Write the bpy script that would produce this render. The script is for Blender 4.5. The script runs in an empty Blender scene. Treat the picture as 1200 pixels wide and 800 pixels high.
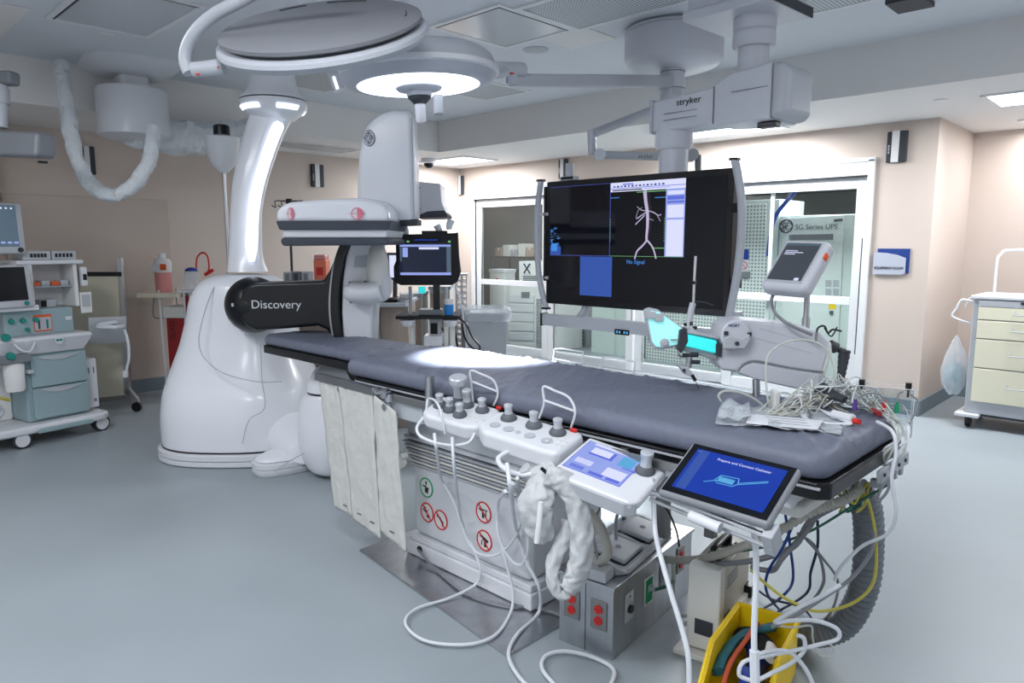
import bpy, bmesh, math, random
from mathutils import Vector, Matrix, Euler, noise
R_ = math.radians
sc = bpy.context.scene
COL = sc.collection
rnd = random.Random(7)

# ------------------------------------------------------------------ camera
FPX = 834.0; PITCH = R_(7.85); AZ = R_(45.9); EYE = 1.55
cam = bpy.data.cameras.new('camera'); cam.sensor_width = 36; cam.lens = FPX * 36 / 1200
cam.clip_start = .05; cam.clip_end = 60
camo = bpy.data.objects.new('camera', cam); COL.objects.link(camo)
camo.location = (0, 0, EYE); camo.rotation_euler = (R_(90) - PITCH, 0, -AZ)
sc.camera = camo

# ------------------------------------------------------------------ world, exposure, ceiling lights
sc.view_settings.view_transform = 'Standard'; sc.view_settings.look = 'None'
sc.view_settings.gamma = 1; sc.view_settings.use_curve_mapping = False
sc.view_settings.exposure = -0.04
wd = bpy.data.worlds.new('world'); sc.world = wd; wd.use_nodes = True
wd.node_tree.nodes['Background'].inputs[0].default_value = (.75, .85, 1, 1)
wd.node_tree.nodes['Background'].inputs[1].default_value = .3
HI, LO = 2.97, 2.62            # main ceiling and perimeter ceiling heights
WX, WY = 7.08, 7.92            # door wall and rear wall
EX, EY = 5.62, 6.66            # where the raised ceiling ends
COOL = (.95, .97, 1)
def area(loc, sx, sy, power, rot=(0, 0, 0), col=COOL, spread=180):
    l = bpy.data.lights.new('troffer_or_fill_light', 'AREA'); l.shape = 'RECTANGLE'; l.size = sx; l.size_y = sy
    l.energy = power; l.color = col; l.spread = R_(spread)
    o = bpy.data.objects.new('troffer_or_fill_light', l); COL.objects.link(o); o.location = loc; o.rotation_euler = rot
    return o
# lit low-ceiling troffers, plus fill lamps added out of frame at HI: (x, y, z, sx, sy, watts)
TROFFERS_AND_FILL = [(6.35, 7.15, LO, .6, .9, 60), (6.4, 3.4, LO, .6, 1.0, 95),
            (6.55, .75, LO, .6, 1.1, 52),
            (.4, .9, HI, .6, 1.2, 54), (3.4, -.9, HI, .6, 1.2, 30), (.0, 3.9, HI, .6, 1.2, 46), (-1.2, 1.5, HI, .6, 1.2, 52), (8.0, 1.0, LO, .6, .6, 14)]
for x, y, z, sx, sy, p in TROFFERS_AND_FILL: area((x, y, z - .035), sx * .92, sy * .92, p)
for x, y, p in ((8.2, 3.0, 40), (8.6, 5.6, 34), (8.6, 8.2, 34)): area((x, y, 2.5), .6, 1.2, p)

# ------------------------------------------------------------------ pixel geometry of the photo (for measured positions)
fw = Vector((math.sin(AZ) * math.cos(PITCH), math.cos(AZ) * math.cos(PITCH), -math.sin(PITCH)))
RT = Vector((math.cos(AZ), -math.sin(AZ), 0)); UPV = RT.cross(fw); FH = Vector((math.sin(AZ), math.cos(AZ), 0))
CAM = Vector((0, 0, EYE)); ZUP = Vector((0, 0, 1))
def ray(x, y): return fw * FPX + RT * (x - 600) - UPV * (y - 400)
def V(x, y, w): return CAM + ray(x, y) * (w / FPX)
def pl(x, y, ax, v):
    d = ray(x, y); return CAM + d * ((v - CAM[ax]) / d[ax])
def fz(x, y, z=0.): return pl(x, y, 2, z)
def fx(x, y, v): return pl(x, y, 0, v)
def fy(x, y, v): return pl(x, y, 1, v)

# ------------------------------------------------------------------ materials
def srgb(c):
    r = []
    for v in c:
        v /= 255.; r.append(v / 12.92 if v <= .04045 else ((v + .055) / 1.055) ** 2.4)
    return (*r, 1)
MATS = {}
def mat(name, c=(200, 200, 200), rough=.5, metal=0., emit=None, es=1., trans=0., alpha=1., bump=0., bscale=40., bdet=3., var=0., vscale=3., coat=0., ior=1.45, aniso=None):
    m = bpy.data.materials.new(name); m.use_nodes = True; nt = m.node_tree; b = nt.nodes['Principled BSDF']
    col = srgb(c)
    b.inputs['Base Color'].default_value = col; b.inputs['Roughness'].default_value = rough
    b.inputs['Metallic'].default_value = metal; b.inputs['IOR'].default_value = ior
    if trans: b.inputs['Transmission Weight'].default_value = trans
    if alpha < 1: b.inputs['Alpha'].default_value = alpha
    if coat: b.inputs['Coat Weight'].default_value = coat; b.inputs['Coat Roughness'].default_value = .12
    if emit: b.inputs['Emission Color'].default_value = srgb(emit); b.inputs['Emission Strength'].default_value = es
    tc = nt.nodes.new('ShaderNodeTexCoord')
    if var:
        n = nt.nodes.new('ShaderNodeTexNoise'); n.inputs['Scale'].default_value = vscale; n.inputs['Detail'].default_value = 5
        mp = nt.nodes.new('ShaderNodeMapping')
        if aniso: mp.inputs['Scale'].default_value = aniso
        nt.links.new(tc.outputs['Object'], mp.inputs[0]); nt.links.new(mp.outputs[0], n.inputs['Vector'])
        rp = nt.nodes.new('ShaderNodeValToRGB')
        rp.color_ramp.elements[0].position = .3; rp.color_ramp.elements[1].position = .7
        rp.color_ramp.elements[0].color = tuple(max(0, v * (1 - var)) for v in col[:3]) + (1,)
        rp.color_ramp.elements[1].color = tuple(min(1, v * (1 + var)) for v in col[:3]) + (1,)
        nt.links.new(n.outputs[0], rp.inputs[0]); nt.links.new(rp.outputs[0], b.inputs['Base Color'])
    if bump:
        n2 = nt.nodes.new('ShaderNodeTexNoise'); n2.inputs['Scale'].default_value = bscale; n2.inputs['Detail'].default_value = bdet
        mp = nt.nodes.new('ShaderNodeMapping')
        if aniso: mp.inputs['Scale'].default_value = aniso
        nt.links.new(tc.outputs['Object'], mp.inputs[0]); nt.links.new(mp.outputs[0], n2.inputs['Vector'])
        bp = nt.nodes.new('ShaderNodeBump'); bp.inputs['Strength'].default_value = bump; bp.inputs['Distance'].default_value = .02
        nt.links.new(n2.outputs[0], bp.inputs['Height']); nt.links.new(bp.outputs[0], b.inputs['Normal'])
    MATS[name] = m; return m
mat('floor', (151, 160, 166), .42, var=.05, vscale=1.2, bump=.02, bscale=60)
mat('floor_seam', (128, 140, 148), .4)
mat('wall_tan', (204, 190, 180), .45, bump=.03, bscale=120)
mat('wall_gloss', (198, 184, 174), .15)
mat('ceiling', (214, 218, 224), .7)
mat('ceiling_lo', (228, 226, 224), .7)
mat('base_gray', (120, 134, 142), .5)
mat('wall_white', (232, 232, 232), .8)
mat('sign_gray', (176, 181, 194), .45)
mat('trim_white', (222, 224, 226), .4)
mat('alu', (196, 202, 208), .35, metal=.3)
mat('white', (214, 216, 221), .32, coat=.15)
mat('white_gantry', (228, 230, 236), .3, coat=.3)
mat('white_matte', (222, 222, 222), .6)
mat('offwhite', (214, 214, 210), .5)
mat('lamp_gray', (176, 180, 188), .4)
mat('lamp_back', (122, 124, 130), .55)
mat('boom', (198, 200, 208), .38)
mat('black', (16, 17, 20), .3)
mat('black_gloss', (7, 9, 15), .22)
mat('arm_black', (7, 9, 16), .34)
mat('black_matte', (20, 20, 22), .7)
mat('dark', (52, 55, 62), .5)
mat('rubber', (60, 66, 76), .6)
mat('mid_gray', (120, 124, 130), .5)
mat('light_gray', (176, 180, 186), .45)
mat('steel', (190, 192, 196), .28, metal=1., var=.12, vscale=14, aniso=(1, 1, .15))
mat('tab_gray', (128, 131, 137), .35)
mat('steel_dull', (150, 150, 150), .45, metal=.9)
mat('chrome', (210, 212, 216), .15, metal=1.)
mat('pad', (106, 111, 127), .55, bump=.5, bscale=6, bdet=4, aniso=(1, 3.2, 1))
mat('curtain', (200, 200, 196), .55, bump=.5, bscale=12, bdet=5)
mat('drape', (214, 218, 222), .38, bump=1., bscale=22)
mat('sleeve', (188, 190, 192), .5, bump=.5, bscale=22)
mat('knob', (196, 200, 206), .3, metal=.35)
mat('knob_base', (92, 96, 102), .5)
mat('red', (205, 40, 36), .4)
mat('red_dark', (150, 40, 44), .5)
mat('sharps', (232, 120, 92), .4)
mat('orange', (226, 92, 40), .5)
mat('green', (20, 150, 100), .5)
mat('green_sign', (30, 160, 110), .5)
mat('teal', (146, 168, 174), .45)
mat('teal_dark', (30, 130, 120), .5)
mat('cream', (216, 211, 192), .5)
mat('cream_drawer', (228, 224, 200), .45)
mat('wood', (176, 160, 148), .5, var=.1, vscale=4, aniso=(8, 8, .4))
mat('yellow', (245, 208, 20), .35)
mat('blue', (24, 60, 160), .5)
mat('blue_dark', (22, 44, 110), .45)
mat('blue_sign', (34, 62, 130), .4)
mat('purple', (90, 60, 140), .5)
mat('teal_cloth', (40, 96, 110), .7)
mat('cable_white', (216, 220, 226), .4)
mat('cable_gray', (128, 130, 136), .45)
mat('cable_black', (24, 24, 28), .4)
mat('cable_blue', (24, 60, 130), .4)
mat('cable_yellow', (190, 180, 80), .4)
mat('cable_green', (40, 100, 84), .4)
mat('cable_navy', (36, 48, 84), .4)
mat('hose', (112, 118, 126), .45)
mat('hose_beige', (178, 176, 168), .5)
mat('copper', (190, 84, 56), .45)
mat('pink', (226, 150, 150), .3, alpha=.9)
mat('pinkred', (222, 120, 142), .4)
mat('tube', (206, 210, 204), .15, alpha=.75)
def glassmat(name, refl, tint):
    m = bpy.data.materials.new(name); m.use_nodes = True; nt = m.node_tree; nt.nodes.clear()
    o = nt.nodes.new('ShaderNodeOutputMaterial'); t = nt.nodes.new('ShaderNodeBsdfTransparent'); g = nt.nodes.new('ShaderNodeBsdfGlossy'); mx = nt.nodes.new('ShaderNodeMixShader'); f = nt.nodes.new('ShaderNodeLayerWeight'); f.inputs[0].default_value = .5; pw = nt.nodes.new('ShaderNodeMath'); pw.operation = 'POWER'; pw.inputs[1].default_value = 4; ma = nt.nodes.new('ShaderNodeMath')
    t.inputs[0].default_value = (*tint, 1); g.inputs['Roughness'].default_value = .02; ma.operation = 'MULTIPLY_ADD'; ma.inputs[1].default_value = .8; ma.inputs[2].default_value = .03 * refl
    nt.links.new(f.outputs['Facing'], pw.inputs[0]); nt.links.new(pw.outputs[0], ma.inputs[0]); nt.links.new(ma.outputs[0], mx.inputs[0]); nt.links.new(t.outputs[0], mx.inputs[1]); nt.links.new(g.outputs[0], mx.inputs[2]); nt.links.new(mx.outputs[0], o.inputs[0]); MATS[name] = m
glassmat('glass', 1.0, (.93, .96, .95)); glassmat('acrylic', 2.2, (.93, .95, .96))
mat('film', (225, 232, 238), .2, alpha=.38, bump=.6, bscale=20)
mat('paper', (214, 216, 222), .7)
mat('psu', (176, 172, 160), .45)
mat('perf', (214, 222, 220), .5)
mat('hole', (120, 128, 130), .7)
mat('cab_green', (206, 218, 214), .4)
mat('roomwall', (150, 150, 148), .6)
mat('dark_room', (96, 98, 100), .7)
mat('ink', (70, 74, 84), .6)
mat('ink_dark', (28, 30, 36), .6)
mat('logo', (110, 116, 128), .4, metal=.4)
mat('cyan', (70, 225, 225), .4, emit=(40, 225, 225), es=.55)
mat('cyan_pale', (170, 240, 240), .4, emit=(150, 240, 240), es=.5)
mat('lit', (255, 255, 255), .5, emit=(225, 236, 255), es=1.6)
mat('lit_troffer', (255, 255, 255), .5, emit=(240, 246, 255), es=5.)
mat('lit_lamp', (255, 255, 255), .5, emit=(235, 240, 255), es=3.2)
mat('troffer_off', (190, 194, 200), .15)
mat('scr_black', (9, 9, 12), .06, emit=(10, 11, 18), es=.8)
mat('scr_navy', (9, 9, 12), .1, emit=(14, 24, 48), es=1)
mat('scr_blue', (9, 9, 12), .15, emit=(12, 56, 170), es=1.)
mat('scr_blue2', (9, 9, 12), .15, emit=(52, 84, 168), es=1.)
mat('scr_lav', (9, 9, 12), .2, emit=(150, 166, 235), es=1.)
mat('scr_white', (9, 9, 12), .2, emit=(222, 226, 255), es=1.)
mat('scr_line', (9, 9, 12), .2, emit=(96, 110, 220), es=1.)
mat('scr_green', (9, 9, 12), .2, emit=(120, 190, 120), es=1.)
mat('scr_text', (9, 9, 12), .2, emit=(70, 140, 225), es=1.)
mat('scr_vessel', (9, 9, 12), .2, emit=(190, 180, 210), es=1.)
mat('scr_gray', (9, 9, 12), .2, emit=(74, 80, 90), es=.8)
mat('scr_slate', (9, 9, 12), .2, emit=(84, 104, 120), es=.9)
mat('scr_cyan', (9, 9, 12), .2, emit=(90, 170, 220), es=1.)
# perforated vent: a fine dark/white lattice of holes
def perfmat(name, c0, c1, scale, mask=(1, 1, 0)):
    m = mat(name, c0, .5); nt = m.node_tree; b = nt.nodes['Principled BSDF']
    tc = nt.nodes.new('ShaderNodeTexCoord'); vm = nt.nodes.new('ShaderNodeVectorMath'); vm.operation = 'SCALE'; vm.inputs['Scale'].default_value = scale
    fr = nt.nodes.new('ShaderNodeVectorMath'); fr.operation = 'FRACTION'
    sb = nt.nodes.new('ShaderNodeVectorMath'); sb.operation = 'SUBTRACT'; sb.inputs[1].default_value = (.5, .5, .5)
    ab = nt.nodes.new('ShaderNodeVectorMath'); ab.operation = 'MULTIPLY'; ab.inputs[1].default_value = mask
    ln = nt.nodes.new('ShaderNodeVectorMath'); ln.operation = 'LENGTH'
    lt = nt.nodes.new('ShaderNodeMath'); lt.operation = 'LESS_THAN'; lt.inputs[1].default_value = .3
    mx = nt.nodes.new('ShaderNodeMix'); mx.data_type = 'RGBA'; mx.inputs[6].default_value = srgb(c0); mx.inputs[7].default_value = srgb(c1)
    L = nt.links
    L.new(tc.outputs['Object'], vm.inputs[0]); L.new(vm.outputs[0], fr.inputs[0]); L.new(fr.outputs[0], sb.inputs[0]); L.new(sb.outputs[0], ab.inputs[0])
    L.new(ab.outputs[0], ln.inputs[0]); L.new(ln.outputs['Value'], lt.inputs[0]); L.new(lt.outputs[0], mx.inputs[0]); L.new(mx.outputs[2], b.inputs['Base Color'])
    return m
perfmat('vent', (206, 210, 214), (84, 88, 96), 42)
perfmat('perf_panel', (222, 228, 226), (140, 148, 150), 24, (0, 1, 1))

# ------------------------------------------------------------------ things and parts
INV = {}
def tag(o, label=None, cat=None, group=None, kind=None):
    if label: o['label'] = label
    if cat: o['category'] = cat
    if group: o['group'] = group
    if kind: o['kind'] = kind
    return o
def thing(name, label, cat, loc=(0, 0, 0), rz=0., group=None):
    o = bpy.data.objects.new(name, None); COL.objects.link(o); o.empty_display_size = .1
    o.location = loc; o.rotation_euler = (0, 0, rz); tag(o, label, cat, group)
    INV[o.name] = (Matrix.Translation(Vector(loc)) @ Matrix.Rotation(rz, 4, 'Z')).inverted()
    return o
def local(x, y, z=0., w=None): pass
def frame(o, x, y):
    x = Vector(x).normalized(); z = x.cross(Vector(y)).normalized(); y = z.cross(x)
    m = Matrix.Identity(4)
    for i, v in enumerate((x, y, z)):
        for j in range(3): m[j][i] = v[j]
    m.translation = Vector(o); return m
def euf(c, yaw, tilt=0, roll=0):
    return Matrix.Translation(Vector(c)) @ Matrix.Rotation(R_(yaw), 4, 'Z') @ Matrix.Rotation(R_(tilt), 4, 'X') @ Matrix.Rotation(R_(roll), 4, 'Y')
def vframe(px, py, w):          # an upright frame that looks back along the room's diagonal
    return frame(V(px, py, w), RT, ZUP)
def catmull(pts, n=8, closed=False):
    P = [Vector(p) for p in pts]
    if len(P) < 3: return P
    out = []; N = len(P)
    for i in range(N if closed else N - 1):
        if closed: p0, p1, p2, p3 = P[i - 1], P[i], P[(i + 1) % N], P[(i + 2) % N]
        else: p0, p1, p2, p3 = P[max(i - 1, 0)], P[i], P[i + 1], P[min(i + 2, N - 1)]
        for k in range(n):
            t = k / n
            out.append(.5 * ((2 * p1) + (p2 - p0) * t + (2 * p0 - 5 * p1 + 4 * p2 - p3) * t * t + (3 * p1 - p0 - 3 * p2 + p3) * t ** 3))
    if not closed: out.append(P[-1])
    return out
class MB:
    def __init__(s, M=None): s.bm = bmesh.new(); s.M = M or Matrix.Identity(4); s.mi = 0
    def _add(s, verts, faces, M=None):
        M = s.M @ M if M is not None else s.M
        vs = [s.bm.verts.new(M @ Vector(v)) for v in verts]
        for f in faces:
            try: fc = s.bm.faces.new([vs[i] for i in f]); fc.material_index = s.mi; fc.smooth = True
            except ValueError: pass
        return vs
    def box(s, c, d, M=None, taper=1.):
        x, y, z = d[0] / 2, d[1] / 2, d[2] / 2; t = taper
        v = [(-x, -y, -z), (x, -y, -z), (x, y, -z), (-x, y, -z), (-x * t, -y * t, z), (x * t, -y * t, z), (x * t, y * t, z), (-x * t, y * t, z)]
        v = [Vector(p) + Vector(c) for p in v]
        s._add(v, [(3, 2, 1, 0), (4, 5, 6, 7), (0, 1, 5, 4), (1, 2, 6, 5), (2, 3, 7, 6), (3, 0, 4, 7)], M); return s
    def bx(s, a, b):
        return s.box([(a[i] + b[i]) / 2 for i in range(3)], [abs(b[i] - a[i]) for i in range(3)])
    def rings(s, rs, cap=True, closed=False):
        n = len(rs[0]); vs = []; fs = []
        for r in rs: vs += [tuple(p) for p in r]
        m = len(rs)
        for k in range(m if closed else m - 1):
            a, b = k * n, ((k + 1) % m) * n
            for i in range(n):
                j = (i + 1) % n; fs.append((a + i, a + j, b + j, b + i))
        if cap and not closed: fs.append(tuple(range(n - 1, -1, -1))); fs.append(tuple(range((m - 1) * n, m * n)))
        s._add(vs, fs); return s
    def loft(s, rs, k=4):
        n = len(rs[0]); cols = [catmull([Vector(r[i]) for r in rs], k) for i in range(n)]
        return s.rings([[c[j] for c in cols] for j in range(len(cols[0]))])
    def cyl(s, p0, p1, r, r2=None, n=20):
        p0, p1 = Vector(p0), Vector(p1); r2 = r if r2 is None else r2
        d = (p1 - p0).normalized(); u = d.orthogonal().normalized(); w = d.cross(u)
        rs = [[p + (u * math.cos(2 * math.pi * i / n) + w * math.sin(2 * math.pi * i / n)) * q for i in range(n)] for p, q in ((p0, r), (p1, r2))]
        return s.rings(rs)
    def tube(s, pts, r, n=8, sm=6, closed=False, flat=1., rib=0., fold=None):
        P = catmull(pts, sm, closed) if sm else [Vector(p) for p in pts]
        rs = []; u = None; N = len(P)
        for i, p in enumerate(P):
            a = P[i - 1] if (i > 0 or closed) else P[0]; b = P[(i + 1) % N] if (i < N - 1 or closed) else P[-1]
            d = (b - a)
            if d.length < 1e-9: d = Vector((0, 0, 1))
            d.normalize()
            if u is None: u = d.orthogonal().normalized()
            u = (u - d * u.dot(d)); u = u.normalized() if u.length > 1e-6 else d.orthogonal().normalized(); w = d.cross(u)
            rr = r[0] + (r[1] - r[0]) * i / max(1, N - 1) if isinstance(r, tuple) else (r(i / max(1, N - 1)) if callable(r) else r)
            if rib: rr *= 1 + rib * (1 if i % 2 else -1)
            ff = [1 + (fold[0] * math.sin(fold[1] * 2 * math.pi * k / n + 1.5 * math.sin(i * .5)) if fold else 0) for k in range(n)]
            rs.append([p + (u * math.cos(2 * math.pi * k / n) + w * math.sin(2 * math.pi * k / n) * flat) * rr * ff[k] for k in range(n)])
        return s.rings(rs, closed=closed)
    def lathe(s, prof, c=(0, 0, 0), n=32):          # prof: (radius, height) about local z
        rs = [[(c[0] + r * math.cos(2 * math.pi * i / n), c[1] + r * math.sin(2 * math.pi * i / n), c[2] + h) for i in range(n)] for r, h in prof]
        return s.rings(rs)
    def prism(s, poly, z0, z1):
        a = sum(poly[i][0] * poly[(i + 1) % len(poly)][1] - poly[(i + 1) % len(poly)][0] * poly[i][1] for i in range(len(poly)))
        if a < 0: poly = poly[::-1]
        if z0 > z1: z0, z1 = z1, z0
        n = len(poly); v = [(x, y, z0) for x, y in poly] + [(x, y, z1) for x, y in poly]
        s._add(v, [tuple(range(n - 1, -1, -1)), tuple(range(n, 2 * n))] + [(i, (i + 1) % n, n + (i + 1) % n, n + i) for i in range(n)]); return s
    def sph(s, c, r, nu=20, nv=12, sc_=(1, 1, 1)):
        rs = [[(c[0] + r * sc_[0] * math.sin(math.pi * j / nv) * math.cos(2 * math.pi * i / nu), c[1] + r * sc_[1] * math.sin(math.pi * j / nv) * math.sin(2 * math.pi * i / nu), c[2] - r * sc_[2] * math.cos(math.pi * j / nv)) for i in range(nu)] for j in range(nv + 1)]
        rs[0] = [Vector(p) + Vector((1e-4 * math.cos(i), 1e-4 * math.sin(i), 0)) for i, p in enumerate(rs[0])]
        rs[-1] = [Vector(p) + Vector((1e-4 * math.cos(i), 1e-4 * math.sin(i), 0)) for i, p in enumerate(rs[-1])]
        return s.rings(rs)
    def grid(s, fn, nu, nv):
        v = [fn(i / nu, j / nv) for j in range(nv + 1) for i in range(nu + 1)]
        f = [(j * (nu + 1) + i, j * (nu + 1) + i + 1, (j + 1) * (nu + 1) + i + 1, (j + 1) * (nu + 1) + i) for j in range(nv) for i in range(nu)]
        s._add(v, f); return s
    def noise(s, amp, scale=8., seed=0.):
        for v in s.bm.verts: v.co += noise.noise_vector(v.co * scale + Vector((seed, seed, seed))) * amp
        return s
    def build(s, name, m, parent=None, bev=0., seg=3, world=True, solid=0., sub=0, ang=40):
        me = bpy.data.meshes.new(name)
        bmesh.ops.remove_doubles(s.bm, verts=s.bm.verts, dist=1e-6)
        if not solid: bmesh.ops.recalc_face_normals(s.bm, faces=s.bm.faces)
        s.bm.to_mesh(me); s.bm.free()
        if not bev: me.set_sharp_from_angle(angle=R_(ang))
        for q in (m if isinstance(m, (list, tuple)) else [m]): me.materials.append(MATS[q])
        o = bpy.data.objects.new(name, me); COL.objects.link(o)
        if parent is not None:
            o.parent = parent
            if world:
                M = INV.get(root_of(parent).name, Matrix.Identity(4))
                me.transform(M)
        if solid: md = o.modifiers.new('s', 'SOLIDIFY'); md.thickness = solid; md.offset = 0
        if bev:
            md = o.modifiers.new('b', 'BEVEL'); md.width = bev; md.segments = seg; md.limit_method = 'ANGLE'; md.angle_limit = R_(35)
            md.harden_normals = True
        if sub: md = o.modifiers.new('u', 'SUBSURF'); md.levels = sub; md.render_levels = sub
        return o
def root_of(o):
    while o.parent: o = o.parent
    return o
def struct(name, mb, m, **k): return tag(mb.build(name, m, **k), kind='structure')
def children(o): return [c for c in bpy.data.objects if c.parent == o]
def dup(root, loc, rz=None, label=None, group=None):
    r = root.copy(); COL.objects.link(r); r.location = loc
    if rz is not None: r.rotation_euler = (0, 0, rz)
    if label: r['label'] = label
    if group: r['group'] = group
    for ch in children(root):
        c = ch.copy(); COL.objects.link(c); c.parent = r
        for g in children(ch):
            d = g.copy(); COL.objects.link(d); d.parent = c
    INV[r.name] = (Matrix.Translation(Vector(loc)) @ Matrix.Rotation(r.rotation_euler[2], 4, 'Z')).inverted()
    return r
def single(name, label, cat, mb, m, base=None, group=None, **k):     # a thing that is one mesh, origin at its base
    o = mb.build(name, m, **k)
    if base is not None:
        o.data.transform(Matrix.Translation(-Vector(base))); o.location = base
    return tag(o, label, cat, group)
def text(s, M, size, m, parent, name='lettering', ext=.0008, align='CENTER', sx=1.):
    cu = bpy.data.curves.new(name, 'FONT'); cu.body = s; cu.size = size; cu.extrude = ext; cu.align_x = align; cu.align_y = 'CENTER'
    t = bpy.data.objects.new('tmp', cu); COL.objects.link(t); bpy.context.view_layer.update()
    me = bpy.data.meshes.new_from_object(t.evaluated_get(bpy.context.evaluated_depsgraph_get()))
    bpy.data.objects.remove(t); me.name = name; me.materials.clear(); me.materials.append(MATS[m])
    me.transform(INV.get(root_of(parent).name, Matrix.Identity(4)) @ M @ Matrix.Diagonal((sx, 1, 1, 1)))
    o = bpy.data.objects.new(name, me); COL.objects.link(o); o.parent = parent; return o
def shift(M, x=0, y=0, z=0): return M @ Matrix.Translation(Vector((x, y, z)))
def px2d(M, pts):               # photo points laid onto the plane of frame M, in that frame's own metres
    n = M.col[2].to_3d(); o = M.translation; Mi = M.inverted(); out = []
    for x, y in pts:
        d = ray(x, y); t = (o - CAM).dot(n) / d.dot(n); p = Mi @ (CAM + d * t); out.append((p.x, p.y))
    return out
def monogram(M, r, m_, parent, name='round_logo'):     # ring with two flowing script letters
    b = MB(M)
    b.tube([(r * math.cos(a * math.pi / 12), r * math.sin(a * math.pi / 12), 0) for a in range(24)], r * .07, n=6, sm=2, closed=True)
    for k in range(4):
        a0 = k * math.pi / 2 + .2
        b.tube([(r * .86 * math.cos(a0 + t), r * .86 * math.sin(a0 + t), 0) for t in (0, .35, .7, 1.05)] + [(r * .72 * math.cos(a0 + 1.15), r * .72 * math.sin(a0 + 1.15), 0)], r * .06, n=6, sm=4)
    G = [(-.05, .42), (-.3, .5), (-.5, .2), (-.45, -.05), (-.15, 0), (-.05, .25), (-.1, -.3), (-.35, -.5), (-.5, -.3), (-.2, -.12)]
    E = [(.5, .38), (.3, .52), (.12, .32), (.22, .08), (.38, .06), (.12, -.05), (.08, -.38), (.32, -.52), (.55, -.28)]
    for L in (G, E): b.tube([(x * r, y * r, 0) for x, y in L], r * .065, n=6, sm=6)
    return b.build(name, m_, parent)

# ================================================================== THE ROOM
X0, Y0 = -2.6, -2.6
b = MB(); b.box((3.5, 4.0, -.05), (13.2, 13.6, .1)); struct('floor', b, 'floor')
b = MB(); b.box((1.51, 2.03, HI + .05), (8.22, 9.26, .1)); struct('ceiling', b, 'ceiling')
b = MB(); b.box(((EX + 10.2) / 2, 2.6, LO + .23), (10.2 - EX, 10.8, .46)); b.box(((X0 + EX) / 2, (EY + 8.1) / 2, LO + .23), (EX - X0, 8.1 - EY, .46)); struct('ceiling_soffit', b, 'ceiling_lo')
# rear wall, glossy protective panel on its left half
b = MB(); b.box((2.3, WY + .05, 1.4), (9.8, .1, 2.8)); struct('wall_rear', b, 'wall_tan')
b = MB(); b.bx((1.5, WY - .012, .12), (2.95, WY, 2.0)); struct('trim_1', b, 'wall_gloss', bev=.004)
b = MB(); b.bx((X0, 7.45, 0), (1.36, WY, LO)); struct('wall_rear_left', b, 'wall_tan')
b = MB(); b.box((X0 - .05, 2.6, 1.5), (.1, 10.8, 3.0)); struct('wall_left', b, 'wall_white')
b = MB(); b.box((3, Y0 - .05, 1.5), (12, .1, 3.0)); struct('wall_front', b, 'wall_white')
# door wall
b = MB(); b.bx((WX, 7.6, 0), (WX + .12, WY + .1, LO)); b.bx((WX, 1.75, 0), (WX + .12, 2.3, LO)); b.bx((WX, 2.3, 2.31), (WX + .12, 7.6, LO)); struct('wall_right', b, 'wall_tan')
b = MB(); b.bx((WX + .12, 1.75, 0), (8.33, 1.87, LO)); struct('wall_return', b, 'wall_tan')
b = MB(); b.bx((8.33, -2.6, 0), (8.45, 1.87, LO)); struct('wall_far_right', b, 'wall_tan')
# coved base
def basebd(n, a, c): struct(n, MB().bx(a, c), 'base_gray', bev=.006)
basebd('baseboard_rear', (1.36, WY - .02, 0), (WX, WY, .14))
basebd('baseboard_right', (WX - .02, 1.73, 0), (WX, 2.3, .14)); basebd('baseboard_corner', (WX - .02, 7.6, 0), (WX, WY, .14))
basebd('baseboard_return', (WX, 1.73, 0), (8.33, 1.75, .14)); basebd('baseboard_far_right', (8.31, -2.6, 0), (8.33, 1.75, .14))
basebd('baseboard_left', (X0, 7.43, 0), (1.38, 7.45, .14))
# head casing over the sliding doors, and track in the floor
b = MB(); b.bx((WX - .03, 2.24, 2.29), (WX + .1, 7.66, 2.33)); b.bx((WX - .02, 2.3, 2.17), (WX + .1, 7.6, 2.3)); b.bx((WX - .03, 2.24, 0), (WX + .1, 2.3, 2.31)); b.bx((WX - .03, 7.6, 0), (WX + .1, 7.66, 2.31)); struct('trim_2', b, 'trim_white', bev=.004)
b = MB(); b.bx((WX - .035, 2.3, 2.162), (WX + .05, 7.6, 2.17)); struct('trim_3', b, 'dark')
b = MB(); b.bx((WX - .02, 2.3, 0), (WX + .1, 7.6, .012)); struct('trim_4', b, 'alu')
def door(n, ya, yb, x=WX + .02, st=.1, mul=None):
    f = MB(); f.bx((x, ya, .02), (x + .045, ya + st, 2.16)); f.bx((x, yb - st, .02), (x + .045, yb, 2.16))
    f.bx((x, ya + st, 2.055), (x + .045, yb - st, 2.16)); f.bx((x, ya + st, .02), (x + .045, yb - st, .13)); f.bx((x, ya + st, .965), (x + .045, yb - st, 1.04))
    if mul: f.bx((x + .05, mul - .02, .1), (x + .07, mul + .02, 2.06))
    fr = struct(n, f, 'trim_white', bev=.004)
    g = MB(); g.bx((x + .02, ya + st, 1.04), (x + .026, yb - st, 2.055)); g.bx((x + .02, ya + st, .13), (x + .026, yb - st, .965)); g.build('glass', 'glass', fr)
    h = MB(); h.bx((x - .002, ya + .02, .5), (x + .001, ya + .028, 1.6)); h.build('gasket', 'dark', fr)
    return fr
door('door_1', 6.22, 7.6); door('door_2', 4.86, 6.22); door('door_3', 3.62, 4.86, WX + .065); door('door_4', 2.3, 3.68, mul=3.23)

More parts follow.
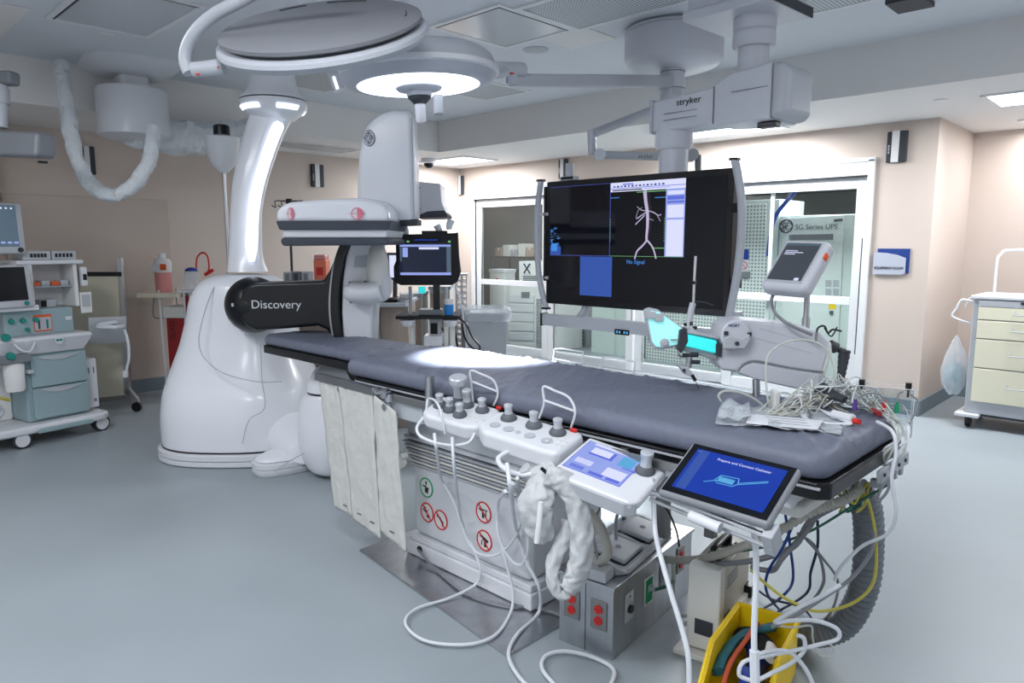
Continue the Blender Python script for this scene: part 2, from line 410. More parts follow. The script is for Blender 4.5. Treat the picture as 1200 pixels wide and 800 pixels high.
# equipment room beyond the glass
b = MB(); b.bx((9.9, 1.95, 0), (10.0, 8.02, LO)); struct('wall_equipment_room', b, 'roomwall')
b = MB(); b.bx((WX, 10.5, 0), (10, 10.6, LO)); struct('wall_equipment_left', b, 'roomwall')
b = MB(); b.bx((WX, 8.02, 0), (WX + .12, 10.5, LO)); struct('wall_equipment_side', b, 'roomwall')
b = MB(); b.bx((WX, 8.1, LO), (10, 10.6, LO + .1)); b.bx((9.9, 8.02, 0), (10., 10.5, LO)); struct('ceiling_equipment', b, 'roomwall')
b = MB(); b.bx((WX + .12, 1.87, 0), (10, 1.95, LO)); struct('wall_equipment_right', b, 'roomwall')

# -------------------------------------------------------------- ceiling fittings
def ceil_frame(n, x, y, z, sx, sy, lit=True):
    f = MB(); w = .035
    f.bx((x - sx / 2, y - sy / 2, z - .012), (x + sx / 2, y - sy / 2 + w, z)); f.bx((x - sx / 2, y + sy / 2 - w, z - .012), (x + sx / 2, y + sy / 2, z))
    f.bx((x - sx / 2, y - sy / 2 + w, z - .012), (x - sx / 2 + w, y + sy / 2 - w, z)); f.bx((x + sx / 2 - w, y - sy / 2 + w, z - .012), (x + sx / 2, y + sy / 2 - w, z))
    return f
def troffer(x, y, z, sx, sy, lit, label):
    t = thing('ceiling_light', label, 'ceiling light', (x, y, z))
    ceil_frame('', x, y, z, sx, sy).build('frame', 'trim_white', t)
    MB().bx((x - sx / 2 + .035, y - sy / 2 + .035, z - .008), (x + sx / 2 - .035, y + sy / 2 - .035, z - .002)).build('diffuser', 'lit_troffer' if lit else 'troffer_off', t)
    if not lit:
        g = MB(); g.bx((x - sx / 2 + .03, y - sy / 2 + .03, z - .0125), (x - sx / 2 + .045, y + sy / 2 - .03, z - .0085)); g.bx((x - sx / 2 + .03, y - sy / 2 + .03, z - .0125), (x + sx / 2 - .03, y - sy / 2 + .045, z - .0085)); g.build('gasket', 'dark', t)
labs = ['lit ceiling light in the low ceiling near the dome camera', 'lit ceiling light over the glass doors, beside the grey ceiling boom', 'bright lit ceiling light at the right edge, near the supply cart',
        ] + ['added fill lamp under the main ceiling out of frame'] * 4 + ['ceiling light in the alcove beyond the supply cart']
for (x, y, z, sx, sy, p), lb in zip(TROFFERS_AND_FILL, labs):
    if 'out of frame' in lb: continue
    troffer(x, y, z, sx, sy, True, lb)
for x, y, z, sx, sy, p in TROFFERS_AND_FILL[3:7]:  # frames and glowing panels of the added fill lamps
    b = ceil_frame('', x, y, z, sx, sy); struct('fill_lamp_frame', b, 'trim_white')
    struct('fill_lamp_panel', MB().bx((x - sx / 2 + .035, y - sy / 2 + .035, z - .008), (x + sx / 2 - .035, y + sy / 2 - .035, z - .002)), 'lit')
troffer(1.66, 4.95, HI, .62, .95, False, 'unlit ceiling light panel at top left above the drum shaped column')
troffer(3.52, 3.5, HI, .72, .66, False, 'unlit ceiling light panel behind the two surgical lamps')
def vent(x, y, z, sx, sy, label):
    t = thing('ceiling_vent', label, 'vent', (x, y, z))
    ceil_frame('', x, y, z, sx, sy).build('frame', 'trim_white', t)
    MB().bx((x - sx / 2 + .03, y - sy / 2 + .03, z - .008), (x + sx / 2 - .03, y + sy / 2 - .03, z - .002)).build('grille', 'vent', t)
troffer(4.3, 7.3, LO, 1.1, .5, False, 'unlit ceiling panel in the low ceiling left of the detector tower')
vent(3.6, 2.72, HI, .62, .9, 'perforated ceiling vent above the round ceiling hub')
vent(3.5, 5.75, HI, .6, .75, 'perforated ceiling vent between the white column and the lamps')
vent(4.75, 5.0, HI, .72, .62, 'perforated ceiling vent behind the lit surgical lamp, nearest the soffit')
vent(4.35, 1.6, HI, .62, 1.1, 'perforated ceiling vent right of the ceiling plate of the boom')
vent(1.62, 4.25, HI, .5, .45, 'perforated ceiling vent at the top left, by the unlit light panel')
def disc(name, label, cat, x, y, z, r, m='trim_white', h=.008):
    single(name, label, cat, MB().lathe([(r, 0), (r, -h * .6), (r * .85, -h), (0.001, -h)], (x, y, z)), m, (x, y, z))
disc('ceiling_speaker', 'round grey ceiling speaker left of the round ceiling hub', 'speaker', 4.08, 3.71, HI, .095, 'light_gray')
disc('sprinkler_cover', 'small round sprinkler cover in front of the drum shaped column', 'sprinkler', 1.73, 5.52, HI, .05)
disc('sprinkler_cover', 'small round sprinkler cover in the low ceiling at right', 'sprinkler', 6.24, 1.55, LO, .05)
b = MB(); b.bx((3.85, 3.1, HI - .004), (4.25, 3.5, HI)); struct('trim_7', b, 'ceiling_lo', bev=.002)
b = MB(); b.bx((.4, 5.3, HI - .004), (1.25, 6.2, HI)); struct('trim_8', b, 'ceiling_lo', bev=.002)
b = MB(); b.bx((4.7, 1.3, HI - .03), (4.95, 1.5, HI)); single('ceiling_box', 'dark square box on the ceiling at the top right', 'box', b, 'dark', (4.82, 1.4, HI), bev=.003)
# dome camera
t = thing('dome_camera', 'white dome security camera under the low ceiling', 'camera', (5.95, 7.25, LO))
MB().lathe([(.1, 0), (.1, -.05), (.085, -.062), (.001, -.062)], (5.95, 7.25, LO)).build('housing', 'white', t)
MB().lathe([(.062, -.06), (.058, -.09), (.035, -.115), (.001, -.122)], (5.95, 7.25, LO)).build('dome', 'black_gloss', t)
# wall sensors: dark grey box with a pale stripe
def sensor(M, label, w=.17, h=.27):
    t = thing('wall_sensor', label, 'sensor', M.translation - Vector((0, 0, h / 2)))
    b = MB(M); b.box((0, 0, .017), (w, h, .034)); b.build('case', 'dark', t, bev=.01)
    b = MB(M); b.box((-w * .06, 0, .034), (w * .36, h * 1.01, .012)); b.build('stripe', 'white_matte', t, bev=.003)
    b = MB(M)
    for k in (-.25, 0, .25): b.box((-w * .37, k * h * .4 - .02, .034), (.012, .02, .004))
    b.build('indicator', 'light_gray', t)
YN = Vector((0, -1, 0)); XN = Vector((-1, 0, 0))
def on_right(px, py): return frame(fx(px, py, WX), (0, -1, 0), ZUP)
def on_rear(px, py): return frame(fy(px, py, WY), (1, 0, 0), ZUP)
sensor(on_right(1052, 172), 'dark wall box with pale stripe high on the wall above the blue sign')
sensor(on_right(541, 217), 'small pale striped wall box left of the first glass door', .12)
sensor(on_right(661, 198), 'striped wall box behind the top left of the big display', .14, .24)
sensor(on_rear(371, 206), 'dark wall box with pale stripe beside the white lit column')
sensor(on_rear(102, 188), 'black wall box at left behind the hanging white cable loop', .13)
# room sign
M = on_right(1044, 307)
t = thing('room_sign', 'blue and grey equipment room sign on the beige wall', 'sign', M.translation - Vector((0, 0, .1)))
b = MB(shift(M, .02, .012)); b.box((0, 0, .006), (.27, .22, .012)); b.build('back_plate', 'blue_sign', t, bev=.002)
b = MB(shift(M, -.008, -.012)); b.prism([(-.135, -.1), (.11, -.1), (.135, -.085), (.135, .05), (.06, .078), (-.03, .095), (-.135, .1)], .013, .022); b.build('front_plate', 'sign_gray', t)
text('EQUIPMENT ROOM', shift(M, -.01, -.055, .0225), .034, 'ink_dark', t, ext=.002, sx=.82)

# ================================================================== ANGIOGRAPHY ROBOT (gantry)
gb = Vector((2.388, 5.137, 0))
G = thing('angiography_gantry', 'large white angiography robot with black swivel arm and lit curved column', 'x-ray machine', gb, -AZ)
GW = 5.42
def ring(cx, cy, z, a, bb, n=40, e=2.6, org=gb):
    r = []
    for i in range(n):
        t = 2 * math.pi * i / n; c, s = math.cos(t), math.sin(t)
        x = cx + a * math.copysign(abs(c) ** (2 / e), c); y = cy + bb * math.copysign(abs(s) ** (2 / e), s)
        p = org + RT * x + FH * y; r.append((p.x, p.y, z))
    return r
# cx offset, half width, half depth by height
b = MB()
b.loft([ring(.0, 0, .105, .56, .50), ring(0, 0, .13, .565, .5), ring(0, 0, .3, .565, .5), ring(.0, .01, .45, .55, .49), ring(0.0, .02, .55, .525, .46),
         ring(-.005, .03, .68, .475, .42), ring(-.005, .03, .82, .42, .38), ring(-.0, .03, 1.0, .375, .34), ring(.0, .03, 1.12, .35, .32), ring(.01, .03, 1.2, .325, .3), ring(.02, .03, 1.27, .28, .27), ring(.025, .03, 1.31, .2, .2), ring(.03, .03, 1.325, .1, .1)])
b.build('body', 'white_gantry', G)
b = MB()
b.rings([ring(0, 0, .0, .575, .51), ring(0, 0, .012, .59, .525), ring(0, 0, .04, .59, .525), ring(0, 0, .046, .575, .51), ring(0, 0, .052, .59, .525), ring(0, 0, .085, .59, .525), ring(0, 0, .095, .57, .505), ring(0, 0, .103, .55, .49)])
b.build('skirt', 'white', G)
b = MB(); b.tube([Vector(p) + Vector((0, 0, 0)) for p in ring(0, 0, .104, .562, .502)], .006, n=6, sm=0, closed=True); b.build('skirt_seam', 'black', G)
# shallow seam lines on the shell
b = MB(); b.tube([V(255, 330, 5.07), V(247, 345, 5.0), V(238, 372, 4.94), V(233, 400, 4.92), V(240, 420, 4.86), V(262, 437, 4.83), V(300, 447, 4.82), V(330, 447, 4.85)], .0035, n=6, sm=6); b.build('shell_seam', 'light_gray', G)
# front foot: low pad with a dome rising into the body
fo = fz(349, 547)
def fring(z, sx, sy, cx=0., cy=0.):
    r = []
    for i in range(36):
        t = 2 * math.pi * i / 36; c, s = math.cos(t), math.sin(t)
        x = cx + sx * math.copysign(abs(c) ** .75, c); y = cy + sy * math.copysign(abs(s) ** .75, s)
        x, y = x * math.cos(.72) - y * math.sin(.72), x * math.sin(.72) + y * math.cos(.72)
        p = fo + RT * x + FH * y; r.append((p.x, p.y, z))
    return r
b = MB(); b.rings([fring(0, .295, .13), fring(.02, .31, .145), fring(.045, .31, .145), fring(.05, .3, .135), fring(.055, .31, .145), fring(.085, .31, .145), fring(.095, .295, .13)]); b.build('foot', 'white', G)
b = MB(); b.rings([fring(.094, .285, .122), fring(.1, .285, .122)]); b.build('foot_seam', 'black', G)
b = MB(); b.loft([fring(.1, .292, .13), fring(.12, .28, .12, .01), fring(.145, .23, .095, .04, .0), fring(.165, .15, .06, .08, .0), fring(.17, .03, .02, .1, .0)]); b.build('foot_dome', 'white_gantry', G)
b = MB(); b.tube([V(322, 552, 4.45), V(338, 541, 4.52), V(356, 531, 4.6)], .004, n=6); b.build('foot_line', 'light_gray', G)
# sloping link between body and foot
b = MB()
def lring(px, py, w, rx, rz):
    c = V(px, py, w); return [c + RT * rx * math.cos(t) + ZUP * rz * math.sin(t) for t in [2 * math.pi * i / 24 for i in range(24)]]
b.loft([lring(330, 500, 5.25, .2, .2), lring(338, 512, 5.05, .19, .16), lring(348, 524, 4.9, .15, .11), lring(356, 532, 4.8, .1, .07)])
b.build('link_housing', 'white_gantry', G)
b = MB(); b.tube([V(304, 392, 4.83), V(306, 420, 4.8), V(307, 445, 4.8), V(310, 478, 4.84), V(292, 492, 4.88), V(284, 520, 4.9)], .003, n=6); b.build('front_seam', 'light_gray', G)
# drive housing to the right, mostly behind the lead curtain
b = MB(); dc = fz(392, 556); 
def dring(z, a, bb, cx=0): 
    return [(lambda p: (p.x, p.y, z))(dc + RT * (cx + a * math.cos(t)) + FH * bb * math.sin(t)) for t in [2 * math.pi * i / 36 for i in range(36)]]
b.loft([dring(.02, .09, .1), dring(.06, .17, .16), dring(.2, .22, .2), dring(.38, .225, .2), dring(.52, .2, .18), dring(.57, .17, .16, .01)]); b.build('drive_housing', 'white_gantry', G)
b = MB(); b.rings([dring(.572, .165, .155, .01), dring(.585, .165, .155, .01)]); b.build('housing_seam', 'dark', G)
b = MB(); b.loft([dring(.586, .17, .16, .01), dring(.66, .16, .15, .02), dring(.73, .13, .12, .03), dring(.76, .06, .06, .03)]); b.build('housing_cap', 'white_gantry', G)
# curved light column
cp = [(290, 318, .145), (288, 300, .12), (288, 270, .113), (289, 243, .113), (294, 210, .125), (303, 177, .135), (311, 153, .145), (318, 137, .155), (322, 128, .17)]
b = MB(); rs = []
for px, py, r in cp:
    c = V(px, py, 5.3); rs.append([c + RT * r * math.copysign(abs(math.cos(t)) ** .8, math.cos(t)) + FH * r * .8 * math.copysign(abs(math.sin(t)) ** .8, math.sin(t)) for t in [2 * math.pi * i / 28 for i in range(28)]])
b.loft(rs); b.build('column', 'white_gantry', G)
b = MB(); sp = [(295, 306), (295, 290), (296, 265), (298, 240), (303, 215), (311, 188), (319, 165), (326, 148), (328, 143)]
rs = []
for i, (px, py) in enumerate(sp):
    c = V(px, py, 5.185 if i < 7 else 5.175); h = .042 if 0 < i < len(sp) - 1 else .02
    d = (V(*sp[min(i + 1, len(sp) - 1)], 5.2) - V(*sp[max(i - 1, 0)], 5.2)).normalized(); s_ = d.cross(FH).normalized()
    rs.append([c + s_ * h * math.cos(t) + FH * .02 * math.sin(t) for t in [2 * math.pi * k / 12 for k in range(12)]])
b.loft(rs); b.build('light_strip', 'lit', G)
cc = V(321, 122, 5.3)
b = MB(Matrix.Translation(cc)); b.lathe([(.14, -.12), (.2, -.07), (.235, -.03), (.245, .0), (.245, .014)], n=40); b.build('column_head', 'white_gantry', G)
b = MB(Matrix.Translation(cc)); b.lathe([(.235, .012), (.235, .024)], n=40); b.build('head_seam', 'dark', G)
b = MB(Matrix.Translation(cc)); b.lathe([(.245, .024), (.24, .04), (.21, .06), (.17, .14), (.12, HI - cc.z), ], n=40); b.build('ceiling_cone', 'white_gantry', G)
for a0, a1 in ((200, 262), (292, 335), (30, 90)):
    b = MB(Matrix.Translation(cc) @ Matrix.Rotation(-AZ, 4, 'Z'))
    b.rings([[(q * math.cos(R_(a)), q * math.sin(R_(a)), h) for q, h in ((.215, -.058), (.232, -.036), (.242, -.03), (.222, -.062))] for a in [a0 + (a1 - a0) * k / 10 for k in range(11)]]); b.build('ring_light', 'lit', G)
# black ball joint and swivel arm
AW = 4.86
b = MB(Matrix.Translation(V(298, 357, 4.93))); b.sph((0, 0, 0), .195, 32, 20); b.build('ball_joint', 'arm_black', G)
M = vframe(340, 357, 4.74)
poly = px2d(M, [(284, 340), (292, 334), (300, 332), (378, 329), (386, 316), (393, 300), (399, 288), (407, 286), (407, 300), (402, 330), (401, 360), (404, 395), (412, 420), (396, 420), (388, 398), (384, 387), (372, 382), (300, 388), (288, 382), (281, 372), (279, 355)])
b = MB(M); b.prism(poly, 0, -.28); b.build('swivel_arm', 'arm_black', G, bev=.045, seg=5)
text('Discovery', shift(M, px2d(M, [(323.5, 357)])[0][0], px2d(M, [(323.5, 357)])[0][1], .0015), .078, 'white', G, 'arm_lettering', sx=1.05)
b = MB(shift(M, *px2d(M, [(278, 358)])[0], .0)); b.box((-.03, .005, .0), (.014, .022, .012)); b.build('button', 'light_gray', G)
# C shaped rail: pale ring and dark edge beside the arm
def sweep(pp, w, hw, hd, name, m, bev=.01):
    M = vframe(400, 340, w); q = px2d(M, pp); P = catmull([(x, y, 0) for x, y in q], 5)
    rs = []
    for i, p in enumerate(P):
        d = (P[min(i + 1, len(P) - 1)] - P[max(i - 1, 0)]).normalized(); s_ = Vector((-d.y, d.x, 0))
        rs.append([M @ (p + s_ * hw + Vector((0, 0, hd))), M @ (p - s_ * hw + Vector((0, 0, hd))), M @ (p - s_ * hw - Vector((0, 0, hd))), M @ (p + s_ * hw - Vector((0, 0, hd)))])
    return MB().rings(rs).build(name, m, G, bev=bev)
sweep([(409, 284), (398, 305), (393, 335), (392, 362), (396, 392), (406, 425), (425, 460)], 4.72, .014, .1, 'rail_liner', 'light_gray', .004)
sweep([(411, 284), (404, 300), (400, 325), (398, 350), (399, 375), (404, 400), (416, 430), (436, 462)], 4.68, .03, .13, 'arc_rail', 'arm_black')
M = vframe(425, 340, 4.62)
b = MB(M); b.prism(px2d(M, [(413, 280), (445, 280), (446, 300), (446, 330), (441, 352), (438, 372), (437, 400), (440, 430), (406, 430), (404, 400), (402, 365), (403, 330), (407, 300)]), .05, -.2); b.build('arc_housing', 'white', G, bev=.02)
b = MB(M); b.prism(px2d(M, [(418, 300), (434, 298), (435, 305), (434, 313), (417, 313)]), .05, .053); b.build('housing_label', 'light_gray', G)
b = MB(); b.rings([lring(x, y, 4.55, rx, rz) for x, y, rx, rz in ((441, 292, .03, .01), (443, 300, .06, .05), (444, 318, .075, .12))][:1] + [[V(443, 318, 4.55) + RT * .072 * math.sin(a) * math.cos(t) + FH * .1 * math.sin(a) * math.sin(t) + ZUP * .19 * math.cos(a) for t in [2 * math.pi * i / 24 for i in range(24)]] for a in [math.pi * k / 10 for k in range(1, 10)]]); b.build('tube_cover', 'offwhite', G)
b = MB(); b.tube([V(410, 342, 4.5), V(430, 343, 4.5), V(446, 340, 4.5)], (.068, .07), n=20, sm=3); b.build('tube_barrel', 'white', G, bev=.012)
b = MB(Matrix.Translation(V(446, 334, 4.56))); b.sph((0, 0, 0), .088, 24, 16, (.75, 1, 1.25)); b.build('barrel_end', 'white', G)
b = MB(); 
for px, py in ((410, 331), (428, 330), (411, 354), (426, 353)): b.cyl(V(px, py, 4.555), V(px, py, 4.48), .007, n=10)
b.build('screw', 'dark', G)
b = MB(Matrix.Translation(V(409, 343, 4.49))); b.sph((0, 0, 0), .052, 18, 12, (.6, 1, 1)); b.build('round_cap', 'white', G)
# detector tower
M = vframe(455, 200, 4.5)
b = MB(M); b.prism(px2d(M, [(420, 258), (421, 215), (422, 190), (427, 158), (432, 148), (440, 140), (450, 134), (462, 130), (478, 130), (486, 134), (489, 200), (490, 261), (440, 262)]), .08, -.14); b.build('detector_tower', 'white_gantry', G, bev=.05, seg=5)
b = MB(M); b.prism(px2d(M, [(440, 258), (491, 257), (491, 264), (440, 266)]), .07, -.13); b.build('tower_gasket', 'dark', G, bev=.004)
b = MB(M); b.prism(px2d(M, [(484.5, 140), (485.3, 140), (487.5, 255), (486.5, 255)]), .06, .083); b.build('tower_seam', 'light_gray', G)
Ml = shift(M, *px2d(M, [(435.5, 164)])[0], .083) @ Matrix.Diagonal((.75, 1, 1, 1)); b = MB(Ml); b.lathe([(.05, -.004), (.05, .004), (.045, .006), (.001, .006)], n=32); b.build('badge', 'logo', G); monogram(shift(Ml, 0, 0, .008), .042, 'white', G, 'badge_monogram')
# detector head
M = vframe(400, 260, 4.32); 
def slab(outl, z0, z1, mm, name, bev, seg=3):
    q = px2d(M, outl); b = MB(M); b.prism(q, z0, z1); return b.build(name, mm, G, bev=bev, seg=seg)
slab([(337, 262), (337, 250), (341, 243), (352, 239), (385, 236), (430, 234), (452, 237), (461, 245), (465, 262)], .22, -.42, 'white_gantry', 'detector_cover', .035, 5)
slab([(337, 260), (466, 260), (463, 270), (341, 270)], .225, -.425, 'rubber', 'upper_bumper', .008)
slab([(343, 269), (461, 269), (460, 279), (344, 279)], .205, -.4, 'white', 'detector_body', .01)
slab([(343, 279), (462, 279), (464, 283), (461, 287), (345, 288), (342, 284)], .22, -.42, 'rubber', 'lower_bumper', .012)
for px, sx in ((354, .55), (428, 1.0)):
    Mk = shift(M, *px2d(M, [(px, 252)])[0], .2) @ Matrix.Diagonal((sx, 1, 1, 1))
    b = MB(Mk); b.lathe([(.033, 0), (.033, .024)]); b.build('mark_disc', 'white_matte', G)
    b = MB(Mk); b.prism([(0, -.03)] + [(.03 * math.cos(R_(a)), .03 * math.sin(R_(a))) for a in range(-80, 81, 16)] + [(0, .03)], .024, .026); b.build('mark_half', 'pinkred', G)
    b = MB(Mk); b.tube([(.033 * math.cos(a * .5236), .033 * math.sin(a * .5236), .024) for a in range(12)], .003, n=5, closed=True, sm=2); b.box((0, 0, .0255), (.1, .0025, .002)); b.build('mark_ring', 'pinkred', G)
# rear box
M = vframe(505, 235, 4.9)
b = MB(M); b.prism(px2d(M, [(489, 213), (517, 216), (519, 238), (524, 250), (489, 252)]), .06, -.3); b.build('rear_box', 'white', G, bev=.008)
b = MB(M); b.prism(px2d(M, [(489, 254), (502, 248), (522, 247), (526, 253), (524, 255), (489, 256)]), .07, -.31); b.build('rear_bumper', 'dark', G, bev=.006)
b = MB(M)
for px, py in ((492.5, 221), (492.5, 245)): q = px2d(M, [(px, py)])[0]; b.cyl((q[0], q[1], .055), (q[0], q[1], .065), .008, n=10)
b.build('screw', 'dark', G)

# ================================================================== OPERATING TABLE
TN, TF, TE, TM = 1.965, 2.66, .69, 3.04     # near side, far side, end nearest the camera, step towards the head
T = thing('operating_table', 'long operating table with white pedestal and black top, grey pad on it', 'operating table', (2.35, 2.3, 0))
b = MB(); b.bx((2.1, 1.93, .115), (2.62, 2.72, .5)); b.build('pedestal', 'white', T, bev=.035, seg=4)
b = MB(); b.bx((2.075, 1.9, .012), (2.64, 2.75, .085)); b.bx((2.085, 1.91, .085), (2.63, 2.74, .118)); b.build('plinth', 'white', T, bev=.008)
b = MB(); b.cyl((2.07, 2.64, .06), (2.08, 2.64, .06), .018, n=14); b.build('plinth_socket', 'black', T)
for i in range(7):
    z = .47 + i * .019; e = .008 + .004 * i
    b = MB(); b.bx((2.1 - e, 1.93 - e, z), (2.62 + e, 2.72 + e, z + .012)); b.build('bellows_fold', 'offwhite' if i % 2 else 'light_gray', T, bev=.004, seg=2)
b = MB(); b.bx((2.115, 1.945, .46), (2.6, 2.7, .61)); b.build('bellows_core', 'dark', T)
b = MB(); b.bx((2.07, 1.9, .605), (2.64, 2.75, .625)); b.bx((2.085, 1.88, .625), (2.62, 2.74, .78)); b.build('upper_housing', 'white', T, bev=.02)
b = MB(); b.bx((2.0, .8, .775), (2.62, 3.0, .835)); b.build('underframe', 'white', T, bev=.012)
b = MB(); b.bx((2.03, .78, .74), (2.5, 1.2, .79)); b.build('end_housing', 'offwhite', T, bev=.02)
# top plate: wide part, narrower head part with chamfered nose
b = MB(); b.prism([(TN, TE + .03), (TN + .03, TE), (TF - .03, TE), (TF, TE + .03), (TF, TM + 1.32), (TF - .1, TM + 1.5), (2.33, TM + 1.5), (2.19, TM + 1.36), (2.19, TM + .12), (TN + .04, TM), (TN, TM - .04)], .835, .887); b.build('table_top', 'black', T, bev=.008)
b = MB(); b.bx((TN - .006, TE + .02, .868), (TN + .003, TM - .05, .874)); b.build('edge_trim', 'light_gray', T)
# side rails on both long sides
for x, nm in ((TN - .05, 'side_rail'), (TF + .05, 'side_rail')):
    b = MB(); b.bx((x - .006, TE + .12, .835), (x + .006, TM - .3, .863))
    for k in range(5): 
        yy = TE + .2 + k * .46
        b.bx((min(x, TN if x < 2.3 else TF), yy, .84), (max(x, TN if x < 2.3 else TF), yy + .03, .858))
    b.build(nm, 'steel_dull', T, bev=.002)
b = MB(); b.bx((1.925, 2.42, .755), (1.975, 3.0, .85)); b.build('clamp_block', 'alu', T, bev=.006)
b = MB(); b.lathe([(.026, 0), (.026, .012), (.016, .018), (.016, .03), (.001, .03)], (0, 0, 0)); b.bm.transform(frame((1.925, 2.66, .8), (0, -1, 0), ZUP)); b.build('clamp_knob', 'chrome', T)
b = MB(); b.cyl((1.9, 2.33, .8), (1.9, 2.33, .985), .021, n=18); b.cyl((1.9, 2.33, .985), (1.9, 2.33, .99), .017, n=18); b.build('clamp_post', 'steel', T)
b = MB(); b.bx((1.93, 3.0, .84), (1.97, 3.06, .862)); b.cyl((1.93, 3.03, .835), (1.89, 3.03, .83), .017, n=14); b.build('rail_clamp', 'steel_dull', T, bev=.003)
for (ax, ay, az), (cx, cy, cz) in (((2.45, 1.5, .45), (2.42, 1.5, .78)), ((2.58, 1.36, .45), (2.62, 1.36, .78))):
    b = MB(); b.cyl((ax, ay, az - .1), (cx, cy, cz), .03, .035, n=4); b.build('support_leg', 'steel_dull', T, bev=.004)
# symbols on the pedestal
def psym(px, py, ring, kind):
    M = frame(fx(px, py, 2.1) + Vector((-.001, 0, 0)), (0, -1, 0), ZUP)
    b = MB(M); b.lathe([(.047, 0), (.047, .0012)], n=28); b.build('symbol_disc', 'white_matte', T)
    b = MB(M); b.tube([(.046 * math.cos(a * .5236), .046 * math.sin(a * .5236), .0015) for a in range(12)], .0035, n=6, closed=True, sm=3)
    if ring == 'red': b.tube([(-.03, .034, .0035), (.03, -.034, .0035)], .0028, n=6, sm=0)
    b.build('symbol_ring', ring, T)
    b = MB(shift(M, 0, 0, .0012))
    S = {0: [('b', 0, -.014, .018, .022), ('l', (-.028, .008), (.02, -.002)), ('l', (-.005, .004), (.0, .02)), ('l', (.012, -.002), (.012, -.028)), ('c', .0, .026)],
         1: [('l', (-.028, .012), (.0, -.004)), ('l', (.0, -.004), (.02, -.02)), ('b', .008, -.018, .018, .014), ('c', -.016, .02), ('l', (-.01, .006), (.006, .01))],
         2: [('l', (-.028, .012), (-.004, .012)), ('l', (-.004, .012), (.012, -.008)), ('b', .014, -.016, .01, .024), ('c', -.02, .02)],
         3: [('l', (-.03, .012), (.026, .012)), ('b', -.002, -.014, .013, .026), ('l', (.016, .008), (.016, -.022)), ('l', (-.022, .006), (-.006, .006))],
         4: [('l', (-.026, .024), (.026, .002)), ('l', (-.026, .018), (.024, -.004)), ('b', .006, -.016, .014, .026), ('l', (-.014, .0), (-.018, -.024))]}[kind]
    for s in S:
        if s[0] == 'b': b.box((s[1], s[2], .001), (s[3], s[4], .0015))
        elif s[0] == 'c': b.lathe([(.006, 0), (.006, .0015)], (s[1], s[2], 0), n=12)
        else: b.tube([(s[1][0], s[1][1], .0015), (s[2][0], s[2][1], .0015)], .0024, n=5, sm=0)
    b.build('symbol_figure', 'ink_dark', T)
psym(500, 571, 'green_sign', 0); psym(501, 600, 'red', 1); psym(517, 609, 'red', 2); psym(567, 600, 'red', 3); psym(568, 633, 'red', 4)
# pad
def pad(y0, y1, x0, x1, zb, zt, name, parent, corner=.07, seed=0):
    N = int((y1 - y0) / .011); rs = []; er = .032
    for j in range(N + 1):
        y = y0 + (y1 - y0) * j / N
        e = min(y - y0, y1 - y); k = 1 if e > corner else math.sqrt(max(0, 1 - ((corner - e) / corner) ** 2))
        kv = 1 if e > er else math.sqrt(max(.0, 1 - ((er - e) / er) ** 2))
        ins = corner * (1 - k); a, c = x0 + ins, x1 - ins; zm = (zb + zt) / 2; h = (zt - zb) / 2 * (.2 + .8 * kv); r = []
        r = [(a + er * (1 - math.sin(math.pi * q / 8)), zm - h * math.cos(math.pi * q / 8), max(0., (q - 5) / 3.)) for q in range(9)]
        for q in range(1, 44): r.append((a + er + (c - a - 2 * er) * q / 44, zm + h, 1.))
        r += [(c - er * (1 - math.sin(math.pi * q / 8)), zm + h * math.cos(math.pi * q / 8), max(0., (3 - q) / 3.)) for q in range(9)]
        for q in range(1, 6): r.append((c - er - (c - a - 2 * er) * q / 6, zm - h, 0))
        o = []
        for x, z, w in r:
            if w:
                m = max(0, noise.noise(Vector((x * 2.0, y * 1.4, seed + 3))) + .3)
                n1 = noise.noise(Vector((x * 1.6 + y * .8 + seed, y * 8 - x * 5, 1.3))); n2 = noise.noise(Vector((x * 2.5, y * 19 - x * 9, 4.3 + seed)))
                z += w * (.016 * m * max(0, 1 - abs(n1) * 8) ** 1.3 + .008 * m * max(0, 1 - abs(n2) * 5) + .004 * n1)
            o.append((x, y, z))
        rs.append(o)
    return MB().rings(rs).build(name, 'pad', parent)
P = thing('table_pad', 'smooth blue-grey mattress pad lying on the black operating table top', 'mattress', (2.35, 2.3, .888))
pad(TE + .005, TM + .06, TN - .005, TF + .005, .888, .968, 'main_pad', P)
pad(TM - .05, TM + 1.42, 2.19, TF - .005, .888, .95, 'head_pad', P, .1, 5)

# steel plate set in the floor below the pedestal
b = MB(); b.prism([(1.78, 1.75), (2.75, 1.75), (2.75, 2.95), (1.93, 2.95)], .0, .01); single('floor_plate', 'bare steel plate on the floor under the table pedestal', 'floor plate', b, 'steel', (2.2, 2.3, 0), bev=.002)

# lead curtain with its steel bar
CU = thing('lead_curtain', 'three-panel white lead curtain hanging from the table side rail', 'curtain', (1.93, 3.0, .1))
CX = 1.90
def cpanel(tl, tr, br, bl, nm, s):
    a = [fx(*p, CX) for p in (tl, tr, br, bl)]
    b = MB()
    def fn(u, v):
        p = (a[0] * (1 - u) + a[1] * u) * (1 - v) + (a[3] * (1 - u) + a[2] * u) * v
        w = .006 * noise.noise(Vector((u * 5 + s * 3, v * 4, s))) + .004 * noise.noise(Vector((u * 11, v * 10, s))); p = p.copy(); p.x += w - .012 * s; return p
    b.grid(fn, 14, 40); b.build(nm, 'curtain', CU, solid=.006)
cpanel((374, 444), (398, 451), (414, 605), (392, 594), 'curtain_panel', 0); cpanel((398, 450), (437, 459), (447, 631), (414, 607), 'curtain_panel', .4); cpanel((436, 461), (464, 482), (476, 647), (446, 622), 'curtain_panel', 0)
a, c = fx(372, 438, CX + .005), fx(440, 460, CX + .005)
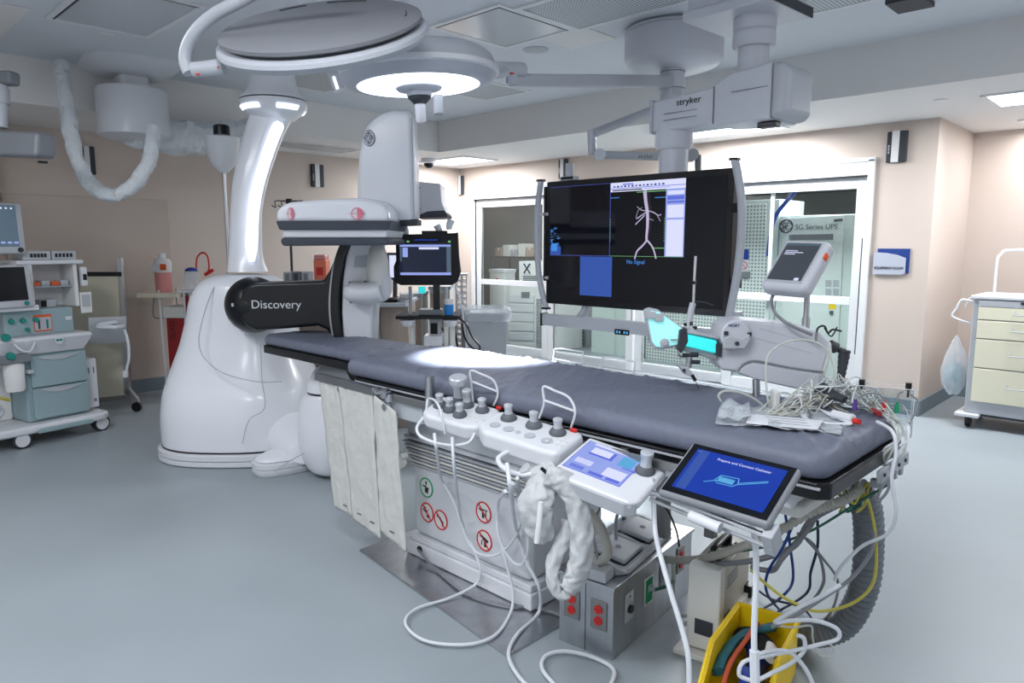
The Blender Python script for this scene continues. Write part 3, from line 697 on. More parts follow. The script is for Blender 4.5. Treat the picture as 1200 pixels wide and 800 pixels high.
b = MB(); b.tube([a + Vector((0, 0, -.012)), c + Vector((0, 0, .006))], .026, n=4, sm=0); b.build('curtain_bar', 'steel', CU, bev=.003)
b = MB(); b.tube([c + Vector((0, .02, 0)), fx(455, 458, CX + .02)], .014, n=12, sm=0); b.cyl(fx(449, 464, CX), fx(449, 464, CX - .05), .012); b.cyl(fx(456, 470, CX), fx(456, 461, CX), .02); b.build('bar_clamp', 'chrome', CU)
for px, py in ((404, 592), (421, 602), (436, 612), (459, 623)):
    b = MB(frame(fx(px, py, CX - .0085), (0, -1, 0), ZUP)); b.box((0, 0, 0), (.035, .006, .001)); b.build('tag', 'ink', CU)

# ================================================================== CONTROL PANELS ON THE RAIL
def rail_bracket(t, M, d=.06):
    b = MB(M); b.box((0, .05, -.045), (.05, .07, .03)); b.build('rail_bracket', 'steel_dull', t, bev=.004)
def joystick(M, t, x, y, r=.017, h=.05, big=False, base=.026):
    r *= 1.15; h *= 1.12; base *= .95
    b = MB(M); b.lathe([(base * 1.15, 0), (base * 1.15, .006), (base * .9, .016), (r * .9, .024), (.002, .024)], (x, y, 0), n=24); s = b.build('joystick', 'knob_base', t)
    b = MB(M)
    if big: b.lathe([(r * .75, .02), (r * .72, h * .55), (r * 1.1, h * .68), (r * 1.28, h * .78), (r * 1.28, h * .96), (r * 1.1, h), (.002, h)], (x, y, 0), n=28)
    else: b.lathe([(r, .018), (r * .78, .028), (r * .75, h * .72), (r * .92, h * .8), (r * .92, h * .97), (r * .8, h), (.002, h)], (x, y, 0), n=24)
    b.build('knob', 'knob', s)
def wire(t, pts, r=.0045, nm='guard_handle', m='white'): b = MB(); b.tube(pts, r, n=8, sm=5); return b.build(nm, m, t)
# panel with six sticks
M1 = euf((1.835, 2.06, .895), -78, 13, 7)
C1 = thing('control_panel', 'white table control box with six joysticks, nearest the steel post', 'control panel', M1.translation - Vector((0, 0, .04)))
b = MB(M1); b.prism([(-.14, -.07), (-.1, -.1), (.09, -.1), (.135, -.07), (.145, .07), (.12, .095), (-.11, .095), (-.145, .06)], -.06, 0); b.build('case', 'white', C1, bev=.02, seg=4)
for x, y, k in ((-.095, -.01, 0), (-.04, -.02, 0), (.02, -.035, 0), (.0, .045, 1), (.075, .04, 0)): joystick(M1, C1, x, y, .016 if k == 0 else .018, .048 if k == 0 else .065)
joystick(M1, C1, -.05, .06, .025, .1, True, .03)
b = MB(M1)
for k in range(7): b.lathe([(.006, 0), (.006, .002), (.002, .002)], (.06 + .02 * (k % 4), -.02 - .022 * (k // 4), 0), n=10)
b.build('button_row', 'offwhite', C1)
b = MB(M1); b.box((.125, .085, .006), (.024, .012, .012)); b.build('stop_button', 'red', C1, bev=.003)
rail_bracket(C1, M1)
wire(C1, [M1 @ Vector(p) for p in ((.09, .1, .0), (.105, .11, .05), (.08, .12, .1), (.02, .12, .115), (-.03, .12, .118), (-.022, .11, .07), (-.01, .1, -.01))]); wire(C1, [M1 @ Vector(p) for p in ((-.022, .113, .075), (.1, .113, .06))])
b = MB(); b.tube([M1 @ Vector(p) for p in ((-.13, -.07, -.03), (-.13, -.12, -.055), (-.08, -.15, -.07), (.03, -.15, -.07), (.11, -.12, -.055), (.12, -.08, -.03))], .0065, n=10, sm=6); b.build('front_handle', 'white', C1)
wire(C1, [M1 @ Vector(p) for p in ((-.15, -.04, -.07), (-.17, .0, -.02), (-.175, .02, .0), (-.1, -.03, .03), (-.03, -.09, .03), (.0, -.11, -.05))], .005)
# panel with three sticks
M2 = euf((1.79, 1.655, .9), -82, 10, 6)
C2 = thing('control_panel', 'white table control box with three joysticks and a stout front handle', 'control panel', M2.translation - Vector((0, 0, .05)))
b = MB(M2); b.prism([(-.185, -.05), (-.13, -.095), (.13, -.1), (.175, -.085), (.185, .06), (.17, .09), (-.16, .09), (-.185, .065)], -.07, 0); b.build('case', 'white', C2, bev=.024, seg=4)
for x in (-.11, .0, .1): joystick(M2, C2, x, .035, .016, .05, False, .028)
for i, x in enumerate((-.12, -.06, -.02, .03, .1)):
    b = MB(M2); b.lathe([(.02, 0), (.02, .0035), (.014, .003), (.001, .001)] if i != 2 else [(.01, 0), (.01, .003), (.001, .003)], (x, -.035, 0), n=20); b.build('dial', 'lamp_gray', C2)
b = MB(M2)
for k in range(8): b.lathe([(.006, 0), (.006, .002), (.002, .002)], (.1 + .02 * (k % 4), -.005 - .03 * (k // 4), 0), n=10)
b.build('button_row', 'offwhite', C2)
b = MB(M2); b.box((.14, .075, .006), (.026, .013, .012)); b.build('stop_button', 'red', C2, bev=.003)
rail_bracket(C2, M2)
wire(C2, [M2 @ Vector(p) for p in ((.115, .1, .0), (.125, .11, .06), (.09, .125, .1), (.03, .125, .112), (-.015, .12, .118), (-.005, .11, .06), (-.02, .1, .0))]); wire(C2, [M2 @ Vector(p) for p in ((-.004, .113, .07), (.12, .113, .06))])
b = MB(); b.tube([M2 @ Vector(p) for p in ((-.02, -.09, -.05), (-.03, -.14, -.06), (.02, -.17, -.068), (.09, -.17, -.068), (.13, -.14, -.06), (.13, -.08, -.05))], .009, n=10, sm=6); b.build('front_handle', 'white', C2)
# touch screen panel with one stick
M3 = euf((1.815, 1.318, .832), -80.9, 11.5, 10)
C3 = thing('touch_panel', 'white tilted touch panel with lavender screen and single joystick', 'touch screen', M3.translation - Vector((0, 0, .04)))
b = MB(M3); b.prism([(-.15, -.138), (.13, -.138), (.155, -.11), (.155, .1), (.12, .138), (-.15, .138)], -.035, 0); b.build('case', 'white', C3, bev=.014, seg=4)
b = MB(M3); b.prism([(-.152, -.142), (.12, -.142), (.15, -.12), (.15, -.11), (-.152, -.11)], -.055, -.006); b.build('front_strip', 'light_gray', C3, bev=.006)
b = MB(M3); b.box((-.03, .015, .0005), (.205, .19, .002)); S3 = b.build('screen', 'scr_line', C3)
def spatch(M, t, L, z=.0018):
    for i, (x, y, w, h, m) in enumerate(L):
        b = MB(M); b.box((x, y, z + .0004 * (i % 4)), (w, h, .0006)); b.build('screen_area', m, t)
spatch(M3, S3, [(-.03, .015, .2, .185, 'scr_lav'), (-.03, .1, .15, .012, 'scr_white'), (-.06, .06, .07, .04, 'scr_white'), (-.055, .037, .085, .01, 'scr_line'), (-.085, -.02, .06, .03, 'scr_white'), (-.02, .06, .012, .045, 'scr_line'), (.035, .055, .05, .06, 'scr_cyan'), (.03, -.03, .07, .05, 'scr_white'), (-.09, -.06, .05, .02, 'scr_line'), (-.02, -.065, .05, .016, 'scr_line'), (.04, -.065, .045, .014, 'scr_line'), (.045, .1, .04, .012, 'scr_slate'), (.055, .02, .045, .01, 'scr_line')], .002)
joystick(M3, C3, .1, .05, .02, .065, False, .03)
b = MB(M3); b.box((.0, .12, -.05), (.05, .09, .03)); b.build('rail_bracket', 'steel_dull', C3, bev=.004)
# tablet
M4 = euf((1.75, .88, .912), -90.6, 29, 1.7)
C4 = thing('tablet_display', 'grey framed tablet showing a blue catheter screen, clamped to the table', 'screen', M4.translation - Vector((0, 0, .06)))
b = MB(M4); b.box((0, 0, -.014), (.325, .215, .028)); b.build('case', 'tab_gray', C4, bev=.013, seg=4)
b = MB(M4); b.box((0, .003, .0), (.305, .197, .003)); b.build('bezel', 'black_gloss', C4, bev=.008)
b = MB(M4); b.box((0.002, .004, .0017), (.265, .16, .001)); S4 = b.build('screen', 'scr_blue', C4)
b = MB(M4); b.box((-.105, .004, .0024), (.03, .155, .0005)); b.build('screen_area', 'scr_blue2', S4)
text('Prepare and Connect Catheter', shift(M4, .02, .062, .0025), .0125, 'scr_white', C4, 'screen_lettering', .0002)
b = MB(M4)
for a_, c_ in (((-.055, -.03), (.0, .0)), ((-.02, .008), (.03, .012)), ((-.02, -.022), (.025, -.02)), ((-.02, .008), (-.03, -.012)), ((.03, .012), (.035, -.008)), ((.035, -.004), (.105, .03)), ((.035, -.009), (.105, .025)), ((-.03, -.012), (-.02, -.022)), ((.035, -.008), (.025, -.02))): b.tube([(*a_, .0026), (*c_, .0026)], .0011, n=5, sm=0)
b.box((0, -.006, .0026), (.045, .018, .0006)); b.build('catheter_drawing', 'scr_cyan', S4)
text('• • • •', shift(M4, -.12, .075, .0025), .006, 'scr_white', C4, 'screen_lettering', .0002)
b = MB(M4); b.box((.06, -.01, -.045), (.11, .13, .04)); b.build('rear_mount', 'light_gray', C4, bev=.006)
b = MB(); b.tube([M4 @ Vector((-.2, -.085, -.04)), M4 @ Vector((.17, -.1, -.055))], .008, n=8, sm=0); b.tube([M4 @ Vector((-.2, -.1, -.055)), M4 @ Vector((.17, -.12, -.07))], .006, n=8, sm=0); b.build('mount_rods', 'steel', C4)
b = MB(); b.tube([M4 @ Vector((-.05, -.13, -.03)), M4 @ Vector((.04, -.135, -.035))], .015, n=14, sm=0); b.build('tape_roll', 'white', C4)
b = MB(M4); b.box((.16, -.1, -.06), (.03, .05, .07)); b.build('mount_clamp', 'light_gray', C4, bev=.004)

# guards on the far side of the table
for i, (px, py, lb) in enumerate(((665, 418, 'white wire guard on the far table rail, further from the robot arm'), (723, 429, 'white wire guard on the far table rail, nearer the robot arm'))):
    t = thing('rail_guard', lb, 'handle', fx(px, py, 2.74) - Vector((0, 0, .06)))
    M = frame(fx(px, py, 2.74), (0, -1, 0), ZUP)
    wire(t, [M @ Vector(p) for p in ((-.1, -.06, 0), (-.09, .0, 0), (-.07, .035, 0), (.08, .035, 0), (.1, .03, 0), (.095, -.02, 0), (.085, -.06, 0))]); wire(t, [M @ Vector(p) for p in ((-.095, -.02, 0), (.09, -.025, 0))])
    b = MB(M); b.box((0, -.07, 0), (.24, .03, .05)); b.build('base', 'white', t, bev=.006)
    for x in (-.08, .07): b = MB(M); b.cyl((x, -.055, 0), (x, -.03, 0), .016); b.build('knob', 'light_gray', t)

# ================================================================== BIG DISPLAY
DX = 3.6
yl, yr = fx(640, 290, DX).y, fx(857, 280, DX).y
dm = frame((DX, (yl + yr) / 2, 1.55), (0, -1, 0), ZUP); DW, DH = abs(yl - yr), .8
D = thing('wall_display', 'large black display hung from the ceiling boom, showing a vessel scan', 'display', (DX, (yl + yr) / 2, 1.1))
b = MB(dm); b.box((0, 0, -.035), (DW, DH, .07)); b.build('case', 'black', D, bev=.008)
b = MB(dm); b.box((0, 0, .0), (DW - .07, DH - .075, .003)); SD = b.build('screen', 'scr_black', D)
def dq(x0, y0, x1, y1, m, z=.0025, nm='screen_area'):      # corners given in photo pixels on the screen plane
    (a, c), (d, e) = px2d(dm, [(x0, y0), (x1, y1)]); b = MB(dm); b.box(((a + d) / 2, (c + e) / 2, z), (abs(a - d), abs(c - e), .0008)); return b.build(nm, m, SD)
def dr(x0, y0, x1, y1, m, z=.0025, nm='screen_area'):      # in display fractions: u right, v down
    b = MB(dm); X = lambda u: (u - .5) * (DW - .07); Y = lambda v: (.5 - v) * (DH - .075)
    b.box(((X(x0) + X(x1)) / 2, (Y(y0) + Y(y1)) / 2, z), (abs(X(x1) - X(x0)), abs(Y(y1) - Y(y0)), .0008)); return b.build(nm, m, SD)
dr(.39, .605, .80, .608, 'scr_green'); dr(.0, .605, .39, .6075, 'scr_line', .0027); dr(.3875, .0, .389, .61, 'scr_line'); dr(.0, .0, .39, .002, 'scr_line')
dr(.388, .0, .80, .075, 'scr_white'); dr(.388, .045, .8, .05, 'scr_line', .003); dr(.40, .058, .57, .068, 'ink', .0031); dr(.58, .056, .72, .062, 'scr_lav', .0031); dr(.46, .012, .52, .022, 'scr_line', .0031)
for k in range(14): dr(.405 + k * .021, .026, .417 + k * .021, .04, 'ink' if k % 2 else 'scr_line', .0031)
dr(.70, .075, .80, .605, 'scr_lav', .0026); dr(.708, .09, .795, .12, 'scr_white', .003); dr(.708, .13, .795, .16, 'scr_line', .003); dr(.708, .2, .795, .3, 'scr_white', .003); dr(.708, .17, .795, .185, 'scr_line', .003); dr(.708, .315, .795, .6, 'scr_white', .003)
dr(.205, .615, .405, .955, 'scr_blue2'); dr(.54, .085, .70, .09, 'scr_green'); dr(.39, .12, .44, .126, 'scr_text'); dr(.64, .135, .7, .141, 'scr_text'); dr(.63, .535, .7, .541, 'scr_green')
for k in range(9): dr(.389, .3 + .022 * k, .392, .308 + .022 * k, 'scr_green'); dr(.694, .3 + .022 * k, .697, .308 + .022 * k, 'scr_green')
for k in range(26):
    u = rnd.choice((.005, .028, .05)); v = .36 + .008 * k; dr(u, v, u + rnd.uniform(.006, .022), v + .005, 'scr_text')
dr(.003, .53, .075, .603, 'scr_blue2'); dr(.01, .5, .05, .57, 'scr_text', .003)
text('No Signal', shift(dm, *px2d(dm, [(745, 307)])[0], .003), .034, 'scr_text', D, 'screen_lettering', .0003)
def vessel(pts, r): b = MB(dm); b.tube([(x, y, .003) for x, y in px2d(dm, pts)], r, n=8, sm=5, flat=.3); b.build('vessel_image', 'scr_vessel', SD)
vessel([(756, 224), (757, 236), (759, 250), (759, 265), (758, 276), (758, 282)], lambda u: .03 - .012 * u)
vessel([(758, 282), (753, 288), (747, 294), (744, 303)], .0095); vessel([(759, 282), (764, 288), (767, 295), (769, 303)], .0095)
vessel([(758, 247), (752, 246), (747, 242)], .0035); vessel([(757, 249), (751, 253), (746, 256), (748, 247), (753, 243)], .003); vessel([(756, 252), (750, 258), (745, 263)], .003)
vessel([(760, 247), (767, 249), (771, 253), (774, 259)], .0035); vessel([(764, 248), (772, 252), (775, 251)], .003); vessel([(760, 256), (766, 258)], .002)
b = MB(dm); b.box((-DW / 2 - .012, .06, -.02), (.02, .62, .05)); b.build('side_plate', 'black_matte', D, bev=.004)
b = MB(dm); b.box((0, 0, -.1), (.5, .4, .08)); b.build('mount_plate', 'dark', D, bev=.01)
def dtube(pts, r, nm, m='lamp_gray', dz=.0):
    b = MB(dm); b.tube([(x, y, dz) for x, y in px2d(dm, pts)], r, n=14, sm=6); return b.build(nm, m, D)
dtube([(634, 211), (630, 245), (629.5, 285), (632, 325), (640, 361)], .02, 'side_handle'); dtube([(861, 186), (868, 225), (869, 265), (864, 320), (853, 378)], .022, 'side_handle')
for p in ((634, 211.5), (861, 186.5), (640, 361)):
    q = px2d(dm, [p])[0]; b = MB(dm); b.box((q[0], q[1], 0), (.05, .014, .044)); b.build('end_cap', 'black', D, bev=.004)
for p0, p1 in (((634, 251), (642, 251)), ((634, 325), (642, 325)), ((857, 244), (868, 243)), ((857, 332), (864, 331))):
    q0, q1 = px2d(dm, [p0, p1]); b = MB(dm); b.box(((q0[0] + q1[0]) / 2, q0[1], -.02), (abs(q1[0] - q0[0]) + .01, .05 if p0[0] > 700 else .02, .05)); b.build('handle_bracket', 'black' if p0[0] > 700 else 'lamp_gray', D, bev=.003)
qa, qb = px2d(dm, [(636, 373), (870, 412)])
b = MB(dm); b.box(((qa[0] + qb[0]) / 2, qa[1] - .005, -.02), (qb[0] - qa[0], .078, .06)); BR = b.build('lower_bar', 'lamp_gray', D, bev=.006)
b = MB(dm); b.box((qa[0] - .005, qa[1] - .005, -.02), (.014, .085, .066)); b.build('bar_cap', 'black', BR)
q = px2d(dm, [(730, 389)])[0]; b = MB(dm); b.box((q[0], q[1], .012), (.11, .034, .004)); BD = b.build('bar_display', 'black', BR, bev=.002)
for dx in (-.035, -.015, .02, .04): b = MB(dm); b.box((q[0] + dx, q[1], .0145), (.012, .014, .001)); b.build('indicator', 'scr_cyan', BR)
dtube([(682, 354), (679, 364), (671, 374), (662, 380)], .028, 'support_arm', 'lamp_gray', -.06)
b = MB(dm); q = px2d(dm, [(862, 380)])[0]; b.box((q[0], q[1] + .02, -.02), (.04, .1, .05)); b.build('bar_end_bracket', 'lamp_gray', D, bev=.006)
# camera standing on the display
q = px2d(dm, [(664, 209)])[0]; p = dm @ Vector((q[0], DH / 2 + .0005, -.03))
t = thing('display_camera', 'small silver camera standing on the top left edge of the big display', 'camera', p)
b = MB(frame(p, (0, -1, 0), ZUP)); b.box((0, .014, 0), (.12, .026, .05)); b.build('base', 'light_gray', t, bev=.004)
b = MB(frame(p, (0, -1, 0), ZUP)); b.box((0, .015, .027), (.1, .016, .004)); b.build('front', 'black', t)
b = MB(frame(p, (0, -1, 0), ZUP)); b.cyl((0, .026, 0), (0, .11, 0), .026, n=18); b.build('body', 'light_gray', t, bev=.004)

# ================================================================== DISPLAY BOOM
pole = fx(789, 185, DX + .1); pw = (pole - CAM).dot(fw)
B = thing('display_boom', 'thick ceiling boom arm holding the big display', 'ceiling boom', (pole.x, pole.y, 1.9))
col = V(884, 40, 3.72); zt = V(882, 22, 3.72).z
b = MB(); b.cyl((pole.x, pole.y, 1.7), (pole.x, pole.y, 2.22), .085, n=28); b.build('lower_pole', 'boom', B)
b = MB(); zc = V(790, 176, pw).z; b.lathe([(.095, 0), (.108, .02), (.108, .13), (.1, .16)], (pole.x, pole.y, zc), n=30); b.build('collar', 'boom', B)
# arm: wide box from over the pole to the column
A0 = Vector((pole.x, pole.y, 0)); A1 = V(925, 100, 3.6); A1.z = 0; dd = (A1 - A0).normalized(); L = (A1 - A0).length
az0 = V(790, 156, pw).z
M = frame(A0 + ZUP * az0, dd, Vector((-dd.y, dd.x, 0)))
b = MB(M); b.rings([[(x, y, z) for y, z in ((-w_, 0), (w_, 0), (w_, h), (-w_, h))] for x, w_, h in ((-.1, .07, .01), (-.09, .1, .17), (L * .47, .11, .19))]); b.bm.normal_update(); b.build('arm', 'boom', B, bev=.012)
b = MB(M); b.rings([[(x, y, z) for y, z in ((-w_, z0), (w_, z0), (w_, z1), (-w_, z1))] for x, w_, z0, z1 in ((L * .47, .115, -.01, .2), (L * .62, .13, -.015, .24), (L * .97, .15, -.02, .255))]); b.build('arm_head', 'boom', B, bev=.012)
b = MB(M); b.rings([[(x, y, z) for y, z in ((-w_, z0), (w_, z0), (w_, z1), (-w_, z1))] for x, w_, z0, z1 in ((L * .97, .152, -.022, .257), (L * 1.04, .15, -.01, .25), (L * 1.1, .12, .01, .21))]); b.build('end_cap', 'lamp_gray', B, bev=.03)
b = MB(M); b.box((L * .9, -.06, -.035), (.1, .06, .03)); b.build('sensor_window', 'black', B, bev=.005)
for z in (.055, .09): b = MB(M); b.box((L * .22, -.1055, z), (L * .44, .004, .004)); b.build('panel_line', 'mid_gray', B)
b = MB(M)
b.box((L * .8, -.146, .14), (L * .3, .006, .003)); b.box((L * .475, -.117, .095), (.004, .006, .19)); b.build('panel_line', 'mid_gray', B)
text('stryker', M @ frame((L * .24, -.1105, .14), (1, 0, 0), ZUP), .05, 'ink_dark', B, 'arm_lettering', sx=1.1)
b = MB(M); b.box((-.085, -.02, .085), (.02, .19, .19)); b.build('end_plate', 'lamp_gray', B, bev=.006)
cx, cy = col.x, col.y
b = MB(); b.cyl((cx, cy, az0 + .15), (cx, cy, zt), .078, n=28); b.build('upper_column', 'boom', B)
b = MB(); b.lathe([(.1, 0), (.108, .01), (.108, .07), (.1, .075), (.1, .08), (.108, .085), (.108, .16)], (cx, cy, zt - .15), n=30); b.build('upper_collar', 'boom', B)
t = thing('ceiling_mount', 'angular grey ceiling plate carrying the display boom', 'ceiling plate', (cx, cy, zt))
M = frame((cx, cy, zt), dd, Vector((-dd.y, dd.x, 0)))
b = MB(M); b.bx((-.3, -.22, .0), (.2, .22, .05)); b.bx((-.28, -.2, .05), (.18, .2, HI - zt)); b.build('plate', 'boom', t, bev=.01)
b = MB(M); b.bx((.2, -.22, .0), (.206, .22, .05)); b.build('end_trim', 'dark', t)

# ================================================================== SURGICAL LAMP HUB AND ARMS
hub = fz(790, 33, HI); hw = (hub - CAM).dot(fw)
H = thing('lamp_hub', 'round white ceiling hub with pole carrying the surgical lamp arms', 'ceiling hub', (hub.x, hub.y, HI))
b = MB(); b.lathe([(.3, HI), (.325, HI - .02), (.325, HI - .2), (.3, HI - .24), (.24, HI - .265), (.05, HI - .27)], (hub.x, hub.y, 0), n=48); b.build('drum', 'boom', H)
b = MB(); b.lathe([(.326, -.03), (.3275, -.03), (.3275, -.04), (.326, -.04)], (hub.x, hub.y, HI), n=48); b.build('drum_seam', 'light_gray', H)
zl = V(790, 150, hw).z
b = MB(); b.cyl((hub.x, hub.y, HI - .26), (hub.x, hub.y, zl), .08, n=28); b.build('pole', 'boom', H)
for py in (84, 103): b = MB(); z = V(790, py, hw).z; b.lathe([(.081, 0), (.083, .0), (.083, .006), (.081, .006)], (hub.x, hub.y, z), n=28); b.build('pole_ring', 'mid_gray', H)
Mh = frame(V(793, 107, hw - .085), RT, ZUP); b = MB(Mh); b.box((0, 0, 0), (.06, .05, .004)); b.build('pole_label', 'light_gray', H)
# straight arm to the lit lamp
lc = V(490, 90, 3.2)
ja = V(590, 88, 3.3)
hp = V(776, 94, hw); hp2 = Vector((hub.x, hub.y, hp.z))
b = MB(); b.tube([hp2, V(600, 94, 3.5)], (.056, .04), n=4, sm=0); b.build('lamp_arm', 'lamp_gray', H, bev=.01)
# thin lower arms: slanting tube, knuckle and horizontal accessory arm
e0 = Vector((hub.x, hub.y, V(790, 118, hw).z)); e1 = V(696, 156, 4.4)
b = MB(); b.tube([e0, e1], .028, n=14, sm=0); b.build('accessory_arm', 'lamp_gray', H)
b = MB(); b.tube([V(693, 153, 4.4), V(694, 181, 4.4)], .026, n=14, sm=0); b.build('drop_tube', 'lamp_gray', H)
for kx in (703, 812): b = MB(); b.cyl(V(kx, 181, 4.3), V(kx, 181, 4.5), .036, n=20); b.build('knuckle', 'light_gray', H)
b = MB(); b.tube([V(696, 181, 4.4), V(812, 185, 4.4), ], .024, n=12, sm=0); b.build('accessory_arm', 'light_gray', H)
b = MB(); b.tube([V(818, 182, 4.4), V(818, 205, 4.4)], .02, n=12, sm=0); b.build('drop_tube', 'mid_gray', H)
text('stryker', frame(V(757, 183, 4.33), RT, ZUP), .032, 'ink', H, 'arm_lettering')

def lamp_axes(axis_px, w, tiltn):
    pass
# lit lamp
Lm = thing('surgical_lamp', 'lit round surgical lamp on the straight arm, shining on the table', 'surgical lamp', lc)
N = (ZUP * 1.0 + RT * -.03 + FH * .02).normalized()           # back of the lamp points up
Ml = frame(lc, RT + ZUP * .05, FH + ZUP * .02) ; 
def lathe_at(M, prof, nm, m, par, n=56, **k): b = MB(M); b.lathe(prof, n=n); return b.build(nm, m, par, **k)
lathe_at(Ml, [(.25, .105), (.3, .1), (.335, .075), (.352, .04), (.352, -.005), (.33, -.03), (.29, -.042), (.275, -.04), (.275, -.03)], 'housing', 'lamp_gray', Lm)
lathe_at(Ml, [(.001, .108), (.25, .108), (.3, .1), (.3, .085), (.001, .085)], 'top_cover', 'lamp_back', Lm)
lathe_at(Ml, [(.353, .025), (.366, .02), (.366, .0), (.353, -.005)], 'outer_ring', 'white', Lm)
lathe_at(Ml, [(.276, -.036), (.276, -.04), (.09, -.04), (.09, -.036)], 'lens', 'lit_lamp', Lm)
for k in range(22):
    a = k * 2 * math.pi / 22; b = MB(Ml); b.lathe([(.022, -.04), (.022, -.043), (.002, -.044)], (.235 * math.cos(a), .235 * math.sin(a), 0), n=12); b.build('lens_cell', 'lit', Lm)
lathe_at(Ml, [(.1, -.035), (.105, -.05), (.095, -.06), (.06, -.066), (.055, -.085), (.001, -.085)], 'center_hub', 'lamp_gray', Lm)
lathe_at(Ml, [(.052, -.085), (.05, -.095), (.03, -.115), (.02, -.118), (.001, -.118)], 'handle_collar', 'dark', Lm)
lathe_at(Ml, [(.02, -.115), (.024, -.125), (.024, -.19), (.018, -.2), (.001, -.2)], 'handle', 'white', Lm, n=20)
b = MB(); b.tube([V(513, 112, 3.15), V(514, 134, 3.15)], .022, n=16, sm=0); b.build('side_handle', 'light_gray', Lm)
b = MB(); b.tube([V(570, 82, 3.2), V(582, 86, 3.32), V(592, 84, 3.42)], .026, n=12, sm=4); b.build('yoke', 'lamp_gray', Lm)
b = MB(); b.tube([V(584, 81, 3.4), V(612, 82, 3.52)], .036, n=18, sm=0); b.tube([V(600, 80, 3.46), V(600, 97, 3.5)], .03, n=14, sm=0); b.build('yoke_joint', 'lamp_gray', Lm)
b = MB(); b.box(V(600, 86, 3.38), (.016, .016, .006)); b.build('marker', 'red', Lm)
spot = bpy.data.lights.new('surgical_beam', 'SPOT'); spot.energy = 4200; spot.spot_size = R_(27); spot.spot_blend = .8; spot.shadow_soft_size = .22; spot.color = (.93, .96, 1)
so = bpy.data.objects.new('surgical_beam', spot); COL.objects.link(so); so.location = lc - ZUP * .26
tgt = fz(572, 418, .96); so.rotation_euler = (tgt - so.location).to_track_quat('-Z', 'Y').to_euler()
# dark lamp, nearer the camera, seen from its back
l2 = V(378, 36, 2.5)
vd = (l2 - CAM).normalized()
zc_ = (-(vd - ZUP * vd.z).normalized() * .50 + ZUP * .86 - RT * .19).normalized()
xr = (RT + ZUP * .27); xr = (xr - zc_ * xr.dot(zc_)).normalized()
M5 = frame(l2, xr, zc_.cross(xr))
L2 = thing('surgical_lamp', 'unlit surgical lamp at the top, seen from its flat grey back', 'surgical lamp', l2)
lathe_at(M5, [(.001, .03), (.34, .03), (.352, .024), (.352, .012), (.34, .006), (.001, .006)], 'back_cover', 'lamp_back', L2)
lathe_at(M5, [(.335, .006), (.335, -.01)], 'gap_seal', 'dark', L2)
lathe_at(M5, [(.3, .0), (.35, -.004), (.366, -.012), (.37, -.025), (.355, -.045), (.3, -.055), (.001, -.055)], 'housing', 'lamp_gray', L2)
for a0, a1 in ((60, 95), (105, 130), (-10, 10)):
    b = MB(M5); b.tube([(.3 * math.cos(R_(a)), .3 * math.sin(R_(a)), .031) for a in range(a0, a1, 5)], .0025, n=5, sm=2); b.build('cover_groove', 'dark', L2)
b = MB(); b.tube([V(388, 82, 2.5), V(390, 86, 2.5), V(397, 106, 2.5)], .019, n=18, sm=0); b.build('handle', 'white', L2)
b = MB(); b.tube([V(391, 90, 2.478), V(395.5, 104, 2.478)], .005, n=8, sm=0); b.build('handle_light', 'lit', L2)
b = MB(); b.tube([V(262, 78, 2.45), V(244, 80, 2.45), V(226, 82, 2.45)], .026, n=16, sm=0); b.build('yoke_joint', 'lamp_gray', L2)
b = MB(); b.tube([V(255, 78, 2.425), V(256, 80, 2.425)], .0025, n=8, sm=0); b.tube([V(230, 87, 2.42), V(234, 87, 2.42)], .0035, n=6, sm=0); b.build('joint_mark', 'red', L2)
b = MB(); b.tube([V(222, 86, 2.45), V(217, 72, 2.45), V(219, 55, 2.44), V(230, 36, 2.42), V(250, 18, 2.4), V(276, 4, 2.38), V(320, -18, 2.36), V(400, -46, 2.3)], .021, n=14, sm=6); b.build('yoke', 'lamp_gray', L2)

# ================================================================== LEFT CEILING COLUMN, DRAPES, BOOM
ct = fz(152, 76, HI); cw = (ct - CAM).dot(fw)
Cc = thing('ceiling_column', 'drum shaped white ceiling column at upper left with rounded ceiling plate', 'ceiling column', (ct.x, ct.y, 2.2))
M = Matrix.Translation(Vector((ct.x, ct.y, 0))) @ Matrix.Rotation(R_(-8), 4, 'Z')
b = MB(M); b.rings([[(sx * math.copysign(abs(math.cos(t)) ** .6, math.cos(t)), sy * math.copysign(abs(math.sin(t)) ** .6, math.sin(t)), z) for t in [2 * math.pi * i / 32 for i in range(32)]] for sx, sy, z in ((.17, .17, HI - .1), (.26, .28, HI - .08), (.35, .4, HI - .02), (.35, .4, HI))]); b.build('ceiling_plate', 'white', Cc)
zb, zd = V(152, 160, cw).z, V(152, 106, cw).z
b = MB(); b.box((ct.x, ct.y, (HI + zd) / 2 - .08), (.22, .22, HI - zd + .02), None); b.build('neck', 'white', Cc, bev=.04)
b = MB(); b.lathe([(.2, zb - .02), (.265, zb + .01), (.265, zd - .01), (.25, zd + .01), (.1, zd + .02)], (ct.x, ct.y, 0), n=48); b.build('drum', 'white', Cc)
b = MB(); b.lathe([(.265, 0), (.275, .0), (.275, .012), (.265, .012)], (ct.x, ct.y, zb + .01), n=48); b.build('drum_rim', 'white', Cc)
b = MB(); b.tube([V(72, 74, 5.4), V(75, 100, 5.35), V(80, 140, 5.3), V(88, 180, 5.3), V(103, 212, 5.3), V(128, 229, 5.3), V(155, 218, 5.3), V(172, 195, 5.3), V(178, 172, 5.3), V(180, 150, 5.35)], .052, n=18, sm=16); b.noise(.012, 11); b.noise(.01, 26)
single('draped_cable', 'white draped cable hanging in a loop beneath the drum shaped ceiling column', 'cable', b, 'drape', V(128, 229, 5.3))
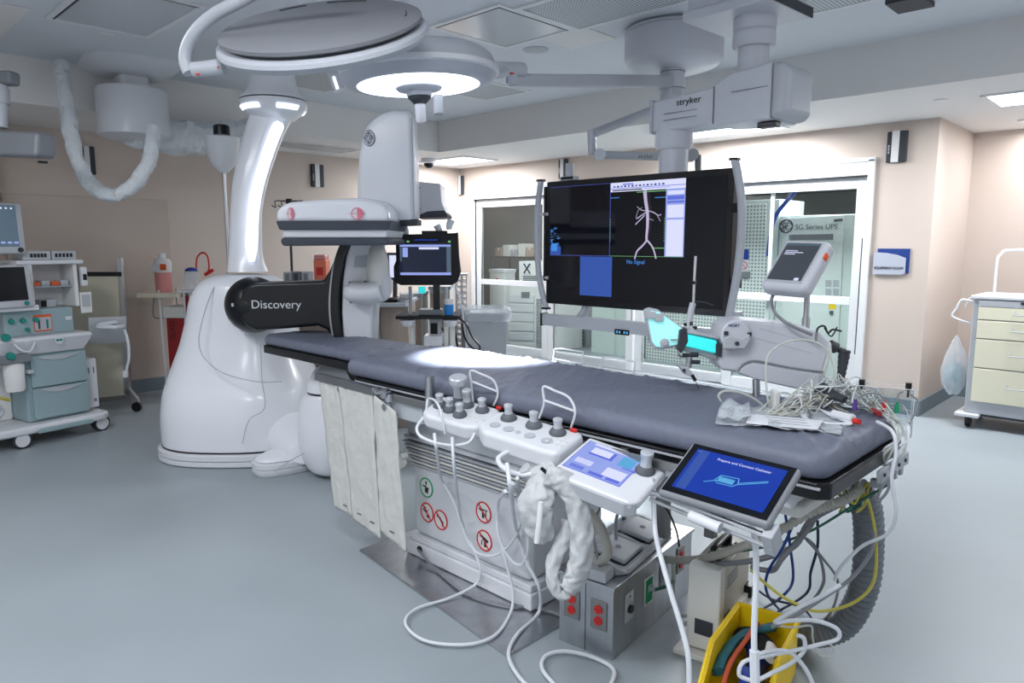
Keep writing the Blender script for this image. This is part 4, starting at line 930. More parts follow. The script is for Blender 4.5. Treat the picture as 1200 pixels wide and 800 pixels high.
b = MB(); b.tube([V(150, 163, 5.75), V(185, 160, 6.0), V(225, 163, 6.3), (V(262, 160, 6.5)), V(300, 158, 6.6)], lambda u: .055 + .075 * min(1, u * 3), n=26, sm=18, flat=1.1); b.noise(.03, 6); b.noise(.028, 16)
single('cable_drape', 'bunched white plastic sleeve running level behind the lit column', 'plastic cover', b, 'drape', V(225, 175, 5.8), sub=1)
LB = thing('ceiling_boom', 'grey jointed ceiling arm cut off by the left edge', 'ceiling arm', V(20, 180, 4.6))
b = MB(); b.tube([V(-40, 92, 4.7), V(18, 92, 4.6)], .062, n=4, sm=0); b.build('upper_arm', 'mid_gray', LB, bev=.02)
b = MB(); b.cyl(V(2, 100, 4.62), V(2, 150, 4.62), .035, n=18); b.cyl(V(2, 104, 4.62), V(2, 122, 4.62), .045, n=18); b.build('joint_pole', 'light_gray', LB)
b = MB(); b.tube([V(-60, 166, 4.75), V(56, 171, 4.6)], .12, n=4, sm=0, flat=.9); b.build('lower_arm', 'tab_gray', LB, bev=.03)
b = MB(); b.box(V(50, 190, 4.55), (.05, .03, .014)); b.build('sensor_window', 'black', LB)
# pale cap on a thin pole behind the column (IV warmer head)
t = thing('capped_pole', 'white teardrop cap with black top on a thin steel pole behind the lit column', 'pole', V(273, 400, 6.0).xy.to_3d())
pb = V(273, 400, 6.0).xy.to_3d(); pwz = 6.0
w_ = pwz
b = MB(Matrix.Translation(Vector((pb.x, pb.y, 0)))); z1, z0 = V(272, 166, w_).z, V(272, 205, w_).z; b.lathe([(.03, z0), (.09, z0 + .06), (.125, z0 + .16), (.135, z1), (.06, z1 + .02)], n=30); b.build('cap', 'white', t)
b = MB(Matrix.Translation(Vector((pb.x, pb.y, 0)))); b.lathe([(.065, z1 + .015), (.062, z1 + .09), (.05, z1 + .1), (.001, z1 + .1)], n=24); b.build('cap_top', 'black', t)
b = MB(); b.cyl((pb.x, pb.y, .06), (pb.x, pb.y, z0 + .02), .014, n=12); b.build('pole', 'steel', t)
b = MB(); b.lathe([(.22, 0), (.22, .03), (.05, .06), (.001, .06)], (pb.x, pb.y, 0)); b.build('base', 'light_gray', t)

# ================================================================== ANESTHESIA MACHINE (left)
AO = Vector((1.19, 6.36, 0)); AX = Vector((.98, .2, 0)).normalized(); AY = Vector((-AX.y, AX.x, 0))
AM = frame(AO, AX, AY)
AN = thing('anesthesia_machine', 'teal and white anesthesia machine on casters at the left edge', 'medical machine', AO + AX * .2 + AY * .3)
def ab(a, c, nm, m, par=None, bev=.006, **k): b = MB(AM); b.bx(a, c); return b.build(nm, m, par or AN, bev=bev, **k)
b = MB(AM); b.prism([(-.55, -.02), (-.1, -.05), (.6, -.05), (.66, 0), (.66, .5), (-.55, .5)], .1, .165); b.build('base', 'white', AN, bev=.025, seg=4)
b = MB(AM); b.prism([(.08, -.075), (.5, -.075), (.46, -.04), (.12, -.04)], .1, .135); b.build('foot_bar', 'teal', AN, bev=.008)
def caster(M, x, y, par, r=.065, fork='white', rubber='dark', hub='white', nm='caster', w=.022):
    b = MB(M); b.box((x + .0, y + .0, r + .045), (.05, .04, .05)); c = b.build(nm, fork, par, bev=.006)
    for s in (-1, 1):
        b = MB(M); b.cyl((x - .01, y + s * .022 - w / 2, r), (x - .01, y + s * .022 + w / 2, r), r, n=28); b.build('wheel', rubber, c, bev=.006)
        b = MB(M); b.cyl((x - .01, y + s * .022 - w / 2 - .002, r), (x - .01, y + s * .022 + w / 2 + .002, r), r * .78, n=24); b.build('wheel_cap', hub, c)
for x, y in ((0, .0), (.61, .03), (.61, .46), (-.45, .46)): caster(AM, x, y, AN)
ab((.08, .06, .165), (.54, .5, .76), 'drawer_case', 'teal', bev=.02)
for z0, z1 in ((.19, .43), (.44, .685)):
    b = MB(AM); b.prism([(.12, z0), (.53, z0), (.53, z1), (.12, z1)], 0, .03); b.bm.transform(AM @ frame((0, .06, 0), (1, 0, 0), ZUP) @ AM.inverted()); d = b.build('drawer', 'teal', AN, bev=.006)
    b = MB(AM @ frame((0, .028, 0), (1, 0, 0), ZUP)); b.prism([(.17 + .3 * i / 12, z1 - .012 - .032 * math.sin(math.pi * i / 12)) for i in range(13)][::-1] + [(.17, z1 - .008), (.47, z1 - .008)], 0, .006); b.build('drawer_pull', 'light_gray', d)
ab((-.5, .3, .165), (.08, .5, .76), 'left_body', 'white_matte', bev=.02)
b = MB(AM); b.rings([[(x0, -.02 + dy, z), (x1, -.02 + dy, z), (x1, .5, z), (x0, .5, z)] for x0, x1, dy, z in ((-.3, .52, .06, .7), (-.33, .56, .02, .78), (-.33, .57, 0, .82), (-.31, .56, .02, .84))]); b.build('worktop', 'white', AN, bev=.008)
b = MB(AM); b.bx((.0, .02, .84), (.5, .11, .844)); b.build('worktop_mat', 'light_gray', AN, bev=.002)
Mf = AM @ frame((0.31, -.022, .8), (1, 0, 0), ZUP); b = MB(Mf); b.lathe([(.03, 0), (.03, .006), (.001, .006)]); b.build('badge', 'white', AN); b = MB(Mf)
for dx in (-.012, .012): b.lathe([(.011, .006), (.011, .01), (.001, .01)], (dx, 0, 0), n=14)
b.build('switch', 'teal_dark', AN)
ab((.0, .12, .84), (.5, .5, 1.04), 'instrument_panel', 'teal', bev=.01)
Mp = AM @ frame((.1, .119, -.07), (1, 0, 0), ZUP)
for x in (-.05, .03, .05, .12): b = MB(Mp); b.lathe([(.022 if x != .05 else .012, 0), (.018, .02), (.001, .02)], (x, 1.03 if x != .05 else .96, 0), n=16); b.build('dial', 'teal_dark', AN)
b = MB(Mp); b.box((.17, 1.0, .001), (.13, .13, .002)); b.build('gauge_card', 'orange', AN)
b = MB(Mp); b.box((.17, .995, .0025), (.118, .1, .002)); b.build('gauge_face', 'light_gray', AN)
for x in (.14, .2): b = MB(Mp); b.box((x, .99, .005), (.014, .07, .004)); b.build('gauge_bar', 'ink' if x < .18 else 'teal_dark', AN)
b = MB(Mp); b.box((.36, 1.02, .003), (.05, .03, .006)); b.build('socket', 'white', AN, bev=.003)
ab((.16, .36, 1.04), (.56, .4, 1.39), 'back_wall', 'white_matte')
ab((.1, .12, 1.04), (.23, .4, 1.39), 'shelf_side', 'white_matte'); ab((.54, .14, 1.04), (.57, .4, 1.39), 'shelf_side', 'white_matte')
ab((.12, .11, 1.385), (.61, .42, 1.42), 'top_shelf', 'white', bev=.01); ab((.23, .18, 1.2), (.54, .36, 1.212), 'mid_shelf', 'light_gray', bev=.002)
ab((.23, .16, 1.2), (.53, .165, 1.235), 'shelf_lip', 'acrylic', bev=.001)
for i in range(4): ab((.25 + .07 * i, .19, 1.213), (.31 + .07 * i, .3, 1.245 + .01 * (i % 2)), 'medicine_box', 'orange' if i in (0, 2) else 'light_gray', bev=.002)
ab((.32, .26, 1.04), (.45, .34, 1.1), 'dark_module', 'light_gray', bev=.004); ab((.33, .252, 1.045), (.37, .26, 1.095), 'module_port', 'black', bev=.002)
# left screens
Ms = AM @ frame((.05, .02, 1.23), Vector((1, .05, 0)), Vector((-.22, .1, 1)))
b = MB(Ms); b.box((-.1, 0, -.03), (.46, .32, .05)); s = b.build('ventilator_screen', 'light_gray', AN, bev=.012)
b = MB(Ms); b.box((-.11, .02, -.003), (.4, .25, .004)); b.build('glass_face', 'black_gloss', s)
b = MB(Ms); b.lathe([(.018, 0), (.014, .014), (.001, .014)], (.075, -.13, -.004), n=16); b.build('knob', 'teal_dark', s)
Ms = AM @ frame((.03, .1, 1.66), Vector((1, .05, 0)), Vector((0, .05, 1)))
b = MB(Ms); b.box((-.05, 0, -.02), (.42, .38, .05)); s = b.build('patient_monitor', 'light_gray', AN, bev=.014)
b = MB(Ms); b.box((-.07, .02, .006), (.37, .31, .004)); b.build('monitor_face', 'scr_slate', s)
for k in range(4): b = MB(Ms); b.box((-.04 + .045 * k, -.105, .0085), (.03, .014, .001)); b.build('screen_area', 'scr_lav', s)
for k in range(4): b = MB(Ms); b.box((-.02 + .035 * k, .15, .0085), (.014, .012, .001)); b.build('screen_area', 'scr_white', s)
b = MB(Ms); b.lathe([(.02, 0), (.016, .014), (.001, .014)], (.12, -.16, .005), n=16); b.build('knob', 'dark', s)
b = MB(AM); b.cyl((-.02, .2, 1.3), (-.02, .15, 1.52), .03); b.build('monitor_neck', 'light_gray', AN)
ab((-.1, .04, 1.04), (.22, .2, 1.08), 'screen_bracket', 'white', bev=.006)
# absorber canister & side modules
ab((-.14, -.04, .66), (.1, .14, .72), 'absorber_head', 'mid_gray', bev=.01)
b = MB(AM); b.rings([[(.0 + r * math.cos(t), .03 + r * .8 * math.sin(t), z) for t in [2 * math.pi * i / 20 for i in range(20)]] for r, z in ((.06, .44), (.066, .46), (.072, .64), (.06, .66))]); b.build('canister', 'white_matte', AN)
ab((.08, -.01, .56), (.12, .05, .59), 'outlet_port', 'light_gray')
b = MB(AM); b.tube([(-.3, .1, .35), (-.18, .02, .38), (-.1, .03, .3), (-.22, .0, .22), (-.35, .02, .25)], .015); b.build('breathing_hose', 'light_gray', AN)
b = MB(AM); b.tube([(-.25, .02, .4), (-.15, -.01, .42), (-.05, .02, .38)], .012); b.build('yellow_hose', 'cable_yellow', AN)
ab((.55, .1, .19), (.64, .4, .6), 'side_rack', 'white', bev=.006); 
b = MB(AM); b.bx((.57, .095, .48), (.578, .1, .53)); b.bx((.61, .095, .48), (.618, .1, .53)); b.bx((.6, .095, .24), (.62, .1, .265)); b.build('rack_slot', 'mid_gray', AN)
ab((.58, .2, 1.12), (.61, .3, 1.38), 'side_bracket', 'mid_gray'); ab((.6, .14, 1.2), (.65, .2, 1.36), 'handheld_meter', 'white', bev=.014); ab((.61, .134, 1.25), (.64, .142, 1.3), 'meter_screen', 'black')
ab((.58, .15, .98), (.67, .165, 1.15), 'hanging_card', 'white_matte', bev=.003); ab((.593, .146, 1.03), (.657, .151, 1.13), 'card_print', 'light_gray', bev=.001)
b = MB(AM); b.tube([(.0, -.02, .8), (.04, -.04, .75), (.1, -.03, .74), (.14, -.02, .8)], .007); b.build('front_tube', 'cable_white', AN)
for (x, z, r) in ((-.06, .86, .03), (-.04, .72, .03)): b = MB(AM @ frame((x, -.03, z), (1, 0, 0), ZUP)); b.lathe([(r, 0), (r * .9, .03), (.001, .03)], n=16); b.build('valve_knob', 'teal_dark', AN)
for i, (x0, x1) in enumerate(((.18, .38), (.39, .57))):
    t = thing('instrument_box', ['pale steel box with printed front on top of the anesthesia machine, left of two', 'steel box with black markings on top of the anesthesia machine, right of two'][i], 'box', AM @ Vector(((x0 + x1) / 2, .2, 1.421)))
    b = MB(AM); b.bx((x0, .14, 1.421), (x1, .34, 1.49)); b.build('case', 'light_gray', t, bev=.005)
    b = MB(AM @ frame((0, .139, 0), (1, 0, 0), ZUP))
    for k in range(5): b.box((x0 + .06 + .025 * k if i == 0 else x0 + .03 + .028 * k, 1.456, .001), (.018, .03, .003))
    b.build('markings', 'ink_dark', t)

# mobile shield behind it
s0, s1 = fz(75, 490), fz(157, 476); sw = 6.62
SH = thing('mobile_shield', 'tall cream shield board on a steel frame behind the anesthesia machine', 'shield', V(115, 480, 6.6) * 1)
Mq = vframe(112, 400, 6.75)
def sh(pp, z0, z1, nm, m, **k): b = MB(Mq); b.prism(px2d(Mq, pp), z0, z1); return b.build(nm, m, SH, **k)
sh([(60, 322), (143, 322), (148, 462), (150, 466), (62, 476)], -.02, .02, 'board', 'cream', bev=.004)
sh([(60, 318.5), (144, 318.5), (144, 323.5), (60, 323.5)], -.025, .025, 'top_band', 'black')
sh([(138, 302), (143, 302), (154, 470), (147, 470)], -.02, .02, 'post', 'steel', bev=.003)
sh([(62, 471), (150, 462), (151, 467), (62, 477)], -.03, .03, 'lower_rail', 'steel_dull', bev=.003)
sh([(146, 456), (153, 455), (162, 466), (165, 476), (158, 478), (150, 468)], -.02, .02, 'foot', 'steel', bev=.003)
cf = fz(161, 482); b = MB(Matrix.Translation(Vector((cf.x, cf.y, 0))) @ Matrix.Rotation(-AZ, 4, 'Z')); b.cyl((0, -.015, .045), (0, .015, .045), .045); b.build('caster', 'black', SH)
t = thing('cord_shelf', 'white swing tray with coiled white cords, right of the anesthesia machine', 'shelf', V(128, 386, 6.0))
b = MB(); b.tube([V(104, 388, 6.1), V(148, 386, 6.25)], .03, n=4, sm=0, flat=6); b.build('tray', 'white', t, bev=.004)
b = MB()
for k in range(3): b.tube([V(112 + k, 383 - k, 6.0), V(125, 380 - k, 6.05), V(140, 378 - k, 6.15), V(146, 382 - k, 6.2), V(135, 384 - k, 6.0)], .009, closed=True)
b.build('coiled_cord', 'cable_white', t)
b = MB(); b.tube([V(146, 386, 6.15), V(150, 400, 6.15), V(151, 420, 6.15), V(147, 438, 6.15)], .012); b.cyl(V(147, 434, 6.15), V(147, 442, 6.15), .022); b.build('hanging_cord', 'cable_white', t)

# red sharps cart with tray
RC = thing('waste_cart', 'tall dark red waste container in a white frame behind the gantry', 'cart', fz(222, 462))
rc = fz(222, 462); MR = frame(rc, RT, FH)
rw = (rc - CAM).dot(fw)
def rx(px): return (V(px, 400, rw) - rc).dot(RT)
def rz(py): return V(215, py, rw).z
b = MB(MR); b.bx((rx(206), -.1, .12), (rx(228), .2, rz(370))); b.build('bin_body', 'red_dark', RC, bev=.01)
b = MB(MR); b.bx((rx(204), -.12, rz(370)), (rx(229), .22, rz(357))); b.build('bin_lid', 'offwhite', RC, bev=.008)
b = MB(MR)
for px in (203, 229, 236): b.cyl((rx(px), -.12, .05), (rx(px) + (.0 if px > 210 else -.02), -.12, rz(338)), .012, n=8)
for px in (203, 236): b.cyl((rx(px), .22, .05), (rx(px), .22, rz(338)), .012, n=8)
b.build('frame', 'white', RC)
b = MB(MR); b.bx((rx(226), -.1, .3), (rx(240), .2, rz(345))); b.build('side_bin', 'red_dark', RC, bev=.01)
b = MB(MR); b.bx((rx(222), -.14, rz(341)), (rx(244), .24, rz(338))); b.build('top_shelf', 'white', RC, bev=.004)
b = MB(MR); b.bx((rx(180), -.2, rz(346)), (rx(226), .15, rz(341))); b.build('tray', 'cream', RC, bev=.006)
b = MB(MR); b.tube([(rx(194), -.1, rz(346)), (rx(192), -.1, rz(368)), (rx(204), -.1, rz(370))], .006); b.build('tray_wire', 'mid_gray', RC)
text('GLASS', MR @ frame((rx(213), -.102, rz(384)), (0, 0, 1), (-1, 0, 0)), .07, 'ink_dark', RC, 'bin_lettering')
b = MB(MR)
for x, y in ((rx(203), -.12), (rx(236), -.12), (rx(203), .22), (rx(236), .22)): b.cyl((x, y - .012, .03), (x, y + .012, .03), .03, n=16)
b.build('wheels', 'dark', RC)
cz = rz(341) + .001
cb = MR @ Vector((rx(202), -.03, cz))
t = thing('pink_canister', 'clear canister half full of pink fluid on the cream tray', 'canister', cb)
Mc = Matrix.Translation(cb); b = MB(Mc); b.lathe([(.07, 0), (.078, .02), (.078, .2), (.07, .205)]); b.build('fluid', 'pink', t)
b = MB(Mc); b.lathe([(.08, .2), (.085, .21), (.085, .3), (.07, .33), (.035, .34), (.035, .39), (.001, .39)]); b.build('lid', 'white_matte', t)
b = MB(Mc @ Matrix.Rotation(-AZ, 4, 'Z')); b.box((.045, -.08, .255), (.06, .012, .06)); b.build('warning_label', 'orange', t)
b = MB(Mc @ Matrix.Rotation(-AZ, 4, 'Z')); b.box((-.03, -.083, .25), (.07, .008, .07)); b.build('paper_label', 'paper', t)
cb = MR @ Vector((rx(233), 0, rz(338) + .001))
t = thing('fluid_bag', 'clear drainage bag with blue cap and red looped tube on the white shelf', 'bag', cb)
Mc = Matrix.Translation(cb); b = MB(Mc); b.lathe([(.06, 0), (.075, .03), (.07, .18), (.05, .19)], n=24); b.noise(.008, 14); b.build('bag', 'film', t)
b = MB(Mc); b.lathe([(.06, .18), (.06, .2), (.03, .22), (.001, .22)]); b.build('cap', 'blue', t)
b = MB(); b.tube([V(230, 315, rw), V(231, 302, rw), V(237, 296, rw), (V(243, 300, rw)), V(245, 312, rw), V(243, 322, rw)], .009); b.build('red_tube', 'red', t)
b = MB(); b.tube([V(216, 338, rw), V(219, 325, rw), V(226, 314, rw)], .045, flat=.4); b.noise(.006, 20); b.build('clear_sleeve', 'film', t)
b = MB(); b.tube([V(240, 322, rw), V(250, 316, rw)], .018); b.build('red_valve', 'red', t)

# ================================================================== BEHIND THE GANTRY
IV = thing('iv_pole', 'black iv pole with looped hooks against the rear wall', 'iv pole', V(341, 290, 6.9).xy.to_3d())
ib = V(341, 290, 6.9); it = V(341, 237, 6.9).z
b = MB(); b.cyl((ib.x, ib.y, .08), (ib.x, ib.y, it), .012, n=10); b.build('pole', 'dark', IV)
b = MB()
for s in (-1, 1):
    for q in (.07, .13): b.tube([ib.xy.to_3d() + ZUP * it, ib.xy.to_3d() + ZUP * (it + .01) + RT * s * q, ib.xy.to_3d() + ZUP * (it - .05) + RT * s * (q + .0), ib.xy.to_3d() + ZUP * (it - .03) + RT * s * (q + .04)], .005, n=6)
b.build('hooks', 'dark', IV)
b = MB(); b.lathe([(.03, -.03), (.03, .03)], (ib.x, ib.y, it)); b.lathe([(.02, -.03), (.02, .03)], (ib.x, ib.y, V(341, 278, 6.9).z)); b.build('pole_clamp', 'black', IV)
b = MB(); 
for k in range(5): a = k * 1.2566; b.tube([(ib.x, ib.y, .09), (ib.x + .3 * math.cos(a), ib.y + .3 * math.sin(a), .05)], .015, n=6, sm=0); b.cyl((ib.x + .3 * math.cos(a), ib.y + .3 * math.sin(a) - .01, .025), (ib.x + .3 * math.cos(a), ib.y + .3 * math.sin(a) + .01, .025), .025, n=12)
b.build('base', 'dark', IV)
# supply cabinet with meters and a sharps box, behind the black arm
cw_ = 6.4
sb = V(365, 330, cw_); MC = frame(Vector((sb.x, sb.y, 0)), RT, FH); ztop = sb.z
t = thing('supply_cabinet', 'low tan cabinet mostly hidden behind the black swivel arm', 'cabinet', (sb.x, sb.y, 0))
b = MB(MC); b.bx((-.3, -.2, .06), (.45, .22, ztop - .03)); b.build('body', 'wood', t, bev=.006)
b = MB(MC); b.bx((-.32, -.22, ztop - .03), (.47, .24, ztop)); b.build('top', 'light_gray', t, bev=.004)
b = MB(MC); b.bx((-.28, -.18, .0), (.43, .2, .06)); b.build('plinth', 'dark', t)
for i, (px, lb, m) in enumerate(((343, 'pale monitor box with lit face on the low cabinet, leftmost of three', 'light_gray'), (353, 'dark fronted monitor box on the low cabinet, middle of three', 'mid_gray'), (364, 'pale monitor box on the low cabinet, nearest the orange sharps box', 'light_gray'))):
    x = (V(px, 330, cw_) - sb).dot(RT); t = thing('meter_box', lb, 'monitor', MC @ Vector((x, -.1, ztop + .001)))
    b = MB(MC); b.bx((x - .037, -.15, ztop + .001), (x + .037, -.04, ztop + .095)); b.build('case', m, t, bev=.006)
    b = MB(MC); b.bx((x - .018, -.153, ztop + .02), (x + .018, -.149, ztop + .08)); b.build('face', 'mid_gray' if i != 1 else 'dark', t)
x = (V(377, 330, cw_) - sb).dot(RT)
t = thing('sharps_box', 'translucent orange sharps box at the right end of the low cabinet', 'sharps container', MC @ Vector((x, .05, ztop + .001)))
b = MB(MC); b.bx((x - .055, -.05, ztop + .001), (x + .055, .1, ztop + .2)); b.build('box', 'sharps', t, bev=.008)
b = MB(MC); b.bx((x - .05, -.05, ztop + .2), (x + .05, .1, ztop + .24)); b.build('lid', 'pink', t, bev=.01)
b = MB(MC); b.bx((x - .03, -.054, ztop + .06), (x + .03, -.05, ztop + .13)); b.build('label', 'red', t)
# blue bottle stand glimpsed below the arm
t = thing('blue_bottle', 'blue patterned bottle visible below the black arm', 'bottle', V(348, 396, 5.95))
b = MB(); b.cyl(V(347.5, 398, 5.95), V(347.5, 386, 5.95), .03, n=16); b.build('bottle', 'blue', t); b = MB(); b.cyl(V(347.5, 386, 5.95), V(347.5, 383, 5.95), .014, n=12); b.build('cap', 'white', t)
sb2 = V(348, 399, 5.95); tt = thing('instrument_stand', 'thin steel stand under the blue bottle, behind the gantry', 'stand', (sb2.x, sb2.y, 0))
b = MB(); b.lathe([(.12, 0), (.12, .012)], (sb2.x, sb2.y, sb2.z - .02)); b.build('tray', 'steel', tt); b = MB(); b.cyl((sb2.x, sb2.y, .04), (sb2.x, sb2.y, sb2.z - .02), .015); b.build('pole', 'steel', tt); b = MB(); b.lathe([(.16, 0), (.16, .03), (.02, .05), (.001, .05)], (sb2.x, sb2.y, 0)); b.build('base', 'steel', tt)

# desk with keyboard, between gantry and ultrasound
dw_ = 6.0
db = V(470, 352, dw_); MD = frame(Vector((db.x, db.y, 0)), RT, FH); dz = db.z
def dxp(px): return (V(px, 352, dw_) - db).dot(RT)
t = thing('work_desk', 'grey desk with wood side and cream drawers behind the ultrasound', 'desk', (db.x, db.y, 0))
b = MB(MD); b.bx((dxp(426), -.3, dz - .03), (dxp(482), .4, dz)); b.build('top', 'light_gray', t, bev=.006)
b = MB(MD); b.bx((dxp(440), -.26, 0), (dxp(447), .35, dz - .03)); b.build('side_panel', 'light_gray', t, bev=.003)
b = MB(MD); b.bx((dxp(448), -.1, 0), (dxp(480), .35, dz - .03)); b.build('wood_panel', 'wood', t)
dc_ = MB(MD); dc_.bx((dxp(424), -.22, .1), (dxp(439), .3, dz - .03)); dd_ = dc_.build('drawer_unit', 'cream_drawer', t, bev=.004)
for zz in (.35, .6, .8): b = MB(MD); b.bx((dxp(424), -.224, zz), (dxp(439), -.219, zz + .006)); b.build('drawer_gap', 'mid_gray', dd_)
t = thing('keyboard', 'black keyboard on the grey desk', 'keyboard', MD @ Vector((dxp(450), -.12, dz + .001)))
b = MB(MD); b.bx((dxp(432), -.2, dz + .001), (dxp(470), -.04, dz + .025)); b.build('base', 'black', t, bev=.004)
b = MB(MD)
for i in range(10):
    for j in range(3): b.box((dxp(432) + .03 + i * .022, -.17 + j * .04, dz + .028), (.016, .03, .008))
b.build('keys', 'dark', t)
t = thing('desk_monitor', 'white edged desk screen half hidden behind the ultrasound screen', 'monitor', MD @ Vector((dxp(462), .2, dz)))
Mz = vframe(458, 311, dw_ + .2); b = MB(Mz); b.prism(px2d(Mz, [(453, 296), (470, 296), (470, 328), (455, 328)]), -.03, 0); b.build('case', 'dark', t, bev=.004)
b = MB(Mz); b.prism(px2d(Mz, [(456, 299), (468, 299), (468, 325), (457, 325)]), .0, .003); b.build('screen', 'scr_white', t)
b = MB(); b.cyl(V(463, 328, 6.18), V(463, 349, 6.18), .02); b.build('stand', 'dark', t)
b = MB(MD); b.bx((dxp(455), .0, dz), (dxp(474), .25, dz + .015)); b.build('stand_foot', 'dark', t)
t = thing('paper_stack', 'loose stack of papers and folders on the desk beside the keyboard', 'papers', MD @ Vector((dxp(476), -.1, dz + .001)))
for k in range(4): b = MB(shift(MD, dxp(476), .0, dz + .001 + k * .016) @ Matrix.Rotation(.15 * k - .2, 4, 'Z')); b.box((0, -.05, .007), (.1, .2, .012)); b.build('folder', ['paper', 'light_gray', 'white_matte', 'paper'][k], t, bev=.001)
# second low cabinet (wood) behind the ultrasound
for i, (x0, x1, w_, zt_, lb) in enumerate(((484, 498, 6.9, 342, 'wood sided cabinet left of the ultrasound pillar'), (506, 529, 6.9, 334, 'pale cabinet with wood door right of the ultrasound pillar'))):
    cb = V((x0 + x1) / 2, zt_, w_); Mx = frame(Vector((cb.x, cb.y, 0)), RT, FH); hwid = (x1 - x0) / 2 * w_ / FPX
    t = thing('base_cabinet', lb, 'cabinet', (cb.x, cb.y, 0))
    b = MB(Mx); b.bx((-hwid, -.2, 0), (hwid, .25, cb.z - .03)); b.build('body', 'offwhite', t, bev=.004)
    b = MB(Mx); b.bx((-hwid + .015, -.215, .1), (hwid - .015, -.2, cb.z - .06)); d = b.build('door', 'wood', t, bev=.002)
    b = MB(Mx); b.bx((hwid - .05, -.23, cb.z - .3), (hwid - .04, -.215, cb.z - .15)); b.build('handle', 'steel', d)
    b = MB(Mx); b.bx((-hwid - .01, -.22, cb.z - .03), (hwid + .01, .26, cb.z)); b.build('top', 'light_gray', t, bev=.003)
# white slotted rack
cb = V(541, 320, 6.6); Mx = frame(Vector((cb.x, cb.y, 0)), RT, FH)
t = thing('slotted_rack', 'narrow white rack with many slots, left of the grey waste bin', 'rack', (cb.x, cb.y, 0))
hw_ = .05
b = MB(Mx)
for x in (-hw_, hw_, 0): b.bx((x - .005, -.1, 0), (x + .005, .1, cb.z))
b.build('uprights', 'white', t)
b = MB(Mx)
for k in range(22): b.bx((-hw_, -.1, cb.z - .02 - k * .055), (hw_, .1, cb.z - .002 - k * .055))
b.build('slats', 'white', t)
# grey bin with liner
cb = V(569, 362, 6.4); Mx = frame(Vector((cb.x, cb.y, 0)), RT, FH) @ Matrix.Rotation(R_(12), 4, 'Z')
t = thing('waste_bin', 'grey waste bin with a clear plastic liner by the first glass door', 'bin', (cb.x, cb.y, 0))
b = MB(Mx); b.rings([[(x * s, y * s * 1.0, z) for x, y in ((-.2, -.16), (.17, -.16), (.17, .2), (-.2, .2))] for s, z in ((.85, .0), (1, cb.z - .05), (1.04, cb.z - .045), (1.04, cb.z - .02))]); b.build('body', 'light_gray', t, bev=.02)
b = MB(Mx); b.rings([[(.21 * s * math.copysign(abs(math.cos(a)) ** .4, math.cos(a)) - .01, .19 * s * math.copysign(abs(math.sin(a)) ** .4, math.sin(a)) + .02, z) for a in [2 * math.pi * i / 60 for i in range(60)]] for s, z in ((1.06, cb.z - .1), (1.1, cb.z - .06), (1.08, cb.z), (1.0, cb.z + .02), (.9, cb.z + .005), (.8, cb.z - .03))]); b.noise(.018, 16); b.build('liner', 'film', t)
# ================================================================== ULTRASOUND
uw = 4.85
ub = V(502, 300, uw); MU = frame(Vector((ub.x, ub.y, 0)), RT, FH)
def ux(px): return (V(px, 300, uw) - ub).dot(RT)
def uz(py): return V(500, py, uw).z
U = thing('ultrasound_machine', 'ultrasound machine with black framed screen on a slim stand', 'medical machine', (ub.x, ub.y, 0))
Mz = shift(MU @ frame((0, 0, 0), (1, 0, 0), ZUP))
b = MB(Mz); b.prism([(ux(x), uz(y)) for x, y in ((465, 275), (535, 273), (537, 272), (538, 300), (540, 318), (536, 330), (530, 334), (470, 334), (462, 330), (462, 312), (465, 305))], -.03, .04); s = b.build('screen_case', 'black_matte', U, bev=.008)
b = MB(Mz); b.prism([(ux(x), uz(y)) for x, y in ((469, 285), (529, 284), (530, 323), (468, 322))], .04, .043); b.build('screen', 'scr_navy', s)
def up(x0, y0, x1, y1, m): b = MB(Mz); b.box(((ux(x0) + ux(x1)) / 2, (uz(y0) + uz(y1)) / 2, .044), (abs(ux(x1) - ux(x0)), abs(uz(y0) - uz(y1)), .001)); b.build('screen_area', m, s)
up(470, 286.5, 529, 289, 'scr_lav'); up(470, 319, 529, 322, 'scr_lav'); up(524, 289, 529, 319, 'scr_slate'); up(470, 290, 472, 306, 'scr_slate'); up(473, 290, 479, 301, 'scr_lav'); up(492, 289.5, 515, 292, 'scr_white'); up(487, 280.5, 514, 281.6, 'scr_blue')
for px in (478, 526): up(px, 282, px + 3, 284, 'scr_green')
b = MB(Mz); b.box((ux(510), uz(273), .01), (.17, .03, .06)); b.build('top_rail', 'black_matte', U, bev=.005)
for px, py, a_ in ((476, 268, .5), (515, 268, .3), (527, 262, -.3)):
    b = MB(Mz @ Matrix.Translation(Vector((ux(px), uz(py) - .01, 0)))); b.tube([(0, -.03, 0), (0, .0, 0), (-a_ * .05, .035, 0)], (.018, .026), n=14); b.build('probe', 'white', U)
b = MB(MU); b.bx((ux(507), -.01, uz(372)), (ux(515), .05, uz(330))); b.build('neck', 'black', U, bev=.004)
b = MB(MU); b.bx((ux(465), -.12, uz(373)), (ux(540), .2, uz(369))); b.build('tray', 'black_matte', U, bev=.006)
b = MB(MU); b.bx((ux(490), -.05, uz(369)), (ux(517), .1, uz(363))); b.build('tray_box', 'mid_gray', U, bev=.004)
b = MB(MU); b.bx((ux(502), -.03, .5), (ux(516), .05, uz(374))); b.build('pillar', 'light_gray', U, bev=.004)
b = MB(MU); b.bx((ux(504), -.034, uz(392)), (ux(512), -.03, uz(379))); b.build('pillar_panel', 'black', U)
b = MB(MU); b.bx((ux(497), -.1, uz(405)), (ux(518), .05, uz(393))); b.build('transformer_box', 'white', U, bev=.004)
b = MB(MU)
for px in (480, 522): b.cyl((ux(px), 0, uz(336)), (ux(px), 0, uz(369)), .012, n=10)
b.build('side_posts', 'light_gray', U)
b = MB(MU)
